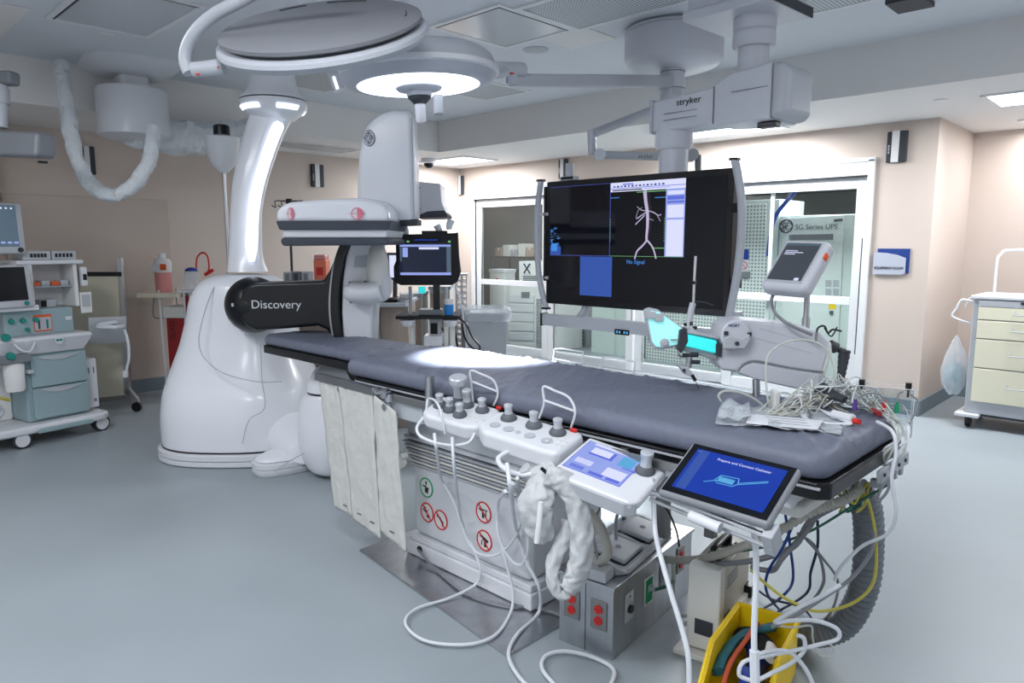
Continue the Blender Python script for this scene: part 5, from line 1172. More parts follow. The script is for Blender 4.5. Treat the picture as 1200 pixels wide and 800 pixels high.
for px in (482, 522, 530): b.bx((ux(px) - .015, -.03, uz(430)), (ux(px) + .015, .01, uz(379)))
b.build('leg_posts', 'offwhite', U, bev=.004)
for px in (478, 528): b = MB(MU); b.lathe([(.035, uz(382)), (.05, uz(377)), (.052, uz(375)), (.045, uz(374))], (ux(px), -.06, 0), n=20); b.build('probe_cup', 'white', U)
b = MB(MU); b.bx((ux(492), -.02, .1), (ux(520), .06, .55)); b.build('lower_pillar', 'offwhite', U, bev=.01)
b = MB(MU)
for a_ in (.6, 2.4, 3.9, 5.5): b.tube([(0, 0, .1), (.28 * math.cos(a_), .28 * math.sin(a_) + .1, .08)], .025, n=8, sm=0); b.cyl((.28 * math.cos(a_), .28 * math.sin(a_) + .09, .04), (.28 * math.cos(a_), .28 * math.sin(a_) + .11, .04), .04, n=16)
b.build('base', 'offwhite', U)
b = MB(MU); b.bx((ux(490), -.02, uz(344)), (ux(498), .01, uz(336))); b.build('hanging_pad', 'cyan', U, bev=.004)
b = MB(MU); b.tube([(ux(533), 0, uz(372)), (ux(545), 0, uz(380)), (ux(552), 0, uz(395)), (ux(562), 0, uz(409)), (ux(555), 0, uz(411)), (ux(545), 0, uz(400)), (ux(540), 0, uz(380))], .007, n=8); b.tube([(ux(531), 0, uz(374)), (ux(533), 0, uz(395)), (ux(536), .0, uz(412))], .007, n=8); b.tube([(ux(515), .02, uz(385)), (ux(522), .02, uz(395)), (ux(521), .02, uz(410))], .006, n=8); b.build('probe_cords', 'black', U)
b = MB(MU); b.tube([(ux(533), 0.03, uz(335)), (ux(539), .03, uz(355)), (ux(543), .03, uz(385)), (ux(546), .03, uz(420))], .006, n=8); b.build('pale_cord', 'cable_white', U)
cb = MU @ Vector((ux(526), -.03, uz(369) + .001)); t = thing('wipes_tub', 'small tub of bright blue fluid with clear lid on the ultrasound tray', 'tub', cb)
b = MB(Matrix.Translation(cb)); b.lathe([(.03, 0), (.032, .07), (.032, .07)], n=24); b.build('tub', 'cyan', t)
for c_ in children(t): c_.data.materials[0] = mat('tub_blue', (40, 140, 225), .3)
b = MB(Matrix.Translation(cb)); b.lathe([(.033, .07), (.033, .1), (.03, .104), (.001, .104)], n=24); b.build('lid', 'white_matte', t)

# ================================================================== SUPPLY CART (right)
qx = 6.93
SC_ = thing('supply_cart', 'cream drawer supply cart with white frame at the right edge', 'cart', (7.2, .9, 0))
ztop = fx(1141, 350, qx).z; yl_ = fx(1141, 350, qx).y
zb_ = fx(1133, 483, qx).z
ys = yl_ - .78
b = MB(); b.bx((qx, ys, zb_), (qx + .55, yl_, ztop)); b.build('case', 'light_gray', SC_, bev=.008)
b = MB(); b.bx((qx - .02, ys - .02, ztop), (qx + .57, yl_ + .02, ztop + .03)); b.build('top', 'white', SC_, bev=.008)
zs = [fx(1140, y, qx).z for y in (358, 374, 396, 430, 470)]
for i in range(4):
    b = MB(); b.bx((qx - .018, ys + .04, zs[i + 1] + .006), (qx + .01, yl_ - .045, zs[i] - .004)); d = b.build('drawer', 'cream_drawer', SC_, bev=.004)
    yc = (ys + yl_) / 2 + .1; zc3 = (zs[i] + zs[i + 1]) / 2
    for yc in (yl_ - .36,): b = MB(); b.tube([(qx - .018, yc - .07, zc3 + .025), (qx - .045, yc - .07, zc3 - .0), (qx - .045, yc + .07, zc3 - .0), (qx - .018, yc + .07, zc3 + .025)], .005, n=6, sm=0); b.build('handle', 'light_gray', d)
b = MB(); b.bx((qx - .019, ys + .04, zs[0]), (qx, yl_ - .045, ztop - .01)); b.build('label_strip', 'light_gray', SC_)
b = MB(); b.bx((qx - .024, yl_ - .45, ztop - .03), (qx - .019, yl_ - .33, ztop - .012)); b.build('lock_bar', 'ink_dark', SC_)
b = MB(); b.bx((qx - .06, yl_ - .12, zb_ - .03), (qx + .5, yl_ + .06, zb_)); b.build('bumper_foot', 'white', SC_, bev=.008)
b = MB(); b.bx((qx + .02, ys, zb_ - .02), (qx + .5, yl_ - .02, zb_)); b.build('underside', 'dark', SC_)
for x, y in ((qx + .05, yl_ - .03), (qx + .48, yl_ - .03), (qx + .05, ys + .06), (qx + .48, ys + .06)):
    b = MB(); b.bx((x - .02, y - .02, .08), (x + .02, y + .02, zb_ - .02)); c = b.build('caster_fork', 'light_gray', SC_, bev=.003)
    b = MB(); b.cyl((x, y - .018, .055), (x, y + .018, .055), .055, n=24); b.build('caster_wheel', 'black', c, bev=.004)
b = MB(); b.tube([(qx + .45, yl_ - .06, ztop + .02), (qx + .45, yl_ - .06, ztop + .3), (qx + .45, yl_ - .09, ztop + .37), (qx + .45, yl_ - .16, ztop + .4), (qx + .45, ys + .16, ztop + .4), (qx + .45, ys + .06, ztop + .34), (qx + .45, ys + .06, ztop + .02)], .013, n=10); b.build('top_rail', 'white', SC_)
b = MB(); b.tube([(qx + .1, yl_, ztop - .04), (qx + .1, yl_ + .1, ztop - .02), (qx + .1, yl_ + .14, ztop - .1), (qx + .1, yl_ + .16, ztop - .17), (qx + .1, yl_ + .02, ztop - .22)], .01, n=10); b.tube([(qx + .4, yl_, ztop - .04), (qx + .4, yl_ + .1, ztop - .02), (qx + .4, yl_ + .14, ztop - .1)], .01, n=10); b.build('side_handle', 'white', SC_)
cb = fx(1120, 425, qx + .1)
b = MB(); b.rings([[cb + Vector((ry * .6 * math.sin(a), ry * math.cos(a), z)) for a in [2 * math.pi * i / 24 for i in range(24)]] for ry, z in ((.01, .24), (.035, .2), (.085, .06), (.1, -.06), (.09, -.18), (.05, -.26), (.01, -.28))]); b.noise(.03, 14); b.noise(.015, 36)
single('hanging_bag', 'clear plastic bag of blue items hanging beside the supply cart', 'bag', b, 'film', cb - ZUP * .28)
b = MB(); b.rings([[cb + Vector((ry * .6 * math.sin(a), ry * math.cos(a), z)) for a in [2 * math.pi * i / 14 for i in range(14)]] for ry, z in ((.04, .0), (.075, -.06), (.08, -.16), (.03, -.24))]); b.noise(.025, 20)
single('folded_gown', 'folded teal cloth inside the clear hanging bag', 'cloth', b, 'teal', cb - ZUP * .22)

# ================================================================== EQUIPMENT ROOM CONTENTS
def ecab(name, label, cat, x, pts, depth, m):      # pts: top left, bottom right seen in the photo on the plane X = x
    p, q_ = fx(*pts[0], x), fx(*pts[1], x); t = thing(name, label, cat, (x + depth / 2, (p.y + q_.y) / 2, 0))
    z0 = max(0.0, 0); b = MB(); b.bx((x, q_.y, z0), (x + depth, p.y, p.z)); b.build('case', m, t, bev=.008); return t, p, q_
t, p, q_ = ecab('ups_cabinet', 'tall white power cabinet with round black logo behind the right glass door', 'cabinet', 8.1, ((914, 253), (996, 470)), .7, 'cab_green')
Mk = frame((8.1, 0, 0), (0, -1, 0), ZUP)
def ek(pp, z0, z1, nm, m, par, **k): b = MB(Mk); b.prism(px2d(Mk, pp), z0, z1); return b.build(nm, m, par, **k)
dn = ek([(917, 256), (990, 252), (980, 468), (917, 460)], .0, .015, 'door', 'perf', t, bev=.003)
c_ = px2d(Mk, [(922, 265)])[0]; monogram(shift(Mk, c_[0], c_[1], .017), .075, 'ink_dark', t)
c_ = px2d(Mk, [(957, 266)])[0]; text('SG Series UPS', shift(Mk, c_[0], c_[1], .017), .08, 'ink', t, 'cabinet_lettering')
ek([(925, 275), (977, 274), (977, 281), (925, 281)], .015, .019, 'display_strip', 'mid_gray', t)
ek([(978, 257), (988, 256), (988, 259), (978, 260)], .015, .019, 'nameplate', 'ink', t)
for x0, y0 in ((968, 328), (977, 328), (968, 338), (977, 338)): ek([(x0, y0), (x0 + 7, y0), (x0 + 7, y0 + 8), (x0, y0 + 8)], .015, .018, 'panel_button', 'light_gray', t)
ek([(972, 354), (980, 354), (980, 362), (972, 362)], .015, .018, 'warning_label', 'yellow', t)
ek([(973, 364), (977, 364), (977, 368), (973, 368)], .015, .03, 'lock', 'ink', t)
t, p, q_ = ecab('perforated_cabinet', 'white perforated cabinet behind the glass right of the big display', 'cabinet', 8.1, ((847, 236), (902, 470)), .7, 'cab_green')
ek([(848, 240), (898, 238), (898, 462), (848, 455)], .0, .012, 'perforated_door', 'perf_panel', t, bev=.002)
ek([(866, 292), (878, 292), (878, 304), (866, 304)], .012, .016, 'blue_label', 'blue', t); ek([(866, 304), (878, 304), (878, 318), (866, 318)], .012, .015, 'warning_label', 'paper', t)
c_ = px2d(Mk, [(872, 311)])[0]; b = MB(shift(Mk, c_[0], c_[1], .017)); b.tube([(.045 * math.cos(a * .5236), .045 * math.sin(a * .5236), 0) for a in range(12)], .005, closed=True, sm=2, n=5); b.tube([(-.03, .03, 0), (.03, -.03, 0)], .004, sm=0, n=5); b.build('prohibition_mark', 'red', t)
ek([(866, 318), (880, 318), (880, 325), (866, 325)], .012, .05, 'latch', 'mid_gray', t, bev=.006)
t, p, q_ = ecab('perforated_cabinet', 'white perforated cabinet seen below the big display behind the robot cassette', 'cabinet', 8.1, ((758, 340), (838, 450)), .7, 'cab_green')
ek([(758, 342), (798, 343), (798, 446), (758, 440)], .0, .012, 'perforated_door', 'perf_panel', t, bev=.002); ek([(801, 343), (841, 344), (841, 450), (801, 446)], .0, .012, 'perforated_door', 'perf_panel', t, bev=.002)
t, p, q_ = ecab('equipment_cabinet', 'pale green smooth cabinet seen below the big display', 'cabinet', 8.1, ((694, 330), (752, 440)), .7, 'cab_green')
ek([(696, 332), (721, 333), (721, 432), (696, 428)], .0, .01, 'door', 'cab_green', t, bev=.002); ek([(723, 333), (750, 334), (750, 437), (723, 433)], .0, .01, 'door', 'cab_green', t, bev=.002)
t, p, q_ = ecab('cooling_unit', 'white ribbed cooling unit behind the first glass door', 'machine', 7.75, ((596, 334), (652, 415)), .6, 'white_matte')
Mk = frame((7.75, 0, 0), (0, -1, 0), ZUP)
for k in range(5): ek([(598, 345 + 11 * k), (626, 346 + 11 * k), (626, 355 + 11 * k), (598, 354 + 11 * k)], 0, .015, 'louvre_panel', 'white', t, bev=.004)
ek([(612, 342), (621, 342), (621, 349), (612, 349)], .012, .02, 'control_plate', 'mid_gray', t)
b = MB(Mk)
q0, q1 = px2d(Mk, [(630, 350), (650, 408)])
for k in range(16): b.box(((q0[0] + q1[0]) / 2, q0[1] + (q1[1] - q0[1]) * k / 15, .012), (q1[0] - q0[0], .012, .02))
for k in range(6): b.box((q0[0] + (q1[0] - q0[0]) * k / 5, (q0[1] + q1[1]) / 2, .018), (.01, abs(q1[1] - q0[1]), .012))
b.build('side_grille', 'light_gray', t)
cz_ = p.z; c0 = px2d(Mk, [(617, 334)])[0]
t = thing('fan_box', 'white box with crossed fan square standing on the cooling unit', 'box', Mk @ Vector((c0[0], cz_, -.15)))
ek([(607, 306), (642, 305), (642, 333), (607, 333)], -.3, -.02, 'case', 'white_matte', t, bev=.008)
ek([(613, 308), (621, 308), (621, 321), (613, 321)], -.02, -.012, 'fan_plate', 'paper', t)
b = MB(Mk); 
for a_, c_ in (((613.5, 309), (620.5, 320)), ((620.5, 309), (613.5, 320))): qa_, qc_ = px2d(Mk, [a_, c_]); b.tube([(*qa_, -.01), (*qc_, -.01)], .012, n=4, sm=0)
b.build('cross_mark', 'ink_dark', t)
for k in range(4): ek([(612, 323 + 2.4 * k), (640, 323 + 2.4 * k), (640, 324.3 + 2.4 * k), (612, 324.3 + 2.4 * k)], -.02, -.012, 'vent_slot', 'mid_gray', t)
t = thing('grille_unit', 'dark gridded ventilation unit behind the lower left of the big display', 'machine', (8.0, fx(655, 400, 7.75).y, 0))
p, q_ = fx(655, 352, 8.1), fx(664, 410, 8.1); b = MB(); b.bx((8.4, fx(672, 400, 8.1).y, 0), (8.8, fx(652, 400, 8.1).y, p.z)); b.build('case', 'light_gray', t, bev=.006)
b = MB()
for k in range(16): b.box((8.39, (fx(672, 400, 8.1).y + fx(652, 400, 8.1).y) / 2, p.z - .05 - k * .055), (.01, .26, .03))
b.build('grille', 'mid_gray', t)
# wire shelf with boxes, sharps bin
bw = fx(607, 306, 9.2); t = thing('wire_shelf', 'wire shelving with supplies at the back of the equipment room', 'shelf', (9.3, bw.y, 0))
b = MB()
for y in (bw.y - .45, bw.y + .55):
    for x in (9.1, 9.55): b.cyl((x, y, 0), (x, y, bw.z + .1), .014, n=8)
b.build('posts', 'steel_dull', t)
b = MB()
for z in (bw.z - .2, bw.z - .6, bw.z - 1.1, bw.z + .06): b.bx((9.08, bw.y - .47, z), (9.57, bw.y + .57, z + .025))
b.build('shelves', 'steel_dull', t)
for i in range(5):
    y = bw.y - .35 + .19 * i; h = (.16, .22, .12, .2, .15)[i]
    tt = thing('supply_box', ['small tan carton at the right end of the wire shelf', 'tall pale carton on the wire shelf, next to the right end one', 'flat grey carton in the middle of the wire shelf top', 'square pale carton left of the flat grey one on the wire shelf', 'tan carton at the left end of the wire shelf top'][i], 'box', (9.2, y, bw.z + .086), group='cartons on the wire shelf')
    b = MB(); b.bx((9.12, y - .08, bw.z + .086), (9.35, y + .08, bw.z + .086 + h)); b.build('carton', ['wood', 'offwhite', 'light_gray', 'offwhite', 'wood'][i], tt, bev=.004)
    b = MB(); b.bx((9.119, y - .015, bw.z + .086 + h - .05), (9.36, y + .015, bw.z + .0875 + h)); b.build('tape', 'cream', tt)
cb = fx(577, 332, 7.7) - Vector((0, .14, 0)); t = thing('sharps_bin', 'white sharps bin with red mark behind the first glass door', 'bin', (7.8, cb.y, 0))
pb_ = fx(577, 330, 7.7).z
b = MB(); b.bx((7.66, cb.y - .16, .02), (7.9, cb.y + .16, fx(577, 318, 7.7).z)); b.build('body', 'white_matte', t, bev=.01); b = MB(); b.bx((7.65, cb.y - .17, fx(577, 319, 7.7).z), (7.91, cb.y + .17, fx(577, 315, 7.7).z)); b.build('lid', 'white', t, bev=.008)
b = MB(frame((7.658, cb.y, fx(577, 328, 7.7).z), (0, -1, 0), ZUP)); b.lathe([(.035, 0), (.035, .003)], n=20); b.box((0, -.05, .001), (.03, .05, .003)); b.build('mark', 'red', t)
# dark ducting; blue glass reflection built as a tube high in the equipment room
b = MB(); b.bx((8.9, 2.2, 2.2), (9.6, 4.6, LO - .012)); single('air_duct', 'dark air duct high in the equipment room', 'duct', b, 'dark_room', (9.2, 3.4, 2.2), bev=.01)
b = MB(); b.tube([Vector((7.9, fx(960, 190, 7.9).y, LO)), fx(955, 196, 7.9), fx(931, 226, 7.9), fx(920, 238, 7.9), fx(909, 253, 7.9), fx(903, 275, 7.9), fx(900, 300, 7.9)], .022, n=10); single('blue_reflection_tube', 'bright blue tube standing in for a reflection in the right glass door', 'hose', b, 'blue', fx(900, 300, 7.9))

# ================================================================== CATHETER ROBOT ON THE FAR RAIL
RW = 2.72
RB = thing('catheter_robot', 'grey catheter robot arm with glowing cyan cassette, mounted over the table', 'robot', V(905, 460, RW))
Mr = vframe(905, 415, RW)
def rp(pp, z0, z1, nm, m, par=None, **k): b = MB(Mr); b.prism(px2d(Mr, pp), z0, z1); return b.build(nm, m, par or RB, **k)
rp([(842, 425), (845, 400), (848, 382), (856, 377), (873, 375), (939, 381), (960, 389), (974, 400), (973, 415), (968, 432), (958, 457), (951, 460), (905, 449), (881, 443), (862, 436), (846, 434)], -.17, .0, 'body', 'boom', bev=.028, seg=5)
rp([(862, 436), (866, 430), (880, 424), (900, 427), (925, 432), (962, 436), (957, 457), (950, 459), (905, 449), (881, 443)], -.15, .012, 'lower_shell', 'boom', bev=.008)
b = MB(Mr); b.tube([(x, y, .012) for x, y in px2d(Mr, [(863, 434), (870, 426), (882, 422), (900, 425), (925, 430), (963, 435)])], .004, n=6, sm=5); b.build('shell_seam', 'mid_gray', RB)
for a_, c_ in (((890, 385), (955, 402)), ((885, 396), (952, 414))): b = MB(Mr); b.tube([(*px2d(Mr, [a_])[0], -.002), (*px2d(Mr, [c_])[0], -.002)], .003, n=6, sm=0); b.build('body_groove', 'lamp_gray', RB)
rp([(968, 405), (975, 400), (976, 412), (966, 445), (960, 456), (957, 440)], -.16, -.0, 'end_frame', 'offwhite', bev=.01)
Md = shift(Mr, *px2d(Mr, [(860, 392)])[0], .0)
b = MB(Md); b.lathe([(.058, 0), (.058, .024), (.052, .03), (.001, .03)], n=32); b.build('dial_housing', 'boom', RB)
b = MB(Md); b.prism([(-.05, -.05), (.03, -.05), (.05, -.02), (.048, .01), (.02, -.008), (-.03, .002), (-.05, -.01)], .03, .042); b.build('dial_plate', 'light_gray', RB, bev=.006)
b = MB(Md); b.lathe([(.008, .042), (.008, .046), (.001, .046)], (-.0, -.028, 0), n=14); b.build('dial_pivot', 'dark', RB)
for x, y in ((-.04, .01), (.048, .006), (.03, -.03)): b = MB(Md); b.box((x, y, .034), (.014, .014, .01)); b.build('dial_screw', 'dark', RB)
text('HORT', shift(Md, -.01, .038, .031), .016, 'blue_dark', RB, 'dial_lettering')
b = MB(); b.cyl(V(886, 444, RW + .03), V(887, 474, RW + .03), .014, n=14); b.build('support_post', 'steel', RB)
b = MB(); b.cyl(V(953, 455, RW + .05), V(953, 475, RW + .05), .018, n=14); b.build('support_post', 'dark', RB)
# arm with cyan window
rp([(801, 388), (841, 396), (844, 424), (798, 411), (797, 398)], -.09, -.015, 'arm', 'light_gray', bev=.01)
rp([(803, 391), (840, 399), (839, 414), (801, 405)], -.016, .008, 'arm_window', 'cyan', bev=.006)
rp([(804, 386), (842, 394), (842, 397), (803, 390)], -.05, .01, 'arm_rail', 'lamp_gray', bev=.003)
rp([(796, 386), (805, 384), (806, 400), (798, 414), (794, 408)], -.06, .012, 'arm_joint', 'dark', bev=.006)
rp([(838, 402), (845, 402), (845, 418), (838, 416)], -.06, .014, 'arm_joint', 'dark', bev=.005)
# cassette plate
cas = [(756, 364), (762, 361), (772, 363), (804, 386), (803, 396), (797, 406), (778, 410), (768, 409), (763, 402)]
rp(cas, -.05, -.012, 'cassette_frame', 'lamp_gray', bev=.006)
cx_, cy_ = 779, 387
rp([(cx_ + (x - cx_) * .88, cy_ + (y - cy_) * .88) for x, y in cas], -.014, -.008, 'cassette_panel', 'cyan_pale', bev=.002)
for x, y, w_, h_ in ((763, 369, .035, .028), (772, 372, .035, .03)): b = MB(shift(Mr, *px2d(Mr, [(x, y)])[0], .0)); b.box((0, 0, 0), (w_, h_, .02)); b.build('cassette_clip', 'light_gray', RB, bev=.005)
b = MB(shift(Mr, *px2d(Mr, [(779, 402)])[0], -.008)); b.lathe([(.018, 0), (.018, .01), (.008, .012), (.008, .02), (.001, .02)], n=18); b.build('cassette_knob', 'light_gray', RB)
b = MB(shift(Mr, *px2d(Mr, [(792, 398)])[0], .0)); b.box((0, 0, 0), (.04, .006, .01)); b.box((.01, .01, 0), (.006, .02, .01)); b.build('cassette_latch', 'steel', RB)
# upright rod with syringe, hanging drive
b = MB(); b.tube([V(815, 300, RW), V(813, 340, RW), V(812, 368, RW)], .0055, n=8); b.build('upright_rod', 'steel', RB)
b = MB(); b.tube([V(812, 355, RW), V(808, 372, RW), V(806, 385, RW)], .012, n=10); b.tube([V(806, 383, RW), V(812, 390, RW)], .014, n=10); b.build('rod_holder', 'light_gray', RB)
for px, py, s in ((813, 331, .016), (808, 379, .02), (814, 384, .016), (804, 380, .015)): b = MB(Matrix.Translation(V(px, py, RW))); b.box((0, 0, 0), (s, s, s * .8)); b.build('clamp_block', 'black', RB, bev=.003)
b = MB(); b.tube([V(812, 353, RW), V(825, 354, RW), V(836, 358, RW)], .0025, n=6); b.build('thin_arm', 'dark', RB)
b = MB(Mr)
b.tube([(*px2d(Mr, [(811, 412)])[0], -.03), (*px2d(Mr, [(809, 432)])[0], -.03)], .012, n=10, sm=0); b.tube([(*px2d(Mr, [(798, 410)])[0], -.03), (*px2d(Mr, [(798, 418)])[0], -.03), (*px2d(Mr, [(806, 420)])[0], -.03)], .004); b.build('hanging_drive', 'steel', RB)
for px, py, s in ((815, 416, .018), (817, 425, .014), (806, 417, .012)): b = MB(shift(Mr, *px2d(Mr, [(px, py)])[0], -.02)); b.cyl((-.015, 0, 0), (.015, 0, 0), s * .6, n=14); b.build('drive_knob', 'dark', RB)
b = MB(Mr); b.prism(px2d(Mr, [(795, 428), (808, 431), (814, 443), (803, 439)]), -.05, -.0); b.build('drive_plate', 'light_gray', RB, bev=.004)
b = MB(Mr); b.prism(px2d(Mr, [(800, 432), (803, 432), (803, 436), (800, 435)]), .0, .004); b.build('plate_hole', 'dark', RB)
b = MB(); b.tube([V(811, 439, RW), V(815, 446, RW)], .007, n=8); b.tube([V(815, 446, RW), V(819, 456, RW)], .0015, n=5); b.build('needle_tip', 'black', RB)
# power connector at the rear end
b = MB(); b.tube([V(972, 404, RW + .03), V(980, 408, RW + .03)], .022, n=14, sm=0); b.build('rear_socket', 'dark', RB)
b = MB(); b.tube([V(978, 408, RW + .03), V(990, 412, RW + .03)], .012, n=12, sm=0); b.tube([V(990, 410, RW + .02), V(988, 425, RW + .02), V(986, 440, RW + .02), V(985, 452, RW + .02)], (.022, .011), n=12, sm=5, rib=.08); b.build('rear_plug', 'dark', RB)
b = MB(); b.tube([V(956, 400, RW - .05), V(958, 385, RW - .04), V(966, 382, RW - .03), V(970, 390, RW), V(976, 386, RW), V(986, 388, RW)], .004, n=6, sm=6); b.tube([V(966, 384, RW - .02), V(974, 394, RW), V(981, 383, RW)], .003, n=6); b.build('wire_tie', 'black', RB)
# touch screen on its post
b = MB(); b.cyl(V(944, 386, RW + .04), V(946, 345, RW + .04), .0105, n=16); b.cyl(V(944, 386, RW + .04), V(944.6, 372, RW + .04), .015, n=16); b.build('screen_post', 'steel', RB)
RS = thing('robot_screen', 'rounded pale grey control screen on a steel post above the robot arm', 'screen', V(945, 346, RW + .04))
c0, cxv, cyv = V(927, 306, RW), V(949, 287, RW + .02) - V(915, 286, RW - .04), None
TLp, TRp, BLp = V(918, 282, 2.76), V(964, 283, 2.63), V(897, 332, 2.68)
Mt = frame((TRp + BLp) / 2, TRp - TLp, TLp - BLp)
hwx, hwy = (TRp - TLp).length / 2 + .012, (TLp - BLp).length / 2 + .012
b = MB(Mt); b.rings([[(x * s, y * s, z) for x, y in ((-hwx, -hwy), (hwx, -hwy), (hwx, hwy), (-hwx, hwy))] for s, z in ((.82, -.085), (1, -.05), (1, 0))]); b.build('case', 'boom', RS, bev=.024, seg=5)
b = MB(Mt); b.box((0, 0.0, .0), (hwx * 1.62, hwy * 1.62, .004)); b.build('bezel', 'lamp_gray', RS, bev=.002)
b = MB(Mt); b.box((-.0, .004, .0022), (hwx * 1.5, hwy * 1.5, .001)); s = b.build('screen', 'scr_gray', RS)
b = MB(Mt)
for k, w_ in enumerate((.05, .075, .045)): b.box((-hwx * .62 + w_ / 2, .055 - k * .008, .003), (w_, .003, .001))
b.build('screen_text', 'scr_white', s)
b = MB(Mt); b.box((hwx * .52, -hwy * .66, .003), (.018, .012, .001)); b.build('screen_button', 'scr_white', s)
b = MB(Mt); b.box((0, hwy * .72, .003), (hwx * 1.5, .008, .001)); b.build('title_bar', 'scr_slate', s)
b = MB(Mt); b.box((hwx - .006, hwy * .45, -.025), (.02, .026, .022)); b.box((hwx + .002, hwy * .45, -.025), (.012, .014, .012)); b.build('side_switch', 'orange', RS, bev=.002)
b = MB(); b.tube([V(914, 334, RW), V(907, 340, RW), V(905, 345, RW)], (.022, .016), n=12); b.build('cable_plug', 'mid_gray', RS)
b = MB(); b.tube([V(908, 342, RW), V(904, 352, RW), V(908, 366, RW), V(920, 377, RW - .04), V(935, 385, RW - .05), V(952, 392, RW - .06)], .0065, n=8); single('screen_cable', 'grey cable curling from the robot screen down over the robot body', 'cable', b, 'cable_gray', V(905, 352, RW))

# ================================================================== TUBING, PACKET, MANIFOLD BOX ON THE PAD
ZT = .968
def surf(px, py, dz=.006): p = fz(px, py, ZT); p.z += dz; return p
# packet
PK = thing('film_packet', 'clear film packet with white printed leaflet lying on the pad', 'packet', surf(920, 497, 0))
def quadgrid(c, nu, nv, amp, seed, lift=.004):
    a = [fz(*p, ZT) for p in c]; b = MB()
    def fn(u, v):
        p = (a[0] * (1 - u) + a[1] * u) * (1 - v) + (a[3] * (1 - u) + a[2] * u) * v
        q = p.copy(); q.z += lift + amp * abs(noise.noise(p * 14 + Vector((seed, 0, 0)))) + amp * .6 * abs(noise.noise(p * 33)); return q
    return b.grid(fn, nu, nv)
quadgrid([(846, 478), (1000, 487), (985, 512), (838, 500)], 30, 10, .018, 1, .004).build('film', 'film', PK, solid=.0012)
quadgrid([(846, 478), (878, 480), (880, 498), (838, 500)], 12, 8, .04, 7, .012).build('film_fold', 'film', PK, solid=.0012)
quadgrid([(878, 489), (965, 497), (958, 509), (874, 501)], 18, 6, .003, 3, .014).build('leaflet', 'paper', PK, solid=.001)
b = MB()
for k in range(4): b.tube([surf(892 + 4 * k, 493.5 + 3.3 * k, .024), surf(940 + 3 * k, 498 + 3.3 * k, .024)], .0008, n=4, sm=0)
b.build('print_line', 'mid_gray', PK)
# tubing heap: each line its own cable
tubes = [
 ([(845, 470), (842, 463), (850, 458), (868, 460), (885, 468), (900, 480), (912, 486)], .004, 'tube line looping around the robot support post on the pad', 2.55),
 ([(868, 462), (900, 452), (930, 462), (955, 478), (985, 484), (1010, 478)], .003, None, 0),
 ([(902, 482), (898, 450), (899, 420), (912, 405), (935, 398), (958, 402), (972, 415), (978, 440), (970, 462)], .004, 'large tubing loop arching over the front of the robot body', 2.5)]
tt = thing('tubing_bundle', 'tangled bundle of clear and white tubing heaped at the near end of the pad', 'tubing', surf(985, 480, 0))
b = MB()
def heap(px0, py0, px1, py1, n, r, m, amp, hz, seed):
    rr = random.Random(seed)
    for k in range(n):
        q = MB(); a = (px0 + rr.uniform(-8, 8), py0 + rr.uniform(-4, 4)); c = (px1 + rr.uniform(-10, 10), py1 + rr.uniform(-6, 6)); P = []
        for j in range(7):
            u = j / 6; p = surf(a[0] * (1 - u) + c[0] * u + rr.uniform(-amp, amp), min(512, a[1] * (1 - u) + c[1] * u + rr.uniform(-amp * .45, amp * .45)), .006 + rr.uniform(0, hz) * math.sin(math.pi * u))
            P.append(p)
        q.tube(P, r, n=7, sm=6); q.build('tube', m, tt)
heap(905, 486, 1010, 470, 11, .0026, 'tube', 14, .1, 1); heap(925, 478, 1020, 476, 9, .0024, 'cable_white', 16, .11, 2); heap(950, 462, 1040, 486, 12, .0022, 'tube', 15, .11, 3); heap(900, 488, 985, 482, 7, .0026, 'hose_beige', 10, .06, 4); heap(985, 470, 1050, 492, 9, .0022, 'tube', 12, .07, 5)
q = MB(); 
for k in range(4): q.tube([surf(938 + 2 * k, 488, .01), surf(952, 484 - k, .016), surf(975, 489 + k, .012), surf(998, 497 + k, .01), surf(975, 500, .01), surf(948, 495, .01)], .004, n=7, closed=True)
q.build('coiled_tube', 'cable_white', tt)
q = MB(); q.tube([surf(975, 492, .02), surf(1000, 498, .02)], .016, n=10, sm=0); q.build('connector_block', 'white', tt, bev=.004)
q = MB(); q.tube([surf(1000, 499, .018), surf(1007, 501, .018)], .009, n=10, sm=0); q.build('red_connector', 'red', tt); q = MB(); q.tube([surf(1022, 487, .02), surf(1030, 492, .02)], .009, n=10, sm=0); q.build('red_connector', 'red_dark', tt)
q = MB(frame(V(908, 468, 2.5), RT, ZUP)); q.box((0, 0, 0), (.02, .07, .05)); q.build('spray_connector', 'offwhite', tt, bev=.006)
q = MB()
for k in range(6): q.tube([V(908 + k * 2, 478, 2.45), V(912 + k * 2.4, 485, 2.4), V(925, 486, 2.38)], .0025, n=6)
q.build('lead_fan', 'offwhite', tt)
q = MB(); q.tube([V(960, 455, 2.55), V(975, 462, 2.5), V(990, 468, 2.45)], (.03, .015), n=10, flat=.6); q.noise(.006, 30); q.build('dark_clamp', 'dark', tt)
for pp, r, lb, w in (tubes[0], tubes[2]):
    q = MB(); q.tube([V(x, y, w) for x, y in pp], r, n=8, sm=8); q.build('loop_tube', 'tube', tt)
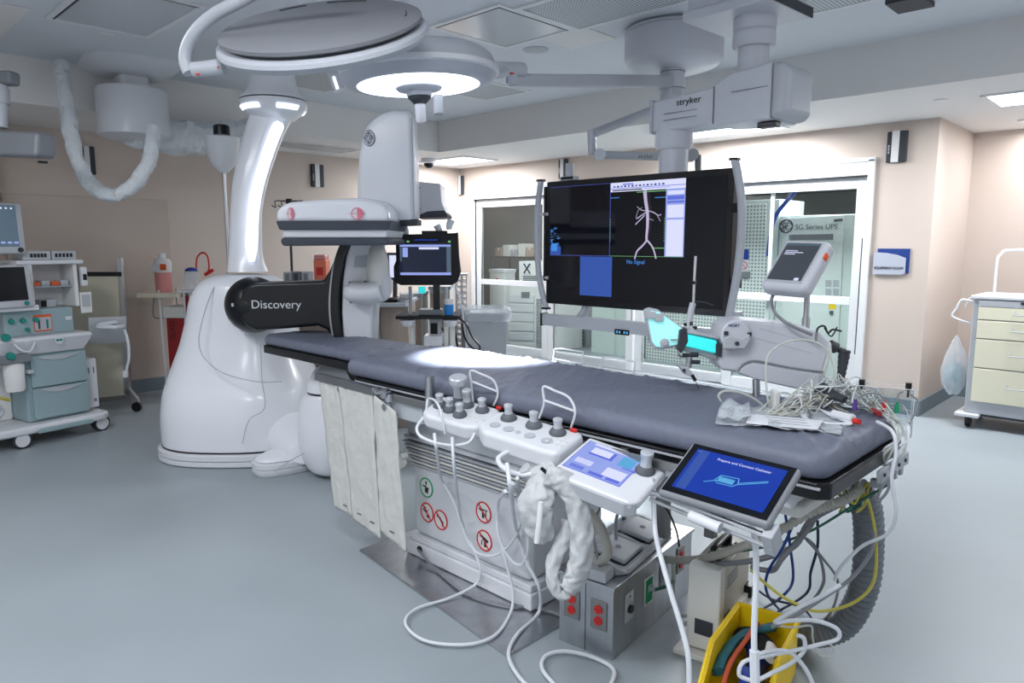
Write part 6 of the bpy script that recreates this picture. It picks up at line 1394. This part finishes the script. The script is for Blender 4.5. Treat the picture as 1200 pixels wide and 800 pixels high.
# acrylic manifold box at the table end
AB = thing('acrylic_box', 'clear acrylic box with black, red and green plugs at the table end', 'box', V(1030, 500, 2.45))
bx0, bx1 = V(1003, 452, 2.5), V(1072, 460, 2.42)
Mb = frame(bx0, (bx1 - bx0).xy.to_3d(), ZUP); Lb = (bx1 - bx0).xy.length
for a_, c_, nm in (((0, -.16, 0), (Lb, .0, .004), 'front_pane'), ((0, -.16, -.09), (Lb, .0, -.086), 'back_pane'), ((0, -.002, -.09), (Lb, .003, .004), 'top_pane'), ((Lb - .004, -.16, -.09), (Lb, 0, .004), 'side_pane'), ((0, -.16, -.09), (.004, 0, .004), 'side_pane'), ((0, -.165, -.09), (Lb, -.16, .004), 'floor_pane')):
    b = MB(Mb); b.bx(a_, c_); b.build(nm, 'acrylic', AB)
b = MB(Mb)
for x, y, z, sx, sy, sz in ((Lb / 2, .003, .004, Lb, .002, .002), (Lb / 2, .003, -.09, Lb, .002, .002), (0, -.08, .004, .002, .16, .002), (Lb, -.08, .004, .002, .16, .002)): b.box((x, y, z), (sx, sy, sz))
b.build('pane_edge', 'white_matte', AB)
for x in (.1, .9): b = MB(Mb); b.cyl((Lb * x, .0, -.03), (Lb * x, .02, -.03), .01, n=14); b.cyl((Lb * x, -.03, -.03), (Lb * x, .0, -.03), .004, n=10); b.build('black_knob', 'black', AB)
for px, py, m in ((1002, 474, 'purple'), (1036, 475, 'red'), (1051, 477, 'green')): p_ = V(px, py, 2.42); b = MB(); b.cyl(p_ - ZUP * .018, p_ + ZUP * .006, .009, .007, n=12); b.cyl(p_ + ZUP * .006, p_ + ZUP * .018, .005, n=10); b.build('plug', m, AB)
for pts in ([(1036, 470), (1030, 462), (1018, 461), (1006, 466)], [(1051, 471), (1053, 462), (1058, 459)], [(1066, 462), (1076, 470), (1073, 482), (1064, 500)]): b = MB(); b.tube([V(x, y, 2.41) for x, y in pts], .003, n=7); b.build('plug_tube', 'cable_gray', AB)
# end bracket with tubes spilling over the table end
EB = thing('end_bracket', 'pale bracket with clear tubes spilling over the far corner of the table end', 'bracket', V(1040, 560, 2.35))
Me = frame((TF - .3, TE + .0, .79), (1, 0, 0), ZUP)
b = MB(Me); b.bx((.02, .0, -.0), (.32, .045, .015)); b.build('plate', 'light_gray', EB, bev=.005)
for x in (.05, .12, .2, .27): b = MB(Me); b.cyl((x, .025, .015), (x, .025, .02), .006, n=12); b.build('port', 'black', EB)
for x in (.06, .13, .2, .26): b = MB(Me); b.bx((x, -.03, -.03), (x + .025, .0, .01)); b.build('valve_block', 'light_gray', EB, bev=.005)
for k in range(8):
    rr = random.Random(k); q = MB(); x = 1048 + rr.uniform(-8, 14); q.tube([V(x - 12, 488 + rr.uniform(-4, 4), 2.4), V(x + 3, 497, 2.33), V(x + 6 + rr.uniform(-4, 4), 515, 2.3), V(x - 4 + rr.uniform(-8, 8), 532 + rr.uniform(-6, 6), 2.3), V(x - 10, 545, 2.33)], .0035, n=7); q.build('spilling_tube', 'tube' if k % 2 else 'cable_white', EB)

# ================================================================== CORDS UNDER AND AROUND THE TABLE
def cord(pts, r, m, label, cat='cable', name='cable', n=8, sm=8, grp=None, **k):
    b = MB(); b.tube(pts, r, n=n, sm=sm, **k); P = [Vector(p) for p in pts]; lo = min(P, key=lambda p: p.z)
    return single(name, label, cat, b, m, lo, group=grp)
def F(px, py, z=.02): return fz(px, py, z)
def Q(px, py): return fx(px, py, 2.045)
w1 = (M1.translation - CAM).dot(fw) - .12; w2 = (M2.translation - CAM).dot(fw) - .17
cord([V(509, 508, w1), V(512, 530, w1), Q(517, 560), Q(532, 588), Q(552, 640), Q(578, 651), Q(602, 632), Q(612, 600), V(606, 560, w2)], .0065, 'cable_white', 'white cable from the six joystick box, its loop crossing the red round symbols')
cord([V(530, 512, w1), V(533, 555, w1), Q(541, 610), Q(556, 645), Q(563, 668), Q(558, 684), F(528, 700), F(488, 713), F(475, 730), F(497, 750), F(545, 755), F(580, 744), F(598, 718), Q(601, 692), Q(592, 655), Q(582, 620)], .0065, 'cable_white', 'white cable lying in a long loop on the floor in front of the pedestal')
cord([V(594, 543, w2 + .02), V(599, 578, w2), Q(605, 620), Q(618, 660), Q(632, 689), F(631, 718), F(606, 743), F(596, 768), F(612, 797), F(640, 815), F(690, 830), F(720, 790), F(700, 772), F(664, 763), F(640, 768), F(636, 785), F(660, 812)], .0075, 'cable_white', 'thick white cable curling into a ring at the bottom edge of the photo')
cord([V(592, 575, w2), Q(584, 590), Q(584, 625), Q(598, 655), Q(612, 661), Q(619, 640), Q(613, 600), V(603, 570, w2), V(596, 566, w2)], .007, 'cable_white', 'white cable loop hanging from the stout front handle against the pedestal')
cord([Vector((2.065, 2.64, .06)), F(512, 668), F(545, 694), F(590, 708), F(630, 712), F(662, 722)], .006, 'cable_gray', 'thin grey cable leaving the pedestal plinth along the steel floor plate')
w3 = (M3.translation - CAM).dot(fw) - .06
cord([V(764, 560, w3), V(766, 590, w3), V(769, 630, w3 - .05), V(785, 690, w3 - .12), V(800, 740, w3 - .16), V(807, 775, w3 - .18), V(807, 830, w3 - .18)], .008, 'cable_white', 'thick white cable hanging from between touch panel and tablet past the steel box')
w4 = (M4.translation - CAM).dot(fw) - .03
cord([V(879, 608, w4), V(885, 635, w4), V(886, 680, w4), V(884, 730, w4), V(884, 765, w4), V(887, 830, w4)], .0085, 'cable_white', 'straight thick white cable hanging from the tablet across the yellow bin')
cord([V(884, 762, w4), V(885, 800, w4), V(887, 825, w4)], .0135, 'cable_white', 'thick white strain sleeve at the bottom of the tablet cable', 'sleeve', 'cable_sleeve')
TXm = 2.45
cord([V(1000, 572, 2.45), V(1015, 592, 2.45), V(1018, 640, 2.5), V(1012, 690, 2.55), V(990, 730, 2.62), V(960, 742, 2.68), V(930, 738, 2.8), V(905, 733, 2.9)], .048, 'hose', 'wide grey corrugated hose curving from the table end to the floor', 'hose', 'corrugated_hose', n=20, sm=14, rib=.07)
cord([V(1010, 570, 2.3), V(990, 585, 2.32), V(950, 600, 2.38), V(905, 626, 2.45), V(870, 640, 2.55), V(820, 655, 2.75), V(770, 655, 3.0)], .016, 'hose_beige', 'beige spiral hose slanting from the table end towards the pedestal', 'hose', 'spiral_hose', n=14, sm=16, rib=.12)
cord([V(985, 590, 2.4), V(950, 610, 2.45), V(930, 640, 2.5), V(890, 655, 2.55), V(850, 660, 2.65), V(810, 658, 2.8)], .011, 'cable_gray', 'thick dark grey cable beside the beige spiral hose')
cord([V(955, 605, 2.45), V(945, 622, 2.45), V(918, 652, 2.45), V(905, 668, 2.5), V(880, 664, 2.55)], .01, 'cable_gray', 'dark grey cable bending back under the tablet')
cord([V(1040, 568, 2.3), V(1000, 592, 2.35), V(950, 622, 2.45), V(900, 640, 2.6), V(850, 648, 2.75)], .0045, 'cable_green', 'thin dark green cable running from the table end corner under the tablet')
cord([V(1003, 566, 2.35), V(1018, 590, 2.35), V(1026, 630, 2.35), V(1024, 680, 2.35), V(1000, 706, 2.35), V(960, 716, 2.35), V(930, 706, 2.38), V(905, 690, 2.42), V(880, 668, 2.5)], .0055, 'cable_yellow', 'yellow cable sweeping in a wide curve in front of the grey hose')
cord([V(990, 560, 2.4), V(1012, 575, 2.4), V(1020, 600, 2.38), V(1023, 640, 2.33), V(1000, 675, 2.3), V(965, 700, 2.25), V(930, 722, 2.2), V(905, 734, 2.15)], .0065, 'cable_gray', 'pale grey cable curving from the table end towards the yellow bin')
cord([V(920, 600, 2.4), V(926, 640, 2.45), V(929, 680, 2.5), V(915, 700, 2.5), F(896, 712, .02)], .005, 'cable_blue', 'blue cable hanging below the tablet, left of the other blue one')
cord([V(935, 600, 2.4), V(918, 640, 2.45), V(900, 670, 2.5), V(899, 695, 2.5), F(915, 716, .02)], .005, 'cable_blue', 'blue cable curling down behind the grey power supply box')
cord([V(958, 610, 2.45), V(958, 640, 2.5), V(950, 670, 2.55), V(945, 695, 2.6), F(912, 716, .02)], .005, 'cable_navy', 'navy cable hanging below the table end, nearest the blue cables')
cord([V(935, 625, 2.45), V(955, 640, 2.5), V(965, 670, 2.5), V(962, 690, 2.55), F(945, 712, .02)], .0055, 'cable_gray', 'grey cable drooping between navy cable and grey hose')
cord([V(945, 632, 2.45), V(965, 655, 2.5), V(982, 682, 2.5), V(975, 715, 2.5), F(960, 730, .02)], .0045, 'cable_gray', 'thin grey cable crossing in front of the beige hose towards the floor')
cord([F(868, 688, .03), F(885, 690, .03), F(905, 702, .03), F(940, 712, .02), F(958, 735, .02)], .005, 'cable_navy', 'navy cable lying on the floor behind the yellow bin')
cord([V(995, 560, 2.33), V(990, 572, 2.33), V(1000, 590, 2.33), V(1010, 575, 2.33), V(1018, 566, 2.33), V(1014, 590, 2.33), V(1004, 600, 2.33)], .0045, 'cable_yellow', 'short yellow looped cable under the far corner of the table end')
for k in range(6):
    rr = random.Random(30 + k); q0 = 985 + rr.uniform(0, 30)
    cord([V(q0, 556, 2.38), V(q0 + rr.uniform(-8, 12), 572, 2.36), V(q0 + rr.uniform(-5, 15), 588, 2.36), V(q0 + rr.uniform(-15, 5), 600, 2.4)], .004, ['cable_green', 'cable_yellow', 'tube'][k % 3], 'short cable bunched where the hoses leave the table end', grp='short cables under the table end')
cord([V(1028, 494, 2.3), V(1046, 506, 2.2), V(1050, 530, 2.18), V(1045, 560, 2.18), V(1050, 600, 2.2), V(1040, 625, 2.25), V(1010, 640, 2.3), V(985, 665, 2.28), V(978, 680, 2.28)], .0055, 'cable_white', 'long white cable dropping over the table corner in a big curve')
cord([V(1052, 520, 2.25), V(1048, 545, 2.25), V(1040, 575, 2.25), V(1028, 587, 2.25), V(1034, 570, 2.25), V(1050, 552, 2.25)], .0045, 'cable_gray', 'thin grey cable loop hanging at the far corner of the table')

# sleeve hanging from the touch panel
ws = w3 + .02
SL = thing('plastic_sleeve', 'bunched grey-white plastic sleeve looped below the touch panel', 'plastic cover', V(660, 700, ws))
b = MB(); b.tube([V(640, 556, ws), V(658, 562, ws), V(674, 582, ws), V(681, 620, ws), V(680, 655, ws), V(672, 680, ws), V(664, 692, ws)], lambda u: .03 + .014 * math.sin(3 * u), n=36, sm=14, flat=.8, fold=(.08, 5)); b.noise(.008, 12); b.noise(.003, 34); b.build('outer_fold', 'sleeve', SL, sub=1)
b = MB(); b.tube([V(668, 694, ws), V(655, 695, ws), V(648, 680, ws), V(650, 655, ws + .02), V(662, 632, ws + .04), V(668, 610, ws + .05)], lambda u: .018 + .01 * u, n=32, sm=12, fold=(.09, 4)); b.noise(.006, 18); b.noise(.002, 45); b.build('inner_fold', 'sleeve', SL, sub=1)
b = MB(); b.tube([V(655, 560, ws + .03), V(640, 570, ws + .03), V(628, 590, ws + .03), V(630, 615, ws + .03), V(640, 632, ws + .04)], lambda u: .03 + .028 * math.sin(3.1 * u), n=36, sm=12, flat=.7, fold=(.08, 6)); b.noise(.009, 12); b.noise(.003, 34); b.build('side_fold', 'sleeve', SL, sub=1)
b = MB(); b.tube([V(634, 588, ws - .045), V(632, 610, ws - .045), V(629, 636, ws - .04)], .009, n=8); b.build('seam', 'white_matte', SL)
b = MB(); b.tube([V(612, 548, ws + .12), V(622, 556, ws + .12), V(640, 552, ws + .1), V(650, 548, ws + .1)], .045, n=14, sm=8, flat=.7); b.noise(.01, 16); b.build('upper_fold', 'sleeve', SL, sub=1)
b = MB(); b.tube([V(634, 548, ws - .0), V(642, 556, ws - .0), V(646, 566, ws)], .006, n=8); b.build('strap', 'black', SL)
cord([V(690, 600, w3 + .3), V(705, 620, w3 + .35), V(712, 648, w3 + .4), V(700, 660, w3 + .5)], .018, 'hose_beige', 'ribbed beige hose behind the plastic sleeve', 'hose', 'ribbed_hose', n=12, sm=10, rib=.06)
cord([V(735, 575, w3 + .15), V(728, 590, w3 + .2), V(722, 610, w3 + .3), V(722, 632, w3 + .35)], .006, 'cable_gray', 'grey cable hanging behind the touch panel towards the foot pedal')
cord([V(755, 575, w3 + .3), V(780, 595, w3 + .35), V(792, 620, w3 + .4), V(796, 640, w3 + .42)], .004, 'cable_black', 'thin black cable passing behind the touch panel')

# ================================================================== STEEL OUTLET BOX, PEDAL
OB = Vector((2.04, 1.455, 0)); MO = frame(OB, Vector((.994, .11, 0)), Vector((-.11, .994, 0)))
O = thing('outlet_box', 'stainless steel floor box with red power outlets on its sides', 'power box', OB + Vector((.35, .1, 0)))
b = MB(MO); b.bx((0, 0, 0), (.7, .24, .285)); b.build('case', 'steel', O, bev=.003)
b = MB(MO); b.bx((-.006, -.006, .275), (.71, .25, .29)); b.build('lid', 'steel', O, bev=.002)
b = MB(MO); b.bx((-.001, .118, .0), (.001, .121, .275)); b.bx((.005, .005, 0), (.695, .235, .002)); b.build('panel_gap', 'dark', O)
def faceplate(Mf, kind):
    pm = 'green_sign' if kind == 'green' else 'steel_dull'
    b = MB(Mf); b.box((0, 0, .002), (.07, .115, .004)); f = b.build('face_plate', 'white_matte' if kind == 'green' else ('light_gray' if kind == 'grey' else 'steel_dull'), O, bev=.0015)
    if kind in ('red', 'red1'):
        for dy in (.022, -.022):
            b = MB(Mf); b.lathe([(.0175, .004), (.0165, .009), (.001, .009)], (0, dy, 0), n=20); o_ = b.build('outlet', 'red', f)
            b = MB(Mf); b.box((-.006, dy + .003, .0095), (.002, .009, .001)); b.box((.006, dy + .003, .0095), (.002, .007, .001)); b.lathe([(.0022, .009), (.0022, .0098)], (0, dy - .008, 0), n=8); b.build('slots', 'black', f)
    elif kind == 'green':
        b = MB(Mf); b.box((0, 0, .0045), (.058, .1, .002)); b.build('green_insert', 'green', f, bev=.001)
        b = MB(Mf); b.box((0, .01, .007), (.022, .03, .006)); b.cyl((0, .01, .008), (.0, .01, .03), .009, n=12); b.build('grounding_jack', 'light_gray', f)
    elif kind == 'grey':
        b = MB(Mf); b.cyl((0, -.01, .004), (0, -.01, .014), .016, n=18); b.build('round_socket', 'black', f); b = MB(Mf); b.lathe([(.004, .004), (.004, .006)], (0, .04, 0), n=8); b.build('screw', 'dark', f)
fL = lambda y, z: MO @ frame((-.001, y, z), (0, -1, 0), ZUP); fF = lambda x, z: MO @ frame((x, -.001, z), (1, 0, 0), ZUP)
faceplate(fL(.06, .165), 'red'); faceplate(fL(.18, .17), 'red')
faceplate(fF(.12, .17), 'grey'); faceplate(fF(.28, .17), 'green'); faceplate(fF(.42, .19), 'grey'); faceplate(fF(.58, .19), 'red')
pj = MO @ Vector((.3, -.05, .18)); cord([MO @ Vector((.28, -.03, .18)), MO @ Vector((.33, -.06, .185)), MO @ Vector((.42, -.05, .17))], .007, 'cable_green', 'short green plug cord across the front of the steel outlet box', 'cord', 'plug_cord')
cord([MO @ Vector((.42, -.04, .26)), MO @ Vector((.41, -.05, .2)), MO @ Vector((.39, -.06, .12)), MO @ Vector((.42, -.08, .03)), MO @ Vector((.55, -.16, .01)), MO @ Vector((.7, -.3, .01))], .009, 'tube', 'clear tube hanging at the front of the steel outlet box', 'tube', 'clear_tube')
FP = thing('foot_pedal', 'grey double foot pedal with metal guard bar on top of the steel box', 'foot pedal', MO @ Vector((.35, .13, .291)))
Mp = shift(MO, .34, .12, .291) @ Matrix.Rotation(R_(4), 4, 'Z')
b = MB(Mp); b.prism([(-.22, -.1), (.22, -.1), (.26, -.06), (.26, .1), (-.26, .1), (-.26, -.06)], 0, .025); b.build('base', 'light_gray', FP, bev=.006)
b = MB(Mp); b.rings([[(x, y, z) for x, y in ((-.26, .07), (.26, .07), (.26, .13), (-.26, .13))] for z in (.02, .05)]); b.build('rear_ridge', 'light_gray', FP, bev=.01)
for x in (-.24, 0, .24): b = MB(Mp); b.prism([(-.1, .02), (.1, .02), (.1, .055), (.04, .055)], -.014, .014); b.bm.transform(Mp @ frame((x, 0, 0), (0, 1, 0), ZUP) @ Mp.inverted()); b.build('side_wall', 'light_gray', FP, bev=.004)
for x in (-.12, .12):
    Mq_ = Mp @ Matrix.Translation(Vector((x, -.005, .046))) @ Matrix.Rotation(R_(9), 4, 'X')
    b = MB(Mq_); b.box((0, 0, 0), (.17, .14, .018)); p = b.build('pedal', 'lamp_gray', FP, bev=.006)
    b = MB(Mq_); b.lathe([(.012, .009), (.012, .0115), (.001, .0115)], n=16); b.build('pedal_mark', 'mid_gray', p)
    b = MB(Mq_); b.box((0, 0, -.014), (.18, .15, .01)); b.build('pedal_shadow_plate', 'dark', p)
b = MB(Mp); b.tube([(-.3, -.02, .0), (-.3, .0, .1), (-.29, .02, .19), (-.1, .06, .24), (.1, .06, .25), (.14, .08, .2), (.16, .1, .05)], .014, n=4, sm=3, flat=.4); b.build('guard_bar', 'steel_dull', FP)
b = MB(Mp); b.bx((-.34, -.06, .0), (-.27, .03, .045)); b.build('guard_foot', 'light_gray', FP, bev=.005)

# ================================================================== POWER SUPPLY BOX, YELLOW BIN
MP_ = frame(Vector((2.31, 1.17, 0)), Vector((.99, .16, 0)), Vector((-.16, .99, 0)))
PS = thing('power_supply', 'beige upright instrument box with black top handle on the floor', 'power supply', MP_ @ Vector((.2, .08, 0)))
b = MB(MP_); b.bx((0, 0, .025), (.36, .12, .355)); b.build('case', 'psu', PS, bev=.006)
b = MB(MP_); b.bx((-.004, -.003, .03), (.05, .123, .358)); b.build('end_cover', 'offwhite', PS, bev=.008)
for fa, fb in (((-.04, -.06, 0), (.06, .16, .022)), ((.28, -.04, 0), (.36, .16, .022))): b = MB(MP_); b.bx(fa, fb); b.build('foot', 'offwhite', PS, bev=.005)
b = MB(MP_); b.tube([(.09, .06, .35), (.09, .06, .39), (.11, .06, .4), (.24, .06, .4), (.26, .06, .39), (.26, .06, .35)], .015, n=10, sm=4, flat=.8); b.build('top_handle', 'black', PS)
b = MB(MP_); b.bx((.07, .03, .355), (.12, .09, .368)); b.bx((.23, .03, .355), (.28, .09, .368)); b.build('handle_mount', 'black', PS, bev=.003)
for a_, c_, m in (((.06, -.004, .1), (.12, .0, .16), 'dark'), ((-.008, .02, .09), (-.003, .09, .15), 'dark'), ((.19, -.018, .03), (.34, -.0, .15), 'offwhite'), ((.3, -.03, .13), (.35, -.0, .18), 'black')): b = MB(MP_); b.bx(a_, c_); b.build('side_panel' if m == 'offwhite' else 'dark_panel', m, PS, bev=.002)
b = MB(MP_)
for x, z in ((.21, .05), (.32, .05), (.21, .13), (.27, .09)): b.cyl((x, -.018, z), (x, -.021, z), .005, n=8)
b.build('panel_screws', 'mid_gray', PS)
for k in range(4): b = MB(MP_); b.bx((.08, -.002, .3 - .014 * k), (.2, .0, .304 - .014 * k)); b.build('print_line', 'mid_gray', PS)

ybx = fz(902, 770, .0)
MY = frame(Vector((2.06, .865, 0)), Vector((.985, .17, 0)), Vector((-.17, .985, 0)))
YB = thing('yellow_bin', 'yellow open-front plastic storage bin of cables on the floor', 'bin', MY @ Vector((.2, .1, 0)))
LY, WYb, HY, th = .40, .215, .2, .008
def side(y): return [(0.02, 0), (LY - .01, 0), (LY, HY), (.09, HY), (-.02, .085)]
b = MB(MY)
for y in (0, WYb - th):
    q = side(y); n0 = [(x, y, z) for x, z in q]; n1 = [(x, y + th, z) for x, z in q]; k = len(q)
    b._add(n0 + n1, [tuple(range(k)), tuple(range(2 * k - 1, k - 1, -1))] + [(i, i + k, (i + 1) % k + k, (i + 1) % k) for i in range(k)])
b.build('side_wall', 'yellow', YB, bev=.002)
b = MB(MY); b.bx((.02, th, 0), (LY - .01, WYb - th, .008)); b.build('floor_panel', 'yellow', YB)
b = MB(MY); b.rings([[(LY - .018, y, 0), (LY - .01, y, 0), (LY, y, HY), (LY - .008, y, HY)] for y in (th, WYb - th)]); b.build('back_wall', 'yellow', YB)
b = MB(MY); b.rings([[(.02, y, 0), (.028, y, 0), (-.012, y, .085), (-.02, y, .085)] for y in (th, WYb - th)]); b.build('front_lip', 'yellow', YB)
b = MB(MY); b.tube([(-.02, -.003, .085), (.09, -.003, HY), (LY, -.003, HY), (LY, WYb + .003, HY), (.09, WYb + .003, HY), (-.02, WYb + .003, .085)], .008, n=6, sm=0); b.tube([(-.02, 0, .085), (-.02, WYb, .085)], .008, n=6, sm=0); b.build('rim', 'yellow', YB)
def inbin(name, label, cat, pts, r, m, nz=0., **k):
    b = MB(MY); b.tube(pts, r, n=12, sm=8, **k)
    if nz: b.noise(nz, 18)
    P = [MY @ Vector(p) for p in pts]; return single(name, label, cat, b, m, min(P, key=lambda p: p.z))
inbin('blue_wrap', 'dark blue wrapped pouch lying in the yellow bin', 'pouch', [(.05, .06, .05), (.14, .08, .07), (.25, .1, .09), (.33, .12, .1)], .042, 'blue_dark', .01, flat=.7)
inbin('blue_wrap', 'bright blue pouch at the front of the yellow bin', 'pouch', [(.02, .06, .045), (.08, .09, .07), (.15, .11, .09)], .034, 'blue', .01, flat=.7)
inbin('teal_strap', 'teal cloth strap along the left side of the yellow bin', 'strap', [(.08, .19, .1), (.18, .19, .13), (.28, .16, .15), (.36, .08, .165)], .016, 'teal_cloth', .006, flat=2.)
inbin('black_pouch', 'black cloth bundle at the back of the yellow bin', 'pouch', [(.26, .06, .1), (.3, .12, .13), (.33, .19, .11)], .04, 'black_matte', .01, flat=.8)
inbin('copper_tube', 'copper coloured tube curving up out of the yellow bin', 'tube', [(.02, .15, .1), (.1, .15, .14), (.2, .13, .18), (.28, .12, .2), (.31, .12, .19)], .0085, 'copper')
inbin('purple_cap', 'small purple item in the front corner of the yellow bin', 'cap', [(.03, .15, .03), (.03, .15, .08)], .02, 'purple')
inbin('white_connector', 'white rounded connector on the blue pouch in the yellow bin', 'connector', [(.2, .05, .135), (.27, .06, .145)], .022, 'white_matte', flat=.6)
for i, (pts, lb) in enumerate((
    ([(874, 795), (866, 790), (872, 775), (900, 768), (930, 762), (960, 755), (982, 748), (980, 736), (955, 727), (925, 727), (908, 729), (935, 712), (960, 700), (985, 685)], 'white cable looping far out over the right rim of the yellow bin'),
    ([(884, 768), (905, 762), (925, 764), (940, 778), (950, 795), (956, 815)], 'white cable leaving the yellow bin towards the bottom edge'),
    ([(868, 793), (885, 797), (905, 788), (928, 776), (942, 762), (942, 748), (934, 744)], 'white cable coiled inside the front of the yellow bin'))):
    cord([V(x, y, 2.16) for x, y in pts], .0065, 'cable_white', lb)
cord([V(x, y, 2.3) for x, y in ((912, 733), (930, 735), (950, 733), (952, 745), (955, 758), (962, 768), (973, 768), (977, 760), (968, 752), (958, 756))], .0035, 'tube', 'thin clear tube curling beside the yellow bin on the right')
